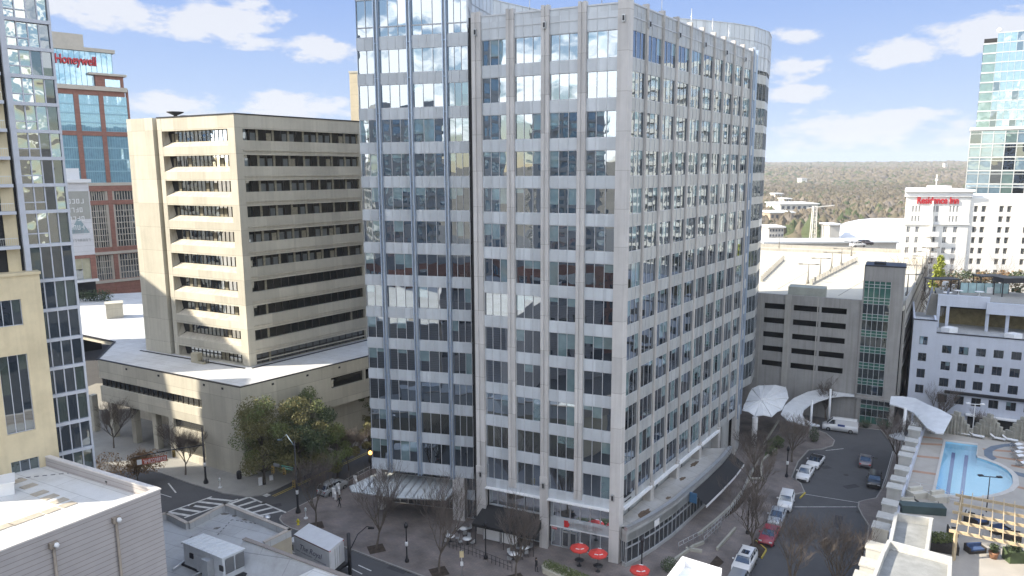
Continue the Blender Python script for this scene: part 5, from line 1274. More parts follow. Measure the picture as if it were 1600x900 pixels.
# ================================================================== glass tower far right
GT = front(1553, 120, 290, 122)
gt = thing('glass_condo_tower', 'pale blue glass tower with a narrow green side behind the hotel', 'tower', GT.pt(10, -8, 0))
G_gt = glass('condo_glass', (.17, .25, .32), .30, tint=(.8, .95, 1), wave=.03); G_gts = glass('condo_glass_green', (.12, .18, .18), .2, tint=(.8, .95, .92), wave=.02); M_gtw = mat('condo_band', (.46, .49, .50), .6, .05, .5)
zt = GT.sz(1553, 52)[1]; zset = GT.sz(1553, 203)[1]; GS = front(1553, 120, 290, -46); GS.n = -GT.u
LS = 16
l2 = None
m = MB(); m.fb(GT, .1, 46, -16, -.1, zset, zt-.2, 0, 1); m.fb(GT, -5, 60, -22, .9, 0, zset-.3, 0, 1); m.fb(GT, -3.6, .1, -16, -.4, zset, zt-1.5, 0, 1); part(gt, 'core_wall', m, [M_dark, M_roofg])
m = MB(); fls = [zt-3.05*k for k in range(int((zt-zset)/3.05)+1)]
Wg = Wins([M_gtw, G_gt, G_gts, G_dark], 'window_band')
for k, z in enumerate(fls):
    m.fb(GT, 0, 46, -.2, .08, z-.14, z+.14, 0); m.fb(GT, -3.7, -.002, -16, -.2, z-.3, z+.15, 0) if z < zt-1 else None
    if k:
        mb = MB(); n = 26
        for j in range(n):
            a = j*46/n; t = rnd.uniform(-.03, .03); g_ = 1 if rnd.random() < .85 else 3
            mb.face([GT.pt(a, t, z+.14), GT.pt(a+46/n, -t, z+.14), GT.pt(a+46/n, -t+rnd.uniform(-.02, .02), z+2.9), GT.pt(a, t, z+2.9)], g_)
        for j in range(0, n, 1): mb.fb(GT, j*46/n-.04, j*46/n+.04, .03, .1, z+.14, z+2.9, 0)
        mb.face([GT.pt(-3.6, -.35, z+.14), GT.pt(0, -.35, z+.14), GT.pt(0, -.35, z+2.9), GT.pt(-3.6, -.35, z+2.9)], 2) if k > 1 else None; mb.face([GT.pt(-3.65, -16, z+.14), GT.pt(-3.65, -.4, z+.14), GT.pt(-3.65, -.4, z+2.9), GT.pt(-3.65, -16, z+2.9)], 2) if k > 1 else None
        Wg.add(mb, z)
part(gt, 'floor_band', m, [M_gtw])
m = MB(); zz = zset; k = 0
while zz > 3:
    h_ = 4.35; m.fb(GT, -5.1, 60, -22, 1.1, zz-.35, zz+.1, 0)
    mb = MB(); n = 20
    for j in range(n):
        a = -5+j*65/n; t = rnd.uniform(-.03, .03); mb.face([GT.pt(a, .95+t, zz-4.2), GT.pt(a+65/n, .95-t, zz-4.2), GT.pt(a+65/n, .95-t, zz-.35), GT.pt(a, .95+t, zz-.35)], 3 if ((k == 0 or j < 5) and rnd.random() < .45) else (2 if rnd.random() < .4 else 1))
        mb.fb(GT, a-.12, a+.12, .97, 1.1, zz-4.2, zz-.35, 0)
    mb.fb(GT, -5, 60, .97, 1.08, zz-1.3, zz-1.1, 0)
    Wg.add(mb, zz); zz -= h_; k += 1
part(gt, 'floor_band', m, [M_gtw]); Wg.done(gt)
m = MB(); m.fb(GT, -5.3, 60, -22, 1.4, zset, zset+.9, 0); part(gt, 'terrace_edge', m, [M_white])
m = MB(); q = GT.pt(.5, -14, zt); m.tube([q, q+Vector((0, 0, 2.2))], .2); m.lathe(q+Vector((0, 0, 2.0)), [(.1, 0), (.8, .6), (.8, 1.2), (.1, 1.8)], 8, 1); part(gt, 'beacon', m, [M_white, M_white])
# ================================================================== pool deck building
DZ = 6.0
w0, w1 = at(1352, 930, 7), at(1443, 652, 7)
wh_ = math.degrees(math.atan2(w1.x-w0.x, w1.y-w0.y)); DF = Fr(w0, wh_, -1); DL = (w1-w0).length
if DF.n.x > 0: DF.n = -DF.n
deckb = thing('pool_deck_building', 'raised pool deck with stepped white wall piers along the drive', 'building', DF.pt(20, -6, 0))
M_pier = mat('pier_stucco', (.46, .455, .43), .85, .07, .6, streak=.3)
def deck_tex():
    m, nt, b = nodes('deck_paving'); N, L = nt.nodes, nt.links
    g = N.new('ShaderNodeNewGeometry'); mp = N.new('ShaderNodeMapping'); mp.inputs['Rotation'].default_value = (0, 0, math.radians(wh_-90+0)); L.new(g.outputs['Position'], mp.inputs[0])
    n = N.new('ShaderNodeTexNoise'); n.inputs['Scale'].default_value = .8; n.inputs['Detail'].default_value = 7; L.new(g.outputs['Position'], n.inputs['Vector'])
    x = N.new('ShaderNodeMixRGB'); x.inputs[1].default_value = (.30, .28, .25, 1); x.inputs[2].default_value = (.42, .39, .35, 1); L.new(n.outputs['Fac'], x.inputs[0])
    L.new(x.outputs[0], b.inputs['Base Color']); b.inputs['Roughness'].default_value = .85; return m
M_dk = deck_tex(); M_terra = mat('terracotta_band', (.36, .22, .15), .9, .1, 1); M_slate = mat('slate_band', (.12, .15, .19), .7, .1, 1)
PBL = PB.pt(2.5, .6, 0); PBR = PB.pt(78, .6, 0)
poolpx = [(1477.8, 689.8), (1528.3, 696.3), (1526.6, 715), (1541, 719.4), (1560, 726.6), (1574.3, 735.3), (1581.5, 744), (1582.5, 755.5), (1576.7, 764), (1562.7, 770), (1545, 774), (1529, 776.5), (1505.8, 776.5), (1461, 769.5)]
poolp = [at(u, v, DZ) for u, v in poolpx]
outer = [DF.pt(-6, -.3, 0), DF.pt(DL, -.3, 0), at(1452, 668, DZ), at(1600, 684, DZ), at(1800, 706, DZ), Vector((120, 40, 0)), Vector((60, 30, 0))]
# deck surface with a hole for the pool
bm = bmesh.new()
ov = [bm.verts.new((p.x, p.y, DZ)) for p in outer]; iv = [bm.verts.new((p.x, p.y, DZ)) for p in poolp]
eds = [bm.edges.new((ov[i], ov[(i+1) % len(ov)])) for i in range(len(ov))] + [bm.edges.new((iv[i], iv[(i+1) % len(iv)])) for i in range(len(iv))]
bmesh.ops.triangle_fill(bm, use_beauty=True, edges=eds)
dm = MB()
for f in bm.faces:
    vs = [v.co.copy() for v in f.verts]
    if f.normal.z < 0: vs.reverse()
    dm.face(vs, 0)
bm.free()
for i in range(len(outer)):
    a, b = outer[i], outer[(i+1) % len(outer)]; dm.face([(a.x, a.y, 0), (b.x, b.y, 0), (b.x, b.y, DZ), (a.x, a.y, DZ)], 1)
part(deckb, 'deck', dm, [M_dk, M_stuc])
for k, (c0, c1) in enumerate((((1432, 693), (1473, 695)), ((1426, 712), (1469, 716)), ((1420, 735), (1463, 741)), ((1437, 682), (1472, 686)), ((1536, 702), (1600, 707)), ((1545, 712), (1610, 722)), ((1580, 727), (1620, 735)), ((1586, 760), (1640, 772)))):
    a, b = at(*c0, DZ+.005), at(*c1, DZ+.005); d = (b-a).normalized(); n = Vector((-d.y, d.x, 0))*.35; m = MB(); m.face([a-n, b-n, b+n, a+n], 0); part(deckb, 'terracotta_stripe', m, [M_terra])
m = MB(); arc = [(1551, 720), (1538, 712), (1537, 703), (1548, 697), (1565, 694), (1585, 692)]; arc2 = [(1558, 716), (1551, 711), (1551, 705), (1559, 701), (1570, 698), (1588, 697)]
for k in range(5): m.face([at(*arc[k], DZ+.009), at(*arc2[k], DZ+.009), at(*arc2[k+1], DZ+.009), at(*arc[k+1], DZ+.009)], 0)
part(deckb, 'slate_band', m, [M_slate]); m = MB()
m.face([at(1583, 736, DZ+.009), at(1586, 742, DZ+.009), at(1640, 757, DZ+.009), at(1640, 748, DZ+.009)], 0)
part(deckb, 'slate_band', m, [M_slate])
m = MB()
n_ = len(poolp); cen = sum(poolp, Vector())/n_
big = [p + (p-cen).normalized()*.7 for p in poolp]
for i in range(n_): 
    j = (i+1) % n_; m.prism([poolp[i], poolp[j], big[j], big[i]], DZ+.002, DZ+.07, 0)
part(deckb, 'pool_coping', m, [mat('pool_coping', (.50, .48, .45), .8, .05, 1)])
m = MB()
for i in range(n_):
    a, b = poolp[i], poolp[(i+1) % n_]; m.face([(b.x, b.y, DZ-.9), (a.x, a.y, DZ-.9), (a.x, a.y, DZ), (b.x, b.y, DZ)], 0)
m.face([(p.x, p.y, DZ-.9) for p in reversed(poolp)], 0)
M_poolt = mat('pool_plaster', (.36, .61, .75), .7, .04, .3); part(deckb, 'pool_basin', m, [M_poolt])
def ptp(u, v, z): return at(u, v, z)
for (a, b) in (((1490.5, 702), (1481, 769)), ((1511, 706), (1503, 771))):
    p, q = at(*a, DZ-.4), at(*b, DZ-.4); p.z = q.z = DZ-.89; d = (q-p).normalized(); n = Vector((-d.y, d.x, 0))*.22; m = MB(); m.face([p+n, q+n, q-n, p-n], 0); part(deckb, 'lane_line', m, [plain('lane_blue', (.03, .06, .25), .7)])
mw, nt, b = nodes('pool_water'); N, L = nt.nodes, nt.links
b.inputs['Base Color'].default_value = (.55, .85, .95, 1); b.inputs['Roughness'].default_value = .05; b.inputs['Transmission Weight'].default_value = 1.0; b.inputs['IOR'].default_value = 1.2
tn = N.new('ShaderNodeTexNoise'); tn.inputs['Scale'].default_value = 1.6; bp = N.new('ShaderNodeBump'); bp.inputs['Distance'].default_value = .02; bp.inputs['Strength'].default_value = .5; L.new(tn.outputs[0], bp.inputs['Height']); L.new(bp.outputs[0], b.inputs['Normal'])
tr = N.new('ShaderNodeBsdfTransparent'); tr.inputs[0].default_value = (.86, .97, 1, 1); gls = N.new('ShaderNodeBsdfGlossy'); gls.inputs['Roughness'].default_value = .12; L.new(bp.outputs[0], gls.inputs['Normal'])
fz = N.new('ShaderNodeFresnel'); fz.inputs[0].default_value = 1.33; mxs = N.new('ShaderNodeMixShader'); fm_ = N.new('ShaderNodeMath'); fm_.operation = 'MULTIPLY'; fm_.inputs[1].default_value = .45; L.new(fz.outputs[0], fm_.inputs[0]); L.new(fm_.outputs[0], mxs.inputs[0]); L.new(tr.outputs[0], mxs.inputs[1]); L.new(gls.outputs[0], mxs.inputs[2]); L.new(mxs.outputs[0], N['Material Output'].inputs['Surface'])
m = MB(); m.face([(p.x, p.y, DZ-.12) for p in poolp], 0)
if Vector(m.v[0]).z and True: pass
struct('pool_water', m, [mw])
# wall piers stepping along the street, each pier its own part
m = MB(); m.fb(DF, -6, DL, -.5, 0, 0, DZ+.5, 0); m.fb(DF, 24, DL-1, -.5, -.2, DZ+.5, DZ+1.0, 0); part(deckb, 'street_wall', m, [M_stuc])
npier = 15
for k in range(npier):
    s = 1.5 + k*(DL-3)/(npier-1); m = MB(); top = 7.3 + (.5 if k % 3 == 0 else 0)
    m.fb(DF, s-.75, s+.75, -.3, 1.15, 0, top, 0); m.fb(DF, s-.85, s+.85, -.4, 1.25, top, top+.16, 0); part(deckb, 'pier', m, [M_pier])
# front roof boxes (machine room) near the camera
def roofbox(px, z, zlo, name, inset=.35, depth=.9, th=None):
    P = [at(u, v, z) for u, v in px]; 
    for p in P: p.z = 0
    A = sum(P[i].x*P[(i+1) % len(P)].y-P[(i+1) % len(P)].x*P[i].y for i in range(len(P)))
    if A < 0: P.reverse()
    m = MB(); m.prism(P, zlo, z-depth, 0, 1); part(th, name+'_walls', m, [M_pier, mat('gravel_membrane', (.26, .265, .26), .9, .15, .8) if 'gravel_membrane' not in bpy.data.materials else bpy.data.materials['gravel_membrane']])
    m = MB(); n = len(P)
    for i in range(n):
        a, b = P[i], P[(i+1) % n]; d = (b-a).normalized(); nn = Vector((-d.y, d.x, 0))*inset; m.prism([a, b, b+nn-d*inset*0, a+nn], z-depth, z+.0007*i, 0)
    part(th, name+'_parapet', m, [M_pier])
mr = thing('pool_plant_house', 'white walled roof boxes in front of the pool at the lower right', 'building', at(1430, 850, 0))
roofbox([(1386, 856), (1398, 800), (1458, 809), (1449, 872), (1480, 878)][:4], 9.6, DZ, 'rear', .3, .8, mr)
roofbox([(1377, 862), (1387, 843), (1488, 870), (1484, 960), (1340, 960)], 10.2, 0, 'front', .3, .7, mr)
# small railing
def rail(name, pts, z, h, mats, label, step=1.3, cat='railing', group=None, solid=0):
    m = MB(); P = [at(u, v, z) for u, v in pts]
    for a, b in zip(P[:-1], P[1:]):
        L = (b-a).length; n = max(1, int(L/step))
        for k in range(n+1):
            q = a.lerp(b, k/n); m.tube([q, q+Vector((0, 0, h))], .03, 4)
        for zz in (h, h*.5): m.tube([a+Vector((0, 0, zz)), b+Vector((0, 0, zz))], .025, 4)
    o = m.build(name, mats, org=P[0]); tag(o, label, cat, group); return o
rail('pool_fence', [(1413, 768), (1461, 777), (1480, 788), (1502, 792)], DZ, 1.4, [M_alu], 'thin metal fence between the pool and the roof boxes')
# pergola
M_wood = mat('pergola_timber', (.50, .40, .26), .8, .12, 1.5)
pg = thing('pergola', 'pale timber pergola with slatted top over the terrace seats below the pool', 'pergola', at(1560, 850, DZ))
PZ_ = DZ+3.0
A_, B_ = at(1503, 775, PZ_), at(1610, 795, PZ_); C_ = at(1494, 831, PZ_)
uu = (B_-A_).normalized(); vv = (C_-A_).normalized(); Lu, Lv = 24.0, (C_-A_).length
m = MB()
for j in range(5):
    p = A_+vv*(Lv*j/4)-uu*.6; m.bar(p, p+uu*Lu, .14, .3)
part(pg, 'beam', m, [M_wood])
m = MB()
k = 0
while k*.95 < Lu:
    p = A_+uu*(k*.95)-vv*.6+Vector((0, 0, .25)); m.bar(p, p+vv*(Lv+1.2), .08, .2); k += 1
part(pg, 'rafter', m, [M_wood])
for a in (0, 6.2, 12.4, 18.6):
    for b_ in (0, Lv):
        q = A_+uu*a+vv*b_; m = MB(); m.bar((q.x, q.y, DZ), (q.x, q.y, PZ_), .26, .26); part(pg, 'post', m, [M_wood])
# terrace furniture, one sofa/table etc. each a thing
M_cush = mat('cream_cushion', (.50, .48, .42), .9, .06, 2); M_navy = mat('navy_cushion', (.05, .09, .2), .9, .1, 2); M_rattan = mat('dark_rattan', (.035, .03, .028), .8, .2, 6)
def sofa(q, rz, w, cush, label, group=None):
    t = thing('outdoor_sofa', label, 'outdoor sofa', q, group, rz); b = MB()
    def bx(mb, x, y, z, sx, sy, sz): mb.box((q.x+x, q.y+y, q.z+z), sx, sy, sz)
    bx(b, 0, 0, 0, w, .9, .3); bx(b, 0, .38, .3, w, .14, .5); bx(b, -w/2+.07, 0, .3, .14, .9, .3); bx(b, w/2-.07, 0, .3, .14, .9, .3); part(t, 'frame', b, [M_rattan])
    c = MB(); n = max(1, round(w/.75))
    for k in range(n): bx(c, -w/2+.14+(k+.5)*(w-.28)/n, -.05, .301, (w-.28)/n-.03, .72, .16)
    for k in range(n): bx(c, -w/2+.14+(k+.5)*(w-.28)/n, .26, .462, (w-.28)/n-.03, .13, .38)
    part(t, 'cushions', c, [cush]); return t
for (u, v, rz, w, cu, lab) in ((1419, 789, .1, 2.0, M_cush, 'cream outdoor sofa left of the roof terrace planter'), (1456, 797, .1, 2.0, M_cush, 'cream outdoor sofa beside the pool fence, right of the other'), (1514, 812, .9, 1.6, M_cush, 'cream sofa under the left end of the pergola'), (1530, 818, .2, 1.6, M_navy, 'navy cushioned sofa under the pergola'), (1523, 862, .1, 1.8, M_navy, 'navy cushioned sofa in front of the pergola posts'), (1488, 835, 1.2, 1.2, M_cush, 'small cream armchair left of the pergola post'), (1562, 832, .2, 1.8, M_navy, 'navy sofa in the middle of the pergola'), (1580, 842, -.4, 1.6, M_rattan, 'dark rattan sofa in the right part of the pergola')):
    sofa(at(u, v, DZ), rz, w, cu, lab)
# planter box with shrub leaves
def leaf_blob(mb, c, rx, ry, rz_, n, size, mi=0, seed=1, hollow=.35, shape=None):
    R_ = random.Random(seed)
    for k in range(n):
        while True:
            x, y, z = R_.uniform(-1, 1), R_.uniform(-1, 1), R_.uniform(-1, 1); r = math.sqrt(x*x+y*y+z*z)
            if hollow < r <= 1: break
        p = Vector((c[0]+x*rx, c[1]+y*ry, c[2]+z*rz_)); a = Vector((R_.gauss(0, 1), R_.gauss(0, 1), R_.gauss(0, 1))).normalized(); b = a.cross(Vector((R_.gauss(0, 1), R_.gauss(0, 1), R_.gauss(0, 1)))).normalized(); s = size*R_.uniform(.6, 1.4)
        mb.face([p+a*s, p+b*s*.6, p-a*s, p-b*s*.6], mi if isinstance(mi, int) else R_.choice(mi))
def leafmat(name, c1, c2):
    m = mat(name, c1, .75, .3, 1.2, col2=c2); return m
M_lf1 = leafmat('leaf_green', (.12, .15, .05), (.07, .09, .03)); M_lf2 = leafmat('leaf_olive', (.15, .14, .055), (.09, .085, .035)); M_lf3 = leafmat('leaf_dark', (.055, .08, .035), (.03, .045, .022)); M_lfy = leafmat('leaf_yellow_green', (.26, .28, .04), (.16, .2, .03)); M_lfb = leafmat('leaf_russet', (.22, .13, .06), (.12, .08, .045))
def planter(u, v, z, sx, sy, h, rz, lab, lm=None, boxm=None, cat='planter', grp=None, pot=False, ph=.9, zabs=None):
    q = at(u, v, z); t = thing('planter', lab, cat, q, grp); m = MB()
    if pot: m.lathe(q, [(sx*.35, 0), (sx*.5, h*.8), (sx*.55, h), (sx*.45, h), (sx*.4, h*.9)], 12)
    else: m.box(q, sx, sy, h, rz)
    part(t, 'pot' if pot else 'box', m, [boxm or M_rattan]); m = MB(); leaf_blob(m, (q.x, q.y, q.z+h+ph*.4), sx*.5, sy*.5, ph*.6, int(260*max(1, sx)), .10, 0, int(u), .2); part(t, 'shrub', m, [lm or M_lf1]); return t
planter(1466, 858, DZ, 3.4, 1.5, .9, -.4, 'green shrubs in a box behind the white roof boxes', M_lf1)
planter(1552, 872, DZ, .9, .9, .7, 0, 'terracotta pot with a dark shrub below the pergola', M_lf3, mat('terracotta_pot', (.32, .16, .09), .8), pot=True)
planter(1583, 876, DZ, 1.5, 1.2, 1.2, 0, 'dark square planter box at the right below the pergola', M_lf3, M_lf3)
# fallen light awnings / parasols next to the terrace: pale square parasols
for i, (u, v, lab) in enumerate(((1432, 776, 'closed cream parasol lying over the left terrace seats'), (1466, 782, 'cream tarpaulin covered seat beside the pool fence'))):
    q = at(u, v, DZ); m = MB(); m.box(q, 1.9, 1.3, .7, .2); m.box(q+Vector((0, .35, .701)), 1.7, .4, .4, .2); o = m.build('covered_seat', [M_cush], org=q); tag(o, lab, 'covered seat')
m = MB(); q = at(1440, 800, DZ); m.box(q, 4.6, 1.3, .9, -.18); o = m.build('terrace_counter', [mat('teal_counter', (.05, .08, .08), .6)], org=q); tag(o, 'dark teal counter along the edge of the terrace by the roof boxes', 'counter')
# loungers
def lounger():
    t = thing('sun_lounger', 'white sun lounger', 'sun lounger', (0, 0, 0), 'white loungers around the pool'); a = MB()
    for x in (-.32, .28): a.box((x, 0, .27), .05, 1.9, .06)
    for x in (-.3, .26):
        for y in (-.8, .75): a.box((x, y, 0), .05, .05, .27)
    part(t, 'frame', a, [M_alu]); b = MB(); b.box((0, -.3, .331), .66, 1.25, .07)
    b.face([(-.33, .33, .35), (.33, .33, .35), (.33, .95, .8), (-.33, .95, .8)], 0); b.face([(-.33, .33, .29), (-.33, .95, .74), (.33, .95, .74), (.33, .33, .29)], 0); part(t, 'mattress', b, [M_white]); return t
lg0 = lounger(); first = True
lsp = [(1504, 680, 'left lounger between the stepped rocks at the far end'), (1526, 684, 'lounger just left of the middle stepped rock'), (1559, 688, 'lounger just right of the middle stepped rock'), (1578, 690, 'lounger beside the right stepped rock')] + [(1588+(k % 2)*3, 698+k*6, 'lounger number %s down in the column at the right edge' % ('one', 'two', 'three', 'four')[k]) for k in range(4)] + [(1597, 727, 'single lounger below the column at the right edge'), (1459, 676, 'lounger under the tip of the canopy')]
for i, (u, v, lab) in enumerate(lsp):
    q = at(u, v, DZ); rz = .9 if i < 4 else 1.9
    if i == 0: lg0.location = q; lg0.rotation_euler = (0, 0, rz); lg0['label'] = 'white pool '+lab
    else: copy_tree(lg0, q, rz, 'white pool '+lab)
# stepped rock fountains
M_rock = mat('grey_rock', (.30, .29, .25), .9, .15, 1.5, bump=.4, bscale=3)
for i, (u, v, lab) in enumerate(((1493, 678, 'left'), (1544, 682, 'middle'), (1597, 688, 'right'))):
    q = at(u, v, DZ); m = MB(); R_ = random.Random(i)
    for k in range(9):
        h = 1.2+(4-abs(k-4))*.55; m.box((q.x+(k-4)*.38*.9, q.y-(k-4)*.2, q.z), .45, .7+R_.random()*.3, h, .3+R_.uniform(-.2, .2))
    o = m.build('stepped_rock', [M_rock], org=q); tag(o, 'grey stepped stone pillar cluster, the %s one behind the pool' % lab, 'stone feature', 'stepped stones behind the pool')
# double headed deck lamps and white mast
def deck_lamp(u, v, lab, h=3.6, z=DZ):
    q = at(u, v, z); t = thing('deck_lamp', lab, 'lamp post', q); m = MB(); m.tube([q, q+Vector((0, 0, h))], [.07, .05], 6); part(t, 'pole', m, [M_iron if v > 700 else M_white])
    m = MB(); m.bar(q+Vector((-.8, .2, h)), q+Vector((.8, -.2, h)), .08); m.box(q+Vector((-.9, .22, h)), .5, .35, .15); m.box(q+Vector((.9, -.22, h)), .5, .35, .15); part(t, 'lamp_head', m, [M_iron if v > 700 else M_white]); return t
deck_lamp(1541, 800, 'double headed lamp on a thin pole at the near end of the pool', 4.2); deck_lamp(1519, 679, 'white double headed lamp between two loungers at the far end of the pool', 4.6)
# black cabana opening under the white block
zo1, zo0 = PB.sz(1530, 651)[1], PB.sz(1530, 672)[1]
for u0, u1 in ((1511, 1546), (1552, 1588)):
    m = MB(); m.fb(PB, PB.sz(u0, 660)[0], PB.sz(u1, 660)[0], -.14, .03, zo0, zo1, 0); part(pb, 'ground_opening', m, [M_dark])
m = MB(); m.fb(PB, PB.sz(1508, 650)[0], PB.sz(1592, 650)[0], -.14, .9, zo1+.1, zo1+.3, 0); part(pb, 'ground_canopy', m, [M_white])
rail('terrace_fence', [(1455, 669), (1540, 678.5), (1600, 685)], DZ, 1.3, [M_iron], 'dark metal fence behind the loungers at the far side of the deck')
# box of the lit white roof at the bottom centre: a building just below the camera
wb_ = thing('white_roof_house', 'bright white roof box at the bottom of the picture right of the corner pillar', 'building', at(1085, 890, 14)*1.0)
WBZ = 14.0
P = [at(1040, 903, WBZ), at(1066, 869, WBZ), at(1128, 888, WBZ), at(1118, 960, WBZ), at(1010, 950, WBZ)]
for p in P: p.z = 0
A = sum(P[i].x*P[(i+1) % 5].y-P[(i+1) % 5].x*P[i].y for i in range(5))
if A < 0: P.reverse()
m = MB(); m.prism(P, 0, WBZ-.6, 0, 0); part(wb_, 'walls', m, [mat('bright_white', (.8, .8, .8), .6, .02)])
m = MB()
for i in range(5):
    a, b = P[i], P[(i+1) % 5]; d = (b-a).normalized(); nn = Vector((-d.y, d.x, 0))*.4; m.prism([a, b, b+nn, a+nn], WBZ-.6, WBZ+.0007*i, 0)
part(wb_, 'parapet', m, [bpy.data.materials['bright_white']])
# ================================================================== wooded ridge, dome and distant buildings
R_ = random.Random(11)
def treemat(name, c1, c2): return mat(name, c1, 1.0, .3, .02, col2=c2, bump=.0)
M_f1 = treemat('bare_wood_grey', (.13, .108, .08), (.09, .08, .06)); M_f2 = treemat('bare_wood_brown', (.12, .105, .07), (.09, .08, .055)); M_f3 = treemat('pine_far', (.065, .08, .04), (.045, .06, .03)); M_f4 = treemat('bare_wood_pale', (.15, .13, .11), (.115, .10, .085))
fm = MB()
def crown(mb, c, r, h, mi, R_, n=5):
    # ragged low-poly crown made of small facets at this distance
    rings = []
    for (zr, rr) in ((0, .35), (.25, .95), (.55, 1.0), (.82, .6), (1.0, .12)):
        rings.append([(c[0]+math.cos(2*math.pi*k/n+zr)*r*rr*R_.uniform(.65, 1.3), c[1]+math.sin(2*math.pi*k/n+zr)*r*rr*R_.uniform(.65, 1.3), c[2]+h*zr*R_.uniform(.88, 1.12)) for k in range(n)])
    mb.grid(rings, mi, True, True, True)
cnt = 0
for k in range(33000):
    t = R_.random(); dist = 430*(4600/430)**(t**.92); a = math.radians(R_.uniform(9, 44)) if R_.random() < .85 else math.radians(R_.uniform(-42, -14))
    if a < 0 and dist < 500: continue
    x, y = math.sin(a)*dist, math.cos(a)*dist
    if dist < 620 and R_.random() < .35: continue
    sc = 1+dist/2600
    mi = 2 if R_.random() < (.10 if math.sin(x*.013)+math.sin(y*.011) < .8 else .32) else (0 if R_.random() < .5 else (1 if R_.random() < .6 else 3))
    n = 7 if dist < 900 else 5
    crown(fm, (x, y, hterr(x, y)+R_.uniform(-2, 1)), R_.uniform(3.8, 7.5)*sc, R_.uniform(9, 14)*(1+.25*math.sin(x*.004+y*.002)), mi, R_, n)
    if dist < 1400:       # loose twig tufts around nearer crowns
        for q in range(14):
            p = Vector((x+R_.gauss(0, 3.8), y+R_.gauss(0, 3.8), hterr(x, y)+R_.uniform(3, 15))); s = R_.uniform(.6, 1.8); u_ = Vector((R_.gauss(0, 1), R_.gauss(0, 1), R_.gauss(0, 1))).normalized()*s; w_ = u_.cross(Vector((R_.gauss(0, 1), R_.gauss(0, 1), 1))).normalized()*s*.5
            fm.face([p+u_*.6, p+w_*.6, p-u_*.6, p-w_*.6], mi)
o = struct('forest', fm, [M_f1, M_f2, M_f3, M_f4], 'stuff')
# dome
dq = at(1392, 366, 0); r_ = ray(1385, 367); k_ = 430/math.hypot(r_.x, r_.y); dc = Vector((r_.x*k_, r_.y*k_, 0))
M_dome = mat('dome_fabric', (.74, .76, .80), .5, .03, .05)
m = MB(); rings = []; nseg = 44
for j in range(9):
    a = j/8*math.pi/2; rings.append([(dc.x+math.cos(2*math.pi*k/nseg)*33*math.cos(a)**.8, dc.y+math.sin(2*math.pi*k/nseg)*24*math.cos(a)**.8, 18.5*math.sin(a)**.75) for k in range(nseg)])
m.grid(rings, 0, True, True, True)
dome = thing('sports_dome', 'white inflated sports dome in front of the winter woods', 'dome', dc); part(dome, 'fabric_shell', m, [M_dome])
m = MB()
for k in range(12): 
    a = math.radians(180+k*15); m.box((dc.x+37*math.cos(a), dc.y+25*math.sin(a), 0), 4, 1.5, 4+2*(k % 2), a)
part(dome, 'entry_locker', m, [M_white])
M_sil = mat('pale_siding', (.56, .54, .50), .8, .05, .3); M_tan = mat('tan_wall', (.44, .36, .28), .8, .06, .3); M_fgl = plain('far_window', (.10, .11, .13), .3)
def farbldg(u0, u1, vb, vt, dist, depth, lab, m_, rf=None, head=None, wins=(0, 0), name='distant_building'):
    r_ = ray(u0, vb); k_ = dist/math.hypot(r_.x, r_.y); p = Vector((r_.x*k_, r_.y*k_, 0)); r2 = ray(u1, vb); q = Vector((r2.x*k_, r2.y*k_, 0))
    fr = Fr(p, math.degrees(math.atan2(q.x-p.x, q.y-p.y)), 1)
    if fr.n.y > 0: fr.n = -fr.n
    L = (q-p).length; z1 = hz(u0, vt, p.x, p.y); z0 = min(hterr(p.x, p.y)-1, hz(u0, vb, p.x, p.y))
    t = thing(name, lab, 'building', fr.pt(L/2, 0, z0)); m = MB(); m.fb(fr, 0, L, -depth, 0, z0, z1, 0); part(t, 'walls', m, [m_])
    m = MB(); m.fb(fr, -.8, L+.8, -depth-.8, .8, z1, z1+.7, 0); part(t, 'roof', m, [rf or M_white])
    nx, ny = wins
    if nx:
        m = MB(); zv = hz(u0, vb, p.x, p.y)
        for i in range(nx):
            for j in range(ny): a = L*(i+.25)/nx; zz = zv+(z1-zv)*(j+.3)/ny; m.fb(fr, a, a+L*.5/nx, 0.02, .15, zz, zz+(z1-zv)*.45/ny, 0)
        part(t, 'window_rows', m, [M_fgl])
    return t
farbldg(1219, 1278, 330, 319.5, 560, 30, 'low white flat-roofed block at the foot of the woods', M_sil, wins=(7, 1))
farbldg(1203, 1240, 344, 333, 470, 20, 'tan low building left of the power mast', M_tan, wins=(5, 1))
farbldg(1201, 1224, 372, 356, 390, 14, 'small white house beside the tower edge below the tan building', M_sil, wins=(5, 2))
farbldg(1211, 1222, 308, 303, 800, 14, 'tiny white house among the bare trees on the left', M_sil, wins=(3, 1))
farbldg(1225, 1236, 315, 311, 700, 14, 'tiny pale house just above the flat-roofed block', M_sil, wins=(3, 1))
farbldg(1252, 1261, 283, 279, 1500, 20, 'little pale house high in the woods', M_sil)
farbldg(1476, 1480, 263, 255, 2600, 12, 'tiny white tower on the ridge line left of the glass tower', M_sil, wins=(1, 3))
farbldg(1296, 1312, 366, 352, 395, 10, 'white shed at the left end of the sports dome', M_sil)
# far white parking roof / retail strip behind the garage
farbldg(1195, 1400, 392, 380.5, 330, 16, 'long low white parking deck behind the garage roof', mat('far_deck', (.6, .6, .58), .8, .05, .1), mat('far_deck_roof', (.52, .55, .58), .8, .06, .1))
for k, u in enumerate((1228, 1262, 1296, 1330, 1366)):
    q = at(u, 378, 15); q = Vector((0, 0, 0))+q
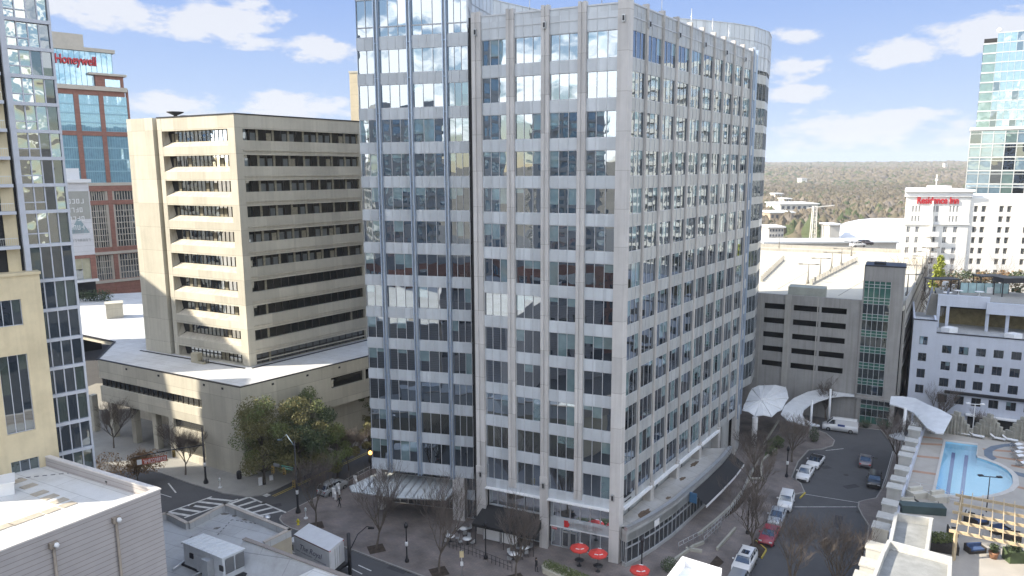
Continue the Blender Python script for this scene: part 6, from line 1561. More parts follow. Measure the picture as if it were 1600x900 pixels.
# power mast
r_ = ray(1270, 374); k_ = 400/math.hypot(r_.x, r_.y); q = Vector((r_.x*k_, r_.y*k_, -.3)); t = thing('power_mast', 'tall pale lattice mast standing left of the sports dome', 'mast', q); zt = hz(1270, 322, q.x, q.y); m = MB()
for dx, dy in ((-1, -1), (1, -1), (1, 1), (-1, 1)): m.bar((q.x+dx*1.3, q.y+dy*1.3, -.3), (q.x+dx*.8, q.y+dy*.8, zt), .45)
for j in range(8):
    z = j*zt/8; s = 1.3-.5*j/8; m.bar((q.x-s, q.y-s, z), (q.x+s, q.y-s, z+zt/8), .25); m.bar((q.x+s, q.y-s, z), (q.x-s, q.y-s, z+zt/8), .25)
part(t, 'lattice', m, [M_sil]); m = MB(); m.bar((q.x-4, q.y, zt-1), (q.x+9, q.y-2, zt+.5), .5); part(t, 'cross_arm', m, [M_sil])
# garage roof lamps
M_gl = plain('galvanised', (.20, .19, .17), .6)
lamps = [(1262, 443, 420), (1281, 432, 409), (1299, 421, 398), (1314, 414, 391), (1330, 400, 382), (1417, 462, 435), (1430, 445, 423), (1440, 428, 415), (1446, 420, 405), (1217, 392, 379), (1452, 412, 398)]
for i, (u, v0, v1) in enumerate(lamps):
    q = at(u, v0, GZ); h = hz(u, v1, q.x, q.y)-GZ; h = min(max(h, 4), 9); t = thing('deck_light_pole', '', 'lamp post', q, 'lamp poles on the garage roof'); m = MB()
    m.tube([q, q+Vector((0, 0, h))], [.16, .1], 6); m.lathe(q, [(.3, 0), (.3, .7)], 8); part(t, 'pole', m, [M_gl]); m = MB(); m.bar(q+Vector((-1.3, .4, h)), q+Vector((1.3, -.4, h)), .12); m.box(q+Vector((-1.5, .45, h-.08)), .8, .5, .2); m.box(q+Vector((1.5, -.45, h-.08)), .8, .5, .2); part(t, 'lamp_head', m, [M_gl])
    t['label'] = 'lamp pole on the garage roof, ' + ['nearest one behind the roof stair wall', 'second one back in the left row', 'third one back in the left row', 'fourth one back in the left row', 'farthest one at the end of the ramp barrier', 'nearest one right of the stair tower', 'second one right of the stair tower', 'third one right of the stair tower', 'fourth one along the right wall', 'far left one by the glass tower edge', 'farthest one in the right corner'][i]
def bare_tree_mesh(h=6.5, seed=1, spread=.42, depth=5, base_r=.13, low=.28, crownw=1.0, twig=.018, nb=(4, 5), minr=.010):
    R_ = random.Random(seed); tr = MB(); cr_ = MB()
    def grow(mb2, p, d, L, r, lev):
        n = 3; pts = [p]; rr = [r]; q = p.copy(); dd = d.copy()
        for i in range(n):
            dd = (dd + Vector((R_.gauss(0, .10), R_.gauss(0, .10), R_.gauss(0, .05)+.13))).normalized(); q = q+dd*L/n; pts.append(q.copy()); rr.append(max(minr, r*(1-.5*(i+1)/n)))
        (tr if lev <= 2 else cr_).tube(pts, rr, 6 if lev < 2 else (4 if lev < 3 else 3), 0, False)
        if lev >= depth: return
        kids = R_.randint(*nb) if lev else R_.randint(5, 7)
        for k in range(kids):
            t = R_.uniform(.35, 1.0) if lev else R_.uniform(.8, 1.0); i = min(n-1, int(t*n)); s = pts[i].lerp(pts[i+1], t*n-i)
            az_ = R_.uniform(0, 2*math.pi) if lev else (k+R_.uniform(-.3, .3))*2*math.pi/kids
            side = Vector((math.cos(az_), math.sin(az_), 0)); nd = (dd*(1.0) + side*spread*R_.uniform(.7, 1.5)*crownw).normalized()
            grow(mb2, s, nd, L*(R_.uniform(.62, .85) if lev else R_.uniform(1.1, 1.5)), rr[i]*(.72 if lev < 2 else .6), lev+1)
    grow(tr, Vector((0, 0, 0)), Vector((0, 0, 1)), h*low, base_r, 0)
    top = max(v[2] for v in cr_.v); s = h/top
    for mb in (tr, cr_): mb.v = [(x*s, y*s, z*s) for x, y, z in mb.v]
    return tr, cr_
M_bark = mat('grey_bark', (.115, .095, .08), .95, .15, 4); M_twig = mat('winter_twigs', (.14, .115, .10), .95, .12, 3); M_twigp = mat('pale_twigs', (.18, .145, .12), .95, .12, 3)
def tree_thing(name, q, h, seed, lab, group=None, twm=None, **kw):
    tr, cr_ = bare_tree_mesh(h, seed, **kw); t = thing(name, lab, 'tree', q, group)
    for mb in (tr, cr_): mb.v = [(x+q.x, y+q.y, z+q.z) for x, y, z in mb.v]
    part(t, 'trunk', tr, [M_bark]); part(t, 'crown', cr_, [twm or M_twig]); return t
# bare trees in front of the hotel and on the terrace
for i, (u, v, z, h, lab) in enumerate(((1491, 418, 18, 13, 'bare tree in front of the hotel, left of its drainpipe corner'), (1556, 425, 18, 13, 'round bare tree in front of the right wing of the hotel'), (1410, 372, 4, 9, 'bare tree beside the left corner of the hotel'))):
    q = at(u, v, z); dd = 195/math.hypot(q.x, q.y); q = Vector((q.x*dd, q.y*dd, 0)); zz = hz(u, v, q.x, q.y); q.z = 0
    hh = hz(u, (372 if i < 2 else 345), q.x, q.y); tree_thing('bare_tree', q, max(hh, 6), 40+i, lab, None, M_twigp, spread=.5, depth=4, base_r=.3, low=.3)
# bright conifer hedge and shrubs on the upper terrace
t = thing('yellow_green_conifer', 'yellow green columnar conifer beside the garage wall', 'tree', at(1462, 452, 14)); q = PB.pt(-1, -22, zC-1); q = at(1463, 452, zC-2)
m = MB(); 
for k in range(7): leaf_blob(m, (q.x+rnd.uniform(-.4, .4), q.y+rnd.uniform(-.4, .4), q.z+.8+k*.9), 1.5-.14*k, 1.5-.14*k, 1.0, 160, .25, 0, k, .2)
part(t, 'crown', m, [M_lfy]); m = MB(); m.tube([q-Vector((0, 0, 12)), q+Vector((0, 0, 4))], .2); part(t, 'trunk', m, [M_bark])
t['category'] = 'tree'
for i, (u, v, w) in enumerate(((1477, 448, 3.5), (1492, 441, 3.0), (1572, 437, 4), (1590, 440, 4), (1535, 440, 3), (1510, 436, 3))):
    q = at(u, v, zC-.9); o = MB(); leaf_blob(o, (q.x, q.y, q.z+1.0), w*.5, w*.5, 1.1, 200, .22, 0, i+50, .1); 
    tag(o.build('terrace_shrub', [M_lf3 if i % 2 else M_lfb], org=q), ['brown shrub at the left end of the upper terrace', 'dark shrub second from the left on the upper terrace', 'brown shrub right of the bare tree on the upper terrace', 'dark shrub at the right end of the upper terrace', 'brown shrub left of the round bare tree', 'dark shrub in the middle of the upper terrace'][i], 'shrub')
for i, (u, v, lab) in enumerate(((1470, 457, 'dark steel pergola frame at the left of the upper terrace'), (1588, 462, 'black roofed cabana at the right of the upper terrace'), (1545, 452, 'low dark rounded shelter in the middle of the upper terrace'))):
    q = at(u, v, zC-.9); t = thing('terrace_cabana', lab, 'cabana', q); w = (5, 7, 5)[i]; m = MB()
    for sx, sy in ((-1, -1), (1, -1), (1, 1), (-1, 1)): m.box((q.x+sx*w/2, q.y+sy*1.2, q.z), .15, .15, 2.6)
    part(t, 'frame', m, [M_iron]); m = MB(); m.box((q.x, q.y, q.z+2.6), w+.4, 3, .9 if i == 1 else .2); part(t, 'roof', m, [M_iron])
gs_ = thing('terrace_glass_screen', 'pale teal glass screens along the upper terrace', 'glass screen', at(1520, 455, zC-.9)); q = at(1500, 457, zC-.9); q2 = at(1544, 458, zC-.9); d = (q2-q).normalized(); fr = Fr(q, math.degrees(math.atan2(d.x, d.y)), 1); m = MB()
for k in range(6): m.fb(fr, k*1.4, k*1.4+1.3, 0, .04, zC-.9, zC+1.0, 0)
part(gs_, 'glass_panel', m, [glass('teal_glass', (.35, .5, .5), .2, wave=0)]); m = MB()
for k in range(7): m.fb(fr, k*1.4-.08, k*1.4, -.02, .06, zC-.9, zC+1.1, 0)
part(gs_, 'posts', m, [M_iron])
# white tables behind
for i, (u, v) in enumerate(((1480, 463), (1497, 460), (1530, 462), (1558, 456), (1566, 449))):
    q = at(u, v, zC-.9); m = MB(); m.lathe(q, [(.3, 0), (.06, .1), (.06, .7), (.8, .72), (.8, .78)], 10); tag(m.build('terrace_table', [M_white], org=q), 'white round table on the upper terrace, ' + ['by the dark pergola frame', 'left of the glass screens', 'behind the glass screens', 'under the rounded shelter', 'nearest the black cabana'][i], 'table', 'tables on the upper terrace')
# ================================================================== neighbouring towers outside the frame (two added as sun blockers, others stand in reflections)
M_nroof = mat('dark_roof', (.09, .09, .095), .9, .15, .1)
def neighbour(lab, p, head, w, d, h, wall, gmat, fh=3.4, bal=False, name='neighbour_tower', slab=None):
    fr = Fr(p, head, 1); t = thing(name, lab, 'building', (p[0], p[1], 0)); m = MB(); m.fb(fr, -w/2, w/2, -d, 0, 0, h, 0, 1); part(t, 'walls', m, [wall, M_nroof])
    sl = MB(); gl_ = MB(); n = int(h/fh)
    faces = [Fr(fr.pt(-w/2, 0, 0), head, 1), Fr(fr.pt(-w/2, -d, 0), head, -1)]
    f3 = Fr(fr.pt(-w/2, 0, 0), head-90, -1); f3.u = -fr.n; f3.n = -fr.u; f4 = Fr(fr.pt(w/2, 0, 0), head-90, 1); f4.u = -fr.n; f4.n = fr.u
    for f, L in ((faces[0], w), (faces[1], w), (f3, d), (f4, d)):
        for k in range(1, n):
            z = k*fh; j = 0
            while j*3.2+3 < L:
                s = j*3.2+.5; 
                if rnd.random() < .93: gl_.face([f.pt(s, .06, z+.6), f.pt(s+2.3, .06, z+.6), f.pt(s+2.3, .06, z+fh-.5), f.pt(s, .06, z+fh-.5)], 0)
                if bal and j % 3 == 1: sl.fb(f, s-.6, s+4, .05, 1.4, z-.1, z+.1, 0); sl.fb(f, s-.6, s+4, 1.32, 1.38, z+.1, z+1.1, 0)
                j += 1
        if not bal:
            for k in range(1, n): sl.fb(f, 0, L, .0, .15, k*fh-.15, k*fh+.15, 0)
    part(t, 'windows', gl_, [gmat]); part(t, 'slabs', sl, [slab or wall]); return t
G_n = glass('neighbour_glass', (.03, .035, .045), .2, wave=.02); G_nb = glass('neighbour_glass_blue', (.30, .42, .50), .30, wave=.02, tint=(.8, .93, 1))
M_nw = mat('neighbour_white', (.62, .61, .58), .8, .05, .3); M_nc = mat('neighbour_cream', (.52, .44, .29), .85, .06, .3)
neighbour('white balcony apartment tower beyond the right edge of the frame', (155, 160), 125, 50, 25, 77, M_nw, glass('neighbour_glass_pale', (.14, .16, .18), .3), 3.3, True)
neighbour('second white apartment block beyond the right edge of the frame', (200, 108), 125, 50, 22, 60, M_nw, G_n, 3.3, True)
neighbour('pale blue glass tower behind the camera on the left', (-100, -2), 60, 16, 20, 96, M_nw, G_nb, 3.6, False)
neighbour('pale apartment tower behind the camera', (-120, -70), 45, 40, 24, 66, M_nw, G_nb, 3.4, True)
neighbour('white apartment tower straight behind the camera', (10, -90), 95, 60, 24, 70, M_nw, G_n, 3.3, True)

neighbour('unseen grey block added beyond the left edge to shade the podium', (-119.8, 84.2), 346, 21, 24, 68, M_side, G_n, 3.4, False)  # added sun blocker; gap to the tan one stands in for reflected sunlight
neighbour('unseen tan block added beyond the left edge to shade the office wall', (-125.8, 112.4), 346, 24.5, 24, 68, M_conc, G_n, 3.4, False)  # added sun blocker, sized for the shadow line on the office's left face

for i, (x, y, w, d, h, hd) in enumerate(((-60, -8, 26, 30, 22, 60), (-20, -40, 30, 30, 30, 20), (-125, 30, 30, 26, 26, 75), (-150, -40, 40, 30, 18, 50), (60, -40, 40, 30, 26, 20), (110, 20, 34, 40, 20, 30), (150, 70, 30, 40, 14, 30), (-45, 15, 16, 18, 16, 46))):
    neighbour(['low grey block left behind the camera', 'office block behind the camera', 'grey office block far left', 'wide low block far behind on the left', 'block behind the camera on the right', 'wide block right of the camera', 'low block beyond the pool deck', 'small block under the camera at left'][i], (x, y), hd, w, d, h, (M_brick, M_side, M_brick)[i % 3], G_n, 3.4, False)
# winter air between here and the ridge
hz_ = MB(); hz_.prism([(-5200, -420), (5200, -420), (5200, 5200), (-5200, 5200)], -3, 150, 0)
hm, nt, b = nodes('haze_air'); N, L = nt.nodes, nt.links
for n in list(N):
    if n.type != 'OUTPUT_MATERIAL': N.remove(n)
pv = N.new('ShaderNodeVolumePrincipled'); pv.inputs['Color'].default_value = (.82, .88, .97, 1); pv.inputs['Density'].default_value = HAZE; L.new(pv.outputs[0], N['Material Output'].inputs['Volume'])
if HAZE > 0: struct('haze', hz_, [hm], 'stuff')

tp = MB(); R_ = random.Random(5)
for k in range(46):
    u = R_.uniform(1468, 1640); v = R_.uniform(432, 456); q = at(u, v, zC-.9); leaf_blob(tp, (q.x, q.y, q.z+R_.uniform(.5, 1.4)), R_.uniform(.8, 2), R_.uniform(.8, 2), R_.uniform(.5, 1.5), 60, .22, [0, 1, 2, 2], k, 0)
for k in range(26):
    u = R_.uniform(1475, 1640); v = R_.uniform(436, 462); q = at(u, v, zC-.9); tp.box(q, R_.uniform(.4, 1.4), R_.uniform(.4, .9), R_.uniform(.5, 1.6), R_.uniform(0, 3), R_.choice((3, 4, 1)))
struct('terrace_planting', tp, [M_lfb, M_lf3, mat('dry_grass', (.24, .2, .13), .95, .2, 2), M_iron, M_white], 'stuff')
# ================================================================== street trees
street = [(493, 822, 9.0, 1, 'bare vase shaped tree beside the box truck at the street corner'), (588, 858, 9.5, 2, 'bare street tree in front of the frosted glass canopy'), (686, 894, 10.0, 3, 'bare street tree left of the round cafe tables'), (806, 905, 8.5, 4, 'bare tree in front of the black awning'),
          (1178, 862, 8.0, 5, 'bare tree in the mulch bed between the white suv and the red car'), (1305, 935, 8.0, 6, 'big bare tree standing in the drive at the bottom of the picture'), (1235, 940, 8.5, 7, 'bare tree at the bottom edge left of the big one'), (1237, 722, 7.5, 8, 'bare tree on the brick island left of the two white parked cars'), (1182, 790, 7.0, 9, 'pale bare tree between the plaza walls and the parked cars'), (1402, 730, 8, 10, 'bare tree in front of the stepped deck wall by the black car'),
          (1290, 655, 7, 11, 'small bare tree behind the curved canopy'), (1180, 742, 6.5, 12, 'bare tree in the narrow bed along the plaza wall')]
for i, (u, v, h, sd, lab) in enumerate(street):
    q = at(u, v, .1); tree_thing('bare_tree', q, h*1.2, sd, lab, None, M_twigp if i in (7, 8) else M_twig, spread=.44 if i < 4 else .55, depth=5, base_r=.2, low=.30 if i < 4 else .25, minr=.013, nb=(3, 4))
    if i < 4:
        m = MB(); m.box((q.x, q.y, .131), 1.9, 1.9, .02, .4); struct('tree_pit', m, [M_mulch])
for i, (u, v, h, sd, lab, lf) in enumerate(((290, 742, 8.5, 21, 'bare street tree with a dark trunk between the banner and the black traffic pole', M_twig), (178, 700, 9, 22, 'dark bare tree under the podium at the left', M_twig), (215, 755, 5.5, 23, 'russet leafed shrubby tree beside the glass apartment tower', M_lfb), (1462, 668, 8, 24, 'bare tree in front of the white stucco block', M_twig), (1538, 690, 6, 25, 'thin bare tree left of the white deck lamp', M_twig))):
    q = at(u, v, .1); tree_thing('bare_tree', q, h, sd, lab, None, lf, spread=.55, depth=5 if i < 3 else 4, base_r=.16, low=.25)
    if i == 2:
        pass
m = MB(); q = at(205, 752, .1)
for k in range(6): leaf_blob(m, (q.x+rnd.uniform(-3, 4), q.y+rnd.uniform(-1.5, 2), 1.4+rnd.uniform(0, 2.2)), 2.0, 1.8, 1.6, 520, .12, 0, 90+k, 0)
o = m.build('russet_shrubs', [M_lfb], org=q); tag(o, 'mass of russet winter shrubs beside the foot of the glass apartment tower', 'shrub')
# evergreen / late leafed trees in front of the concrete building
def leafy(u, v, h, w, lab, mats, seed, dens=1.0, z=.1):
    q = at(u, v, z); t = thing('leafy_tree', lab, 'tree', q); R_ = random.Random(seed); tr = MB(); cr_ = MB()
    top = q+Vector((0, 0, h*.85)); tr.tube([q, q+Vector((.1, 0, h*.3)), q+Vector((0, .1, h*.6)), top], [.22, .17, .11, .04], 7)
    cl = []
    for k in range(int(26*dens)):
        a = R_.uniform(0, 2*math.pi); zz = R_.uniform(.22, .97); rad_ = w*math.sin(min(1, (1.03-zz)*1.9)*math.pi/2)*R_.uniform(.35, 1.0)
        c = q+Vector((math.cos(a)*rad_, math.sin(a)*rad_, h*zz)); cl.append(c); base = q+Vector((0, 0, h*max(.15, zz-.25))); tr.tube([base, base.lerp(c, .5)+Vector((0, 0, .2)), c], [.07, .05, .02], 5)
    for k, c in enumerate(cl):
        s = w*R_.uniform(.24, .42); leaf_blob(cr_, (c.x, c.y, c.z), s*1.1, s*1.1, s*.85, int(430), .12, R_.choice([0, 0, 1]) , seed*100+k, .15)
    part(t, 'trunk', tr, [M_bark]); part(t, 'crown', cr_, mats); return t
leafy(413, 757, 12.5, 4.6, 'large olive brown leafy tree at the corner of the concrete podium', [M_lf2, M_lf1], 31, 1.6)
leafy(468, 752, 12.0, 4.2, 'dark olive leafy tree second along the side street', [M_lf2, M_lf3], 32, 1.4)
leafy(490, 722, 12, 4.0, 'dark green leafy tree behind the second one on the side street', [M_lf3, M_lf1], 33, 1.3)
leafy(528, 748, 8.0, 3.0, 'pale green leafy tree nearest the side street road', [M_lf1, M_lf2], 34, .9)
leafy(573, 668, 9, 2.6, 'olive tree against the left end of the glass wing', [M_lf2, M_lf1], 35, 1.0)
leafy(578, 722, 6, 1.8, 'small yellow green tree at the foot of the glass wing', [M_lf2, M_lf1], 36, .8)
q = at(545, 735, .1); tree_thing('bare_tree', q, 7.5, 37, 'bare grey tree between the leafy trees and the glass canopy', None, M_twig, spread=.6, depth=5, base_r=.15)
q = at(150, 470, PZ); m = MB(); 
for k in range(4): leaf_blob(m, (q.x+(k-1.5)*1.7, q.y, q.z+1.3), 1.8, 1.5, 1.5, 240, .2, 0, 200+k, .1)
tag(m.build('evergreen_shrub', [M_lf3], org=q), 'dark evergreen bush on the white roofs at the left', 'shrub')
# hedge and planters
q0, q1 = at(858, 893, .1), at(935, 925, .1); m = MB(); d = (q1-q0)
for k in range(9):
    c = q0+d*k/8; leaf_blob(m, (c.x, c.y, .95), .75, .7, .5, 420, .07, 0, 300+k, 0)
hd = m.build('hedge', [M_lf1], org=q0); tag(hd, 'clipped green hedge in a cream planter at the bottom edge below the red umbrellas', 'hedge')
m = MB(); dn = d.normalized(); nn = Vector((dn.y, -dn.x, 0)); m.prism([q0-dn*.8-nn*.8, q1+dn*.8-nn*.8, q1+dn*.8+nn*.8, q0-dn*.3+nn*.8, q0-dn*.9+nn*.2], .1, .65, 0); o = m.build('long_planter', [mat('cream_planter', (.5, .47, .38), .8)], org=q0); tag(o, 'curved cream planter wall holding the clipped hedge', 'planter')
q = at(1046, 893, .1); m = MB(); leaf_blob(m, (q.x, q.y, .9), 1.0, 1.0, .9, 900, .07, 0, 400, 0); tag(m.build('round_shrub', [M_lf3], org=q), 'dark round shrub left of the bright white roof box', 'shrub')
q = at(1272, 690, .1); m = MB(); leaf_blob(m, (q.x, q.y, 1.3), .8, .8, 1.4, 700, .09, 0, 401, 0); tag(m.build('canopy_shrub', [M_lf3], org=q), 'dark shrub beside the canopy column on the brick island', 'shrub')
for i, (u, v, s, lab) in enumerate(((1352, 668, 1.0, 'dark plant tub left of the stair tower lobby'), (1382, 670, 1.1, 'dark plant tub in front of the stair tower lobby'), (1215, 700, .9, 'green shrub in the bed by the pleated canopy'), (1205, 712, .9, 'second green shrub in the bed by the pleated canopy'))):
    q = at(u, v, .1); m = MB(); leaf_blob(m, (q.x, q.y, .8*s), 1.1*s, .9*s, .7*s, 420, .09, 0, 410+i, 0); m.lathe((q.x, q.y, .1), [(.4*s, 0), (.5*s, .5*s)], 10, 1); tag(m.build('tub_plant', [M_lf3, M_rattan], org=q), lab, 'plant')
# ================================================================== vehicles
G_car = glass('car_glass', (.012, .014, .016), .08, wave=0); M_tyre = plain('tyre_rubber', (.02, .02, .02), .9); M_rim = plain('alloy_rim', (.35, .36, .37), .35, .8)
M_tail = plain('tail_lamp_red', (.45, .02, .02), .3); M_head = plain('head_lamp_clear', (.6, .62, .64), .15)
def paint(name, col, metal=.0):
    m = mat(name, col, .28, .02, 1.0, metal=metal, spec=.6); m.node_tree.nodes['Principled BSDF'].inputs['Coat Weight'].default_value = .6; return m
def body_rings(prof_fn, xs, m):     # lofted body from front (+x) to back
    pass
def vehicle(kind, L, Wd, Hh, pm, label, q, rz, cat, grp=None, roof=None, name=None):
    t = thing(name or kind, label, cat, (0, 0, 0), grp); w = Wd/2
    # side profile stations: x (0 front..1 rear), hood/belt height, glasshouse top (None outside the cabin)
    if kind == 'sedan': belt = [(0, .42), (.02, .60), (.10, .70), (.28, .76), (.34, .80), (.60, .84), (.80, .86), (.92, .84), (.985, .74), (1, .50)]; cab = [(.27, .77), (.40, 1.0), (.66, 1.0), (.86, .83)]
    elif kind == 'suv': belt = [(0, .45), (.02, .58), (.08, .66), (.24, .70), (.30, .72), (.6, .74), (.9, .74), (.985, .70), (1, .46)]; cab = [(.25, .70), (.36, .98), (.90, 1.0), (.985, .72)]
    elif kind == 'van': belt = [(0, .30), (.02, .42), (.08, .50), (.17, .56), (.25, .60), (.6, .60), (.9, .60), (.99, .60), (1, .3)]; cab = [(.13, .56), (.28, .95), (.34, 1.0), (.97, 1.0), (.995, .6)]
    z0 = .22; Xs = lambda f: L/2-f*L
    b = MB(); rings = []
    for f, hh in belt:
        z = hh*Hh*(.86 if kind == 'sedan' else 1.0); tp = .86 if f in (0, 1) else (.95 if f < .05 or f > .95 else 1)
        rings.append([(Xs(f), -w*tp*.96, z0), (Xs(f), -w*tp, z0+(z-z0)*.45), (Xs(f), -w*tp*.97, z-.06), (Xs(f), -w*tp*.86, z), (Xs(f), w*tp*.86, z), (Xs(f), w*tp*.97, z-.06), (Xs(f), w*tp, z0+(z-z0)*.45), (Xs(f), w*tp*.96, z0)])
    b.grid(rings, 0, True, True, True)
    # roof panel and pillars
    def hb(f):
        for (f0, h0), (f1, h1) in zip(belt[:-1], belt[1:]):
            if f0 <= f <= f1: return (h0+(h1-h0)*(f-f0)/max(1e-6, f1-f0))*Hh*(.86 if kind == 'sedan' else 1)
        return .6*Hh
    def lid(f, top):                                               # half width of greenhouse
        return w*(.80 if top else .93)
    cr = []
    tops = [(f, h*Hh*(1.0 if not (kind == 'sedan' and h < .9) else .86)) for f, h in cab]
    gm = MB()
    roofp = [p for p in tops if p[1] > .93*Hh]
    fr_, re_ = tops[0], tops[-1]; r0, r1 = roofp[0], roofp[-1]
    if len(roofp) == 2 and kind == 'sedan': r0, r1 = roofp
    y0, y1 = w*.90, w*.74
    A = [Vector((Xs(fr_[0]), s*y0*.95, fr_[1]-.01)) for s in (-1, 1)]; B = [Vector((Xs(r0[0]), s*y1, r0[1])) for s in (-1, 1)]
    C = [Vector((Xs(r1[0]), s*y1, r1[1])) for s in (-1, 1)]; D = [Vector((Xs(re_[0]), s*y0*.95, re_[1]-.01)) for s in (-1, 1)]
    E = [Vector((Xs(r0[0]), s*y0, hb(r0[0])-.01)) for s in (-1, 1)]; Fv = [Vector((Xs(min(r1[0], .93)), s*y0, hb(min(r1[0], .93))-.01)) for s in (-1, 1)]
    gm.face([A[0], A[1], B[1], B[0]], 0); gm.face([C[0], C[1], D[1], D[0]], 0)
    gm.face([B[0], C[0], D[0], A[0]], 0); gm.face([A[1], D[1], C[1], B[1]], 0)
    rf = MB(); up_ = Vector((0, 0, .05)); c_ = Vector((0, 0, 0))
    mid = [(B[0]+C[0])/2+Vector((0, .02, .05)), (B[1]+C[1])/2+Vector((0, -.02, .05))]
    for i in range(2):
        pass
    rf.grid([[B[0], B[0]+Vector((-.05, .12, .05)), B[1]+Vector((-.05, -.12, .05)), B[1]], [(B[0]+C[0])/2, mid[0]+Vector((0, .1, .03)), mid[1]+Vector((0, -.1, .03)), (B[1]+C[1])/2], [C[0], C[0]+Vector((.05, .12, .05)), C[1]+Vector((.05, -.12, .05)), C[1]]], 0, False, False, True)
    for a, c in ((A, B), (C, D)):
        for s in (0, 1): rf.bar(a[s], c[s], .09, .07)
    for s in (0, 1):
        rf.bar(B[s], C[s], .08, .06); k = .5 if kind != 'van' else .12
        p = B[s].lerp(C[s], k); e = Vector((p.x, (1 if s else -1)*y0, hb((L/2-p.x)/L)-.01)); rf.bar(p, e, .08, .05)
        if kind in ('suv',): p = B[s].lerp(C[s], .88); e = Vector((p.x, (1 if s else -1)*y0, hb((L/2-p.x)/L)-.01)); rf.bar(p, e, .12, .06)
    if kind == 'van':                                              # panelled sides behind the cab
        for s in (-1, 1):
            p = B[0 if s < 0 else 1]; x1 = Xs(.38); pts = [Vector((x1, s*(y1+.03), Hh-.01)), Vector((Xs(.97), s*(y1+.03), Hh-.01)), Vector((Xs(.985), s*(y0+.02), .58*Hh)), Vector((x1, s*(y0+.02), .58*Hh))]
            rf.face(pts if s < 0 else pts[::-1], 0)
        rf.face([Vector((Xs(.985), -y1, Hh)), Vector((Xs(.985), y1, Hh)), Vector((Xs(1.0), y0, .4*Hh)), Vector((Xs(1.0), -y0, .4*Hh))], 0)
    for mb in (b, gm, rf): pass
    def P(name_, mb, mats, lab=None, par=None):
        me = bpy.data.meshes.new(name_); me.from_pydata([tuple(v) for v in mb.v], [], mb.f)
        for q_ in mats: me.materials.append(q_)
        me.polygons.foreach_set('material_index', mb.m); me.polygons.foreach_set('use_smooth', mb.sm); me.update(); o = bpy.data.objects.new(name_, me); COL.objects.link(o); o.parent = par or t; return o
    P('body', b, [pm]); P('windows', gm, [G_car]); P('roof', rf, [roof or pm])
    for fx in (.18, .80):
        for s in (-1, 1):
            m = MB(); x = Xs(fx); ri = .33 if kind != 'van' else .36
            for k, (ra, y_) in enumerate(((ri, 0),)):
                rr = [[(x+math.cos(2*math.pi*j/14)*r, s*(w-.20)+yy*s, ri+math.sin(2*math.pi*j/14)*r) for j in range(14)] for r, yy in ((ri*.9, 0), (ri, .03), (ri, .19), (ri*.9, .22))]
                m.grid(rr if s > 0 else rr, 0, True, True)
            wv = P('wheel', m, [M_tyre]); m = MB(); m.grid([[(x+math.cos(2*math.pi*j/12)*ri*.62, s*(w+.022+yy), ri+math.sin(2*math.pi*j/12)*ri*.62) for j in range(12)] for yy in (0, .012)], 0, True, True); P('rim', m, [M_rim], par=wv)
    for s in (-1, 1):
        m = MB(); m.box((Xs(.012), s*w*.66, .42*Hh if kind != 'van' else .36*Hh), .09, .34, .14); P('headlight', m, [M_head])
        m = MB(); m.box((Xs(.988), s*w*.72, .46*Hh), .09, .26, .17 if kind != 'van' else .4); P('tail_light', m, [M_tail])
        m = MB(); m.box((Xs(cab[0][0]+.06), s*(w+.08), hb(.35)+.02), .12, .2, .13); P('mirror', m, [pm])
    m = MB(); m.box((Xs(.003), 0, z0+.02), .06, Wd*.7, .2); m.box((Xs(.997), 0, z0+.02), .06, Wd*.7, .14); P('grille', m, [M_iron])
    t.location = q; t.rotation_euler = (0, 0, rz); return t
def head_to(u0, v0, u1, v1):       # car pointing from the first ground pixel to the second
    a, b = at(u0, v0), at(u1, v1); return math.atan2(b.y-a.y, b.x-a.x)
white = paint('white_car_paint', (.70, .70, .70)); silver = paint('silver_car_paint', (.42, .44, .46), .3); redp = paint('red_car_paint', (.30, .025, .045)); blackp = paint('black_car_paint', (.012, .012, .014)); darkp = paint('dark_grey_car_paint', (.16, .14, .15), .3)
hd_ = head_to(1215, 790, 1165, 880)
su = vehicle('suv', 4.8, 1.95, 1.78, white, 'white suv with roof rails parked at the bottom edge beside the mulch bed', at(1163, 888), hd_, 'car')
m = MB()
for s in (-1, 1): m.bar((-1.6, s*.72, 1.86), (.6, s*.72, 1.86), .05, .05)
me = bpy.data.meshes.new('roof_rails'); me.from_pydata([tuple(v) for v in m.v], [], m.f); me.materials.append(M_iron); o = bpy.data.objects.new('roof_rails', me); COL.objects.link(o); o.parent = su
m = MB(); m.box((-.3, 0, 1.85), .9, .8, .03); me = bpy.data.meshes.new('sunroof'); me.from_pydata([tuple(v) for v in m.v], [], m.f); me.materials.append(G_car); o = bpy.data.objects.new('sunroof', me); COL.objects.link(o); o.parent = su
vehicle('sedan', 4.5, 1.8, 1.42, redp, 'red sedan parked between the mulch bed and the silver car', at(1202, 842), hd_, 'car')
vehicle('sedan', 4.6, 1.82, 1.45, silver, 'silver sedan parked behind the red one', at(1214, 813), hd_+.05, 'car')
vehicle('suv', 4.5, 1.85, 1.65, white, 'white hatchback parked behind the silver sedan', at(1228, 790), hd_+.08, 'car')
vehicle('sedan', 4.6, 1.84, 1.46, white, 'white car parked on the drive in front of the convertible', at(1258, 745), head_to(1275, 722, 1256, 752), 'car')
vehicle('sedan', 4.5, 1.84, 1.38, white, 'white convertible with a black soft top', at(1274, 726), head_to(1288, 712, 1270, 734), 'car', roof=M_black)
vehicle('sedan', 4.2, 1.8, 1.36, darkp, 'grey pink coupe seen from behind on the drive, tail lights facing us', at(1352, 725), head_to(1352, 730, 1354, 712), 'car')
vehicle('suv', 4.3, 1.85, 1.5, blackp, 'black car parked at the right kerb of the drive', at(1366, 756), head_to(1368, 738, 1364, 768), 'car')
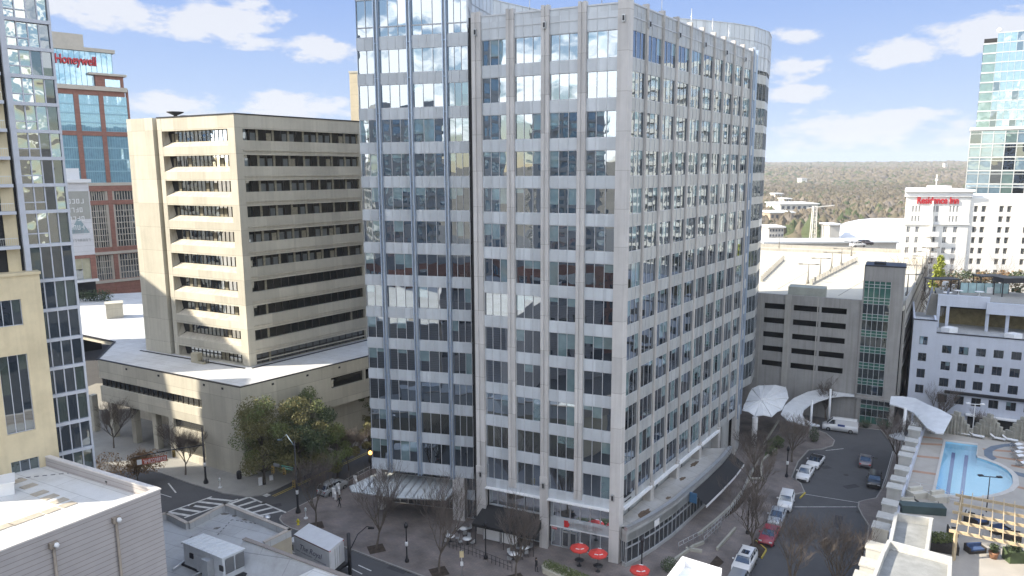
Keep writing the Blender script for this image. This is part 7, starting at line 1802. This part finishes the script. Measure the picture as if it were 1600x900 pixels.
vehicle('suv', 4.8, 1.95, 1.75, paint('grey_suv_paint', (.30, .31, .32), .3), 'grey suv cut by the bottom edge next to the white suv', at(1148, 925), hd_, 'car')
v_ = vehicle('van', 5.6, 2.0, 2.2, white, 'white panel van with a small blue logo under the curved canopy', at(1312, 673), head_to(1340, 674, 1296, 668), 'van')
m = MB(); m.box((-.2, 1.03, 1.1), 1.1, .02, .35); me = bpy.data.meshes.new('logo_panel'); me.from_pydata([tuple(v) for v in m.v], [], m.f); me.materials.append(plain('logo_blue', (.06, .10, .28), .5)); o = bpy.data.objects.new('logo_panel', me); COL.objects.link(o); o.parent = v_
# cars on the roof level behind the garage
for i, (u, v, pm_, lab) in enumerate(((1352, 381, darkp, 'dark blue car on the far parking deck'), (1340, 384, white, 'white car parked left of the dark one on the far deck'))):
    r_ = ray(u, v); zt = hz(1300, 379, 0.0, 330.0); q = at(u, v+2, GZ); q = Vector((q.x, q.y, GZ)); vehicle('suv', 4.6, 1.9, 1.6, pm_, lab, q, .2, 'car')
# parked cars half hidden along the side street
vehicle('suv', 4.5, 1.85, 1.6, silver, 'silver car behind the bare tree on the side street', at(520, 768), head_to(505, 775, 540, 757), 'car')
# ---- box truck
a, b_, c = at(459, 835, 3.7), at(514, 861, 3.7), at(537, 842, 3.7); d4 = a+(c-b_)
for p in (a, b_, c, d4): p.z = 0
tk = thing('box_truck', 'white box truck with script lettering parked behind the low building', 'truck', (a+c)/2)
m = MB(); m.prism([a, b_, c, d4], 1.05, 3.7, 0); part(tk, 'cargo_box', m, [mat('truck_white', (.60, .61, .63), .45, .05, .8)])
da = (b_-a).normalized(); TF = Fr(a, math.degrees(math.atan2(da.x, da.y)), 1); TLn = (b_-a).length; Wt = (c-b_).length
if TF.n.dot(Vector((0, -1, 0))) < 0: TF.n = -TF.n
m = MB(); m.fb(TF, 0, TLn, .0, .03, 3.55, 3.68, 0); m.fb(TF, 0, TLn, .0, .03, 1.05, 1.13, 0)
part(tk, 'trim_rail', m, [plain('brown_trim', (.20, .14, .13), .5)])
m = MB(); m.fb(TF, -.3, TLn-.1, -Wt+.15, -.15, .75, 1.05, 0); part(tk, 'chassis', m, [M_iron])
m = MB(); m.fb(TF, -2.0, -.2, -Wt+.1, -.1, .5, 1.3, 0); m.fb(TF, -1.5, -.2, -Wt+.2, -.2, 1.3, 2.5, 0); part(tk, 'cab', m, [white])
m = MB(); m.fb(TF, -1.56, -1.5, -Wt+.3, -.3, 1.5, 2.3, 0); m.fb(TF, -1.3, -.5, -.2, -.17, 1.5, 2.2, 0); part(tk, 'cab_windows', m, [G_car])
for s in (-1.2, TLn-1.6):
    for dd in (-.35, -Wt+.35):
        m = MB(); q = TF.pt(s, dd, .5); m.grid([[tuple(q+TF.u*math.cos(2*math.pi*j/14)*.48+Vector((0, 0, math.sin(2*math.pi*j/14)*.48))+TF.n*o) for j in range(14)] for o in (-.15, .15)], 0, True, True); part(tk, 'wheel', m, [M_tyre])
eb = (c-b_).normalized(); TE = Fr(b_, math.degrees(math.atan2(eb.x, eb.y)), 1)
if TE.n.dot(TF.u) < 0: TE.n = -TE.n
m = MB(); m.fb(TE, .1, Wt-.1, 0, .04, 1.15, 3.5, 0)
for k in (.5, ): m.fb(TE, Wt*k-.03, Wt*k+.03, .04, .07, 1.15, 3.5, 1)
for k in (.35, .65): m.fb(TE, Wt*k-.02, Wt*k+.02, .04, .09, 1.2, 3.45, 1)
part(tk, 'rear_door', m, [bpy.data.materials['truck_white'], M_alu])
for s in (.15, Wt-.35): m = MB(); m.fb(TE, s, s+.2, 0, .06, .85, 1.0, 0); part(tk, 'tail_light', m, [M_tail])
for s in (.05, Wt-.2): m = MB(); m.fb(TE, s, s+.15, 0.03, .06, 3.52, 3.64, 0); part(tk, 'marker_light', m, [M_tail])
M_ink = plain('truck_ink', (.10, .10, .16), .5)
t_ = put_text(tk, 'The Royal', .95, TF, TLn*.46, .01, 2.25, M_ink, .01, name='lettering', shear=.35)
for a_, b_2, z_2, n_2 in ((.20, .52, 1.85, 16), (.56, .9, 1.75, 14), (.05, .16, 1.9, 4)):
    m = MB(); strokes(m, TF, TLn*a_, TLn*b_2, .0, z_2, z_2+.14, n_2, 0, .012); part(tk, 'small_lettering', m, [M_ink])
# ================================================================== lamps, signals, signs
def black_lamp(u, v, h, lab, disc=True):
    q = at(u, v, .12); t = thing('street_lamp', lab, 'street lamp', q, 'black street lamps'); m = MB(); m.lathe(q, [(.24, 0), (.24, .25), (.13, .5), (.08, .9), (.07, h*.92), (.1, h*.93)], 10); part(t, 'post', m, [M_iron])
    m = MB(); m.lathe(q+Vector((0, 0, h*.93)), [(.08, 0), (.2, .12), (.24, .5), (.12, .62), (.03, .8)], 10); part(t, 'lantern', m, [M_iron])
    if disc: m = MB(); m.lathe(q+Vector((0, 0, h*.45)), [(.13, 0), (.17, .05), (.17, .45), (.13, .5)], 10); part(t, 'white_band', m, [M_white])
for u, v, h, lab, dk in ((636, 878, 4.4, 'black street lamp with a white band between two bare trees on the plaza', True), (759, 873, 4.2, 'black street lamp in front of the left end of the black awning', False), (1168, 834, 4.4, 'black street lamp in the mulch bed left of the red car', False), (1229, 745, 4.2, 'black street lamp with a white band on the brick island beside the white cars', True), (1345, 905, 3.6, 'black street lamp at the bottom edge by the stepped deck wall', False), (1002, 905, 4.6, 'black street lamp in front of the corner pillar beside the lowest red umbrella', False)): black_lamp(u, v, h, lab, dk)
# dark pole with curved arm beside the truck
q = at(547, 897, 0); t = thing('light_pole', 'thick black pole with a long curved lamp arm right of the box truck', 'light pole', q); hh = hz(541, 834, q.x, q.y)
m = MB(); m.tube([q, (q.x, q.y, hh)], [.22, .2], 10); part(t, 'pole', m, [M_iron]); 
e = at(580, 826, hh-1.2); m = MB(); m.tube([(q.x, q.y, hh-2.2), Vector((q.x, q.y, hh-2.2)).lerp(e, .4)+Vector((0, 0, 1.0)), Vector((q.x, q.y, hh-1.6)).lerp(e, .8)+Vector((0, 0, .7)), e+Vector((0, 0, .2))], .06, 6); m.box(e, .7, .3, .15); part(t, 'lamp_arm', m, [M_iron])
def signal_pole(u, v, vtop, lab, arm=None, arm_h=5.4, base=True):
    q = at(u, v, .12); t = thing('traffic_pole', lab, 'traffic pole', q); h = hz(u, vtop, q.x, q.y); m = MB(); m.lathe(q, [(.34, 0), (.34, .3), (.2, .6), (.15, .9), (.1, h)], 12); part(t, 'pole', m, [M_iron])
    m = MB(); m.lathe(q+Vector((0, 0, 2.6)), [(.16, 0), (.18, .05), (.18, .5), (.16, .55)], 10); part(t, 'white_band', m, [M_white]); return t, q, h
t1, q1_, h1_ = signal_pole(322, 755, 668, 'tall black traffic pole on the corner pavement by the podium')
e = at(205, 716, 5.6); m = MB(); p0_ = Vector((q1_.x, q1_.y, 5.9)); m.tube([p0_, p0_.lerp(e, .5)+Vector((0, 0, .15)), e], [.1, .08, .05], 6); part(t1, 'mast_arm', m, [M_iron])
def sig(par, p, lab=None, lit=None, face=(0, -1)):
    m = MB(); m.box((p.x, p.y, p.z-1.0), .32, .3, 1.0); o = part(par, 'signal_head', m, [mat('signal_yellow_brown', (.30, .21, .07), .6) if 'signal_yellow_brown' not in bpy.data.materials else bpy.data.materials['signal_yellow_brown']]); m = MB()
    for k in range(3): m.lathe((p.x, p.y-.17, p.z-.28-.3*k), [(.1, -.05), (.1, .05)], 8)
    part(par, 'lens', m, [M_iron])
d = (e-p0_); 
for k in (.42,): sig(t1, p0_+d*k)
fr = Fr((p0_+d*.52), math.degrees(math.atan2(d.x, d.y)), 1)
if fr.n.y > 0: fr.n = -fr.n
m = MB(); L = d.xy.length; M_ban = plain('banner_red', (.42, .08, .04), .7)
m.fb(fr, 0, L*.34, 0, .05, 4.45, 5.25, 0); strokes(m, fr, .1, L*.33, .05, 4.55, 5.1, 12, 1, .02); m.fb(fr, L*.345, L*.41, 0, .05, 4.5, 5.2, 1); part(t1, 'hanging_banner', m, [M_ban, M_white])
t2, q2_, h2_ = signal_pole(466, 801, 690, 'tall black traffic pole with signals on the plaza corner beside the hydrant')
e = at(426, 728, 5.9); p0_ = Vector((q2_.x, q2_.y, 6.2)); m = MB(); m.tube([p0_, p0_.lerp(e, .5)+Vector((0, 0, .1)), e], [.1, .08, .05], 6); part(t2, 'mast_arm', m, [M_iron]); d = e-p0_
for k in (.5, 1.0): sig(t2, p0_+d*k)
sig(t2, Vector((q2_.x-.35, q2_.y, 4.6)))
m = MB(); fr = Fr(p0_+d*.12, math.degrees(math.atan2(d.x, d.y)), 1)
if fr.n.y > 0: fr.n = -fr.n
m.fb(fr, 0, 1.9, 0, .05, 5.85, 6.3, 0); o = part(t2, 'street_sign', m, [plain('sign_green', (.10, .35, .25), .5)]); m = MB(); strokes(m, fr, .15, 1.75, .05, 5.97, 6.18, 9, 0, .01); part(t2, 'sign_lettering', m, [M_white])
m = MB(); fr2 = Fr(p0_+d*.7, math.degrees(math.atan2(d.x, d.y)), 1); fr2.n = fr.n; m.fb(fr2, 0, 1.0, 0, .05, 5.9, 6.35, 0); part(t2, 'lane_sign', m, [M_alu])
m = MB(); e2 = at(437, 688, 9); m.tube([Vector((q2_.x, q2_.y, h2_-.6)), Vector((q2_.x, q2_.y, h2_)).lerp(e2, .5)+Vector((0, 0, .9)), e2], [.07, .05, .04], 6); m.box(e2, .6, .3, .14); part(t2, 'lamp_arm', m, [plain('blue_grey_steel', (.2, .26, .32), .4, .4)])
# hydrant, litter bins, meters, signs
q = at(466, 820, .12); t = thing('fire_hydrant', 'yellow fire hydrant on the corner below the traffic pole', 'hydrant', q); m = MB(); m.lathe(q, [(.18, 0), (.18, .08), (.13, .1), (.13, .55), (.16, .56), (.16, .62), (.1, .74), (.03, .82)], 12); m.bar(q+Vector((-.24, 0, .45)), q+Vector((.24, 0, .45)), .12); part(t, 'barrel', m, [plain('hydrant_yellow', (.6, .5, .04), .5)])
for i, (u, v, lab, mt_) in enumerate(((374, 748, 'black litter bin against the podium wall', M_iron), (344, 762, 'small white and green parking meter post on the corner pavement', M_white), (478, 810, 'white and green parking meter post beside the hydrant corner', M_white), (424, 750, 'white utility box at the kerb under the leafy tree', M_white), (407, 758, 'low white post at the side street kerb', M_white))):
    q = at(u, v, .12); m = MB()
    if i == 0: m.lathe(q, [(.3, 0), (.36, .2), (.36, 1.0), (.28, 1.15), (.1, 1.25)], 12)
    elif i in (1, 2): m.lathe(q, [(.28, 0), (.28, .1), (.05, .12), (.05, 1.0), (.13, 1.02), (.13, 1.4), (.03, 1.5)], 10); m.box((q.x, q.y, 1.3), .2, .2, .18, 0, 1)
    else: m.box(q, .5, .3, .7 if i == 3 else 1.1, .4)
    tag(m.build(('litter_bin', 'parking_meter', 'parking_meter', 'utility_box', 'bollard')[i], [mt_, plain('meter_green', (.1, .4, .2), .5)], org=q), lab, ('litter bin', 'parking meter', 'parking meter', 'utility box', 'bollard')[i])
q = at(722, 905, .12); t = thing('sign_post', 'sign post with a yellow and a white plate on the pavement near the bottom edge', 'sign', q); m = MB(); m.tube([q, q+Vector((0, 0, 3.4))], .04, 6); part(t, 'post', m, [M_alu]); m = MB(); m.box(q+Vector((0, -.05, 2.6)), .45, .04, .75); part(t, 'sign_plate', m, [mat('cream_sign', (.6, .5, .3), .5)]); m = MB(); m.box(q+Vector((0, -.05, 1.6)), .32, .04, .5); part(t, 'sign_plate', m, [M_white])
q = at(580, 745, .1); t = thing('lit_lamp', 'lamp with a glowing orange globe at the left foot of the glass wing', 'lamp', q); hh = hz(578, 708, q.x, q.y); m = MB(); m.tube([q, (q.x, q.y, hh-.2)], .06, 6); part(t, 'post', m, [M_iron]); mo, nt, b = nodes('glowing_amber'); b.inputs['Emission Color'].default_value = (1, .45, .08, 1); b.inputs['Emission Strength'].default_value = 3.0; b.inputs['Base Color'].default_value = (.8, .4, .1, 1); m = MB(); m.lathe((q.x, q.y, hh-.25), [(.05, 0), (.25, .15), (.28, .4), (.05, .6)], 10); part(t, 'globe', m, [mo])
# side street barrier / white railings of the plaza edge
rail('plaza_railing', [(520, 772), (560, 748), (603, 726)], .12, 1.0, [M_alu], 'white metal railing along the side street kerb of the plaza', 1.0)
rail('ramp_railing', [(1060, 860), (1112, 832), (1136, 810), (1158, 780), (1172, 745)], .12, 1.0, [M_alu], 'thin metal railing along the curved ramp of the brick plaza', .9)
rail('upper_ramp_railing', [(1100, 850), (1126, 826)], .12, 1.0, [M_alu], 'short metal railing nearest the white suv on the brick plaza', .9)
rail('patio_fence', [(702, 856), (738, 868), (800, 893)], .12, 1.0, [M_iron], 'dark patio fence around the cafe tables on the plaza', .55)
for i, (u, v) in enumerate(((528, 768), (555, 756), (522, 776))):
    q = at(u, v, .12); m = MB(); m.box(q, .45, .45, 1.2, .3); m.box(q+Vector((.3, -.5, 0)), .25, .9, .8, .3); tag(m.build('street_kiosk', [M_white, M_iron], org=q), ['white meter box at the side street end of the plaza', 'second white box further along the side street railing', 'white scooter stand nearest the bare corner tree'][i], 'street box')
# rockers of cafe furniture
def cafe(q, rz, lab, top=M_white, grp='cafe tables on the patio'):
    t = thing('cafe_table', lab, 'table', q, grp); m = MB(); m.lathe(q, [(.28, 0), (.05, .05), (.05, .7)], 8); part(t, 'pedestal', m, [M_iron]); m = MB(); m.lathe(q+Vector((0, 0, .7)), [(.52, 0), (.55, .03), (.02, .05)], 16); part(t, 'table_top', m, [top])
def chair(q, rz, lab, grp='cafe chairs around the patio tables', mt_=None):
    t = thing('cafe_chair', lab, 'chair', q, grp); m = MB(); c, s = math.cos(rz), math.sin(rz); X = Vector((c, s, 0)); Y = Vector((-s, c, 0))
    for a in (-.2, .2):
        for b in (-.2, .2): m.bar(q+X*a+Y*b, q+X*a*.9+Y*b*.9+Vector((0, 0, .45)), .03)
    part(t, 'legs', m, [M_iron]); m = MB(); m.box(q+Vector((0, 0, .45)), .44, .44, .04, rz); part(t, 'seat', m, [mt_ or M_alu]); m = MB(); p = q+Y*.22; m.bar(p+Vector((0, 0, .66)), p+Vector((0, 0, .66))+Y*.03+Vector((0, 0, .01)), .42, .42) if 0 else m.box(p+Vector((0, 0, .5)), .42, .03, .4, rz); part(t, 'backrest', m, [mt_ or M_alu])
tabs = [(704, 846, 'leftmost on the patio', 'leftmost on the patio'), (725, 834, 'closest to the side entrance', 'by the side entrance'), (730, 850, 'front right of the three by the fence', 'front right by the fence'), (802, 874, 'behind the bare tree by the awning', 'behind the bare tree'), (820, 864, 'under the right part of the black awning', 'under the black awning')]
for i, (u, v, lab, lab2) in enumerate(tabs):
    q = at(u, v, .12); cafe(q, 0, 'round white cafe table '+lab)
    for k in range(3):
        a = k*2.1+i*.7; qq = q+Vector((math.cos(a)*.85, math.sin(a)*.85, 0)); chair(qq, a-math.pi/2, ('right-hand' if math.cos(a) > .6 else 'left-hand' if math.cos(a) < -.6 else 'far' if math.sin(a) > 0 else 'near')+' metal chair at the cafe table '+lab2, 'cafe chairs on the patio')
M_umb = mat('red_umbrella_cloth', (.55, .045, .035), .7, .05, 1.5)
for i, (u, v, lab) in enumerate(((905, 884, 'red patio umbrella left of the other in front of the shop doors'), (934, 893, 'red patio umbrella in front of the shop window by the corner pillar'), (999, 920, 'red umbrella at the bottom edge right of the corner pillar'))):
    q = at(u, v, .12); t = thing('patio_umbrella', lab, 'umbrella', q, 'red patio umbrellas'); m = MB(); m.tube([q, q+Vector((0, 0, 2.6))], .03, 6); m.lathe(q, [(.28, 0), (.28, .06), (.05, .1)], 10); part(t, 'pole', m, [M_iron]); m = MB(); n = 8; c = q+Vector((0, 0, 2.75)); R1 = 1.08
    rim = [q+Vector((math.cos(2*math.pi*k/n)*R1, math.sin(2*math.pi*k/n)*R1, 2.2)) for k in range(n)]
    for k in range(n):
        a, b = rim[k], rim[(k+1) % n]; mid = c.lerp((a+b)/2, .55)-Vector((0, 0, .03)); m.face([c, a, mid], 0); m.face([c, mid, b], 0); m.face([a, b, mid], 0); m.face([b, a, a-Vector((0, 0, .16)), b-Vector((0, 0, .16))], 0); m.face([mid-Vector((0, 0, .02)), a-Vector((0, 0, .02)), c-Vector((0, 0, .02))], 0); m.face([c-Vector((0, 0, .02)), b-Vector((0, 0, .02)), mid-Vector((0, 0, .02))], 0)
    part(t, 'canopy', m, [M_umb]); m = MB()
    for k in (1, 5, 6): a = rim[k].lerp(rim[(k+1) % n], .5).lerp(c, .3)+Vector((0, 0, .03)); m.box(a, .42, .14, .02, math.pi*2*(k+.5)/n+math.pi/2)
    part(t, 'white_lettering', m, [M_white])
    cafe(q+Vector((.02, 0, 0)), 0, ['dark table under the left red umbrella', 'dark table under the red umbrella by the pillar', 'dark table under the red umbrella at the bottom edge'][i], M_iron, 'tables under the red umbrellas')
# ================================================================== people
def person(u, v, rz, shirt, trousers, label, stride=.25, z=.12):
    q = at(u, v, z); J = {'pelvis': (0, 0, .95), 'belly': (0, 0, 1.1), 'chest': (0, .0, 1.33), 'neck': (0, 0, 1.5), 'head': (0, .02, 1.6), 'crown': (0, .01, 1.72)}
    for s, n in ((-1, 'l'), (1, 'r')):
        st_ = stride*s
        J[n+'hip'] = (.1*s, 0, .92); J[n+'knee'] = (.11*s, st_*.55, .5); J[n+'ankle'] = (.11*s, st_*.9-.05*s, .09); J[n+'toe'] = (.12*s, st_*.9+.14, .04)
        J[n+'sh'] = (.19*s, 0, 1.42); J[n+'el'] = (.25*s, -st_*.35, 1.13); J[n+'wr'] = (.25*s, -st_*.7+.08, .88); J[n+'hand'] = (.25*s, -st_*.8+.1, .79)
    E = [('pelvis', 'belly'), ('belly', 'chest'), ('chest', 'neck'), ('neck', 'head'), ('head', 'crown')]
    for n in 'lr': E += [('pelvis', n+'hip'), (n+'hip', n+'knee'), (n+'knee', n+'ankle'), (n+'ankle', n+'toe'), ('chest', n+'sh'), (n+'sh', n+'el'), (n+'el', n+'wr'), (n+'wr', n+'hand')]
    R = {'pelvis': .13, 'belly': .13, 'chest': .15, 'neck': .055, 'head': .095, 'crown': .07}
    for n in 'lr': R.update({n+'hip': .1, n+'knee': .065, n+'ankle': .045, n+'toe': .04, n+'sh': .07, n+'el': .045, n+'wr': .032, n+'hand': .035})
    names = list(J); me = bpy.data.meshes.new('person'); me.from_pydata([J[k] for k in names], [(names.index(a), names.index(b)) for a, b in E], [])
    o = bpy.data.objects.new('person', me); COL.objects.link(o); sk = o.modifiers.new('skin', 'SKIN'); 
    if not me.skin_vertices: me.attributes
    bpy.context.view_layer.objects.active = o
    for i, k in enumerate(names):
        me.skin_vertices[0].data[i].radius = (R[k], R[k]*(.8 if k in ('chest', 'belly', 'pelvis') else 1)); me.skin_vertices[0].data[i].use_root = (k == 'pelvis')
    ss = o.modifiers.new('sub', 'SUBSURF'); ss.levels = 1; ss.render_levels = 1
    dg = bpy.context.evaluated_depsgraph_get(); nm = bpy.data.meshes.new_from_object(o.evaluated_get(dg)); bpy.data.objects.remove(o)
    nm.materials.clear()
    for x in (plain('skin_tone', (.42, .27, .2), .6), shirt, trousers, M_iron): nm.materials.append(x)
    for p in nm.polygons:
        c = sum((nm.vertices[i].co for i in p.vertices), Vector())/len(p.vertices)
        p.material_index = 0 if (c.z > 1.5 or (abs(c.x) > .2 and c.z < .9)) else (1 if c.z > .95 or (abs(c.x) > .19 and c.z > .85) else (2 if c.z > .12 else 3)); p.use_smooth = True
    b = bpy.data.objects.new('person', nm); COL.objects.link(b); b.location = q; b.rotation_euler = (0, 0, rz); tag(b, label, 'person')
    h = MB(); h.lathe((0, -.015, 1.64), [(.10, -.03), (.112, .03), (.10, .1), (.04, .14)], 10); hm = bpy.data.meshes.new('hair'); hm.from_pydata([tuple(v) for v in h.v], [], h.f); hm.materials.append(plain('hair_dark', (.03, .02, .015), .8)); ho = bpy.data.objects.new('hair', hm); COL.objects.link(ho); ho.parent = b
person(531, 793, 1.2, plain('coat_black', (.02, .02, .025), .8), plain('trousers_dark', (.03, .03, .04), .8), 'person in dark clothes walking across the plaza toward the side street', .35)
person(838, 894, -1.0, plain('coat_charcoal', (.03, .03, .035), .8), plain('trousers_grey', (.04, .04, .05), .8), 'person in a dark coat standing left of the clipped hedge', .12)
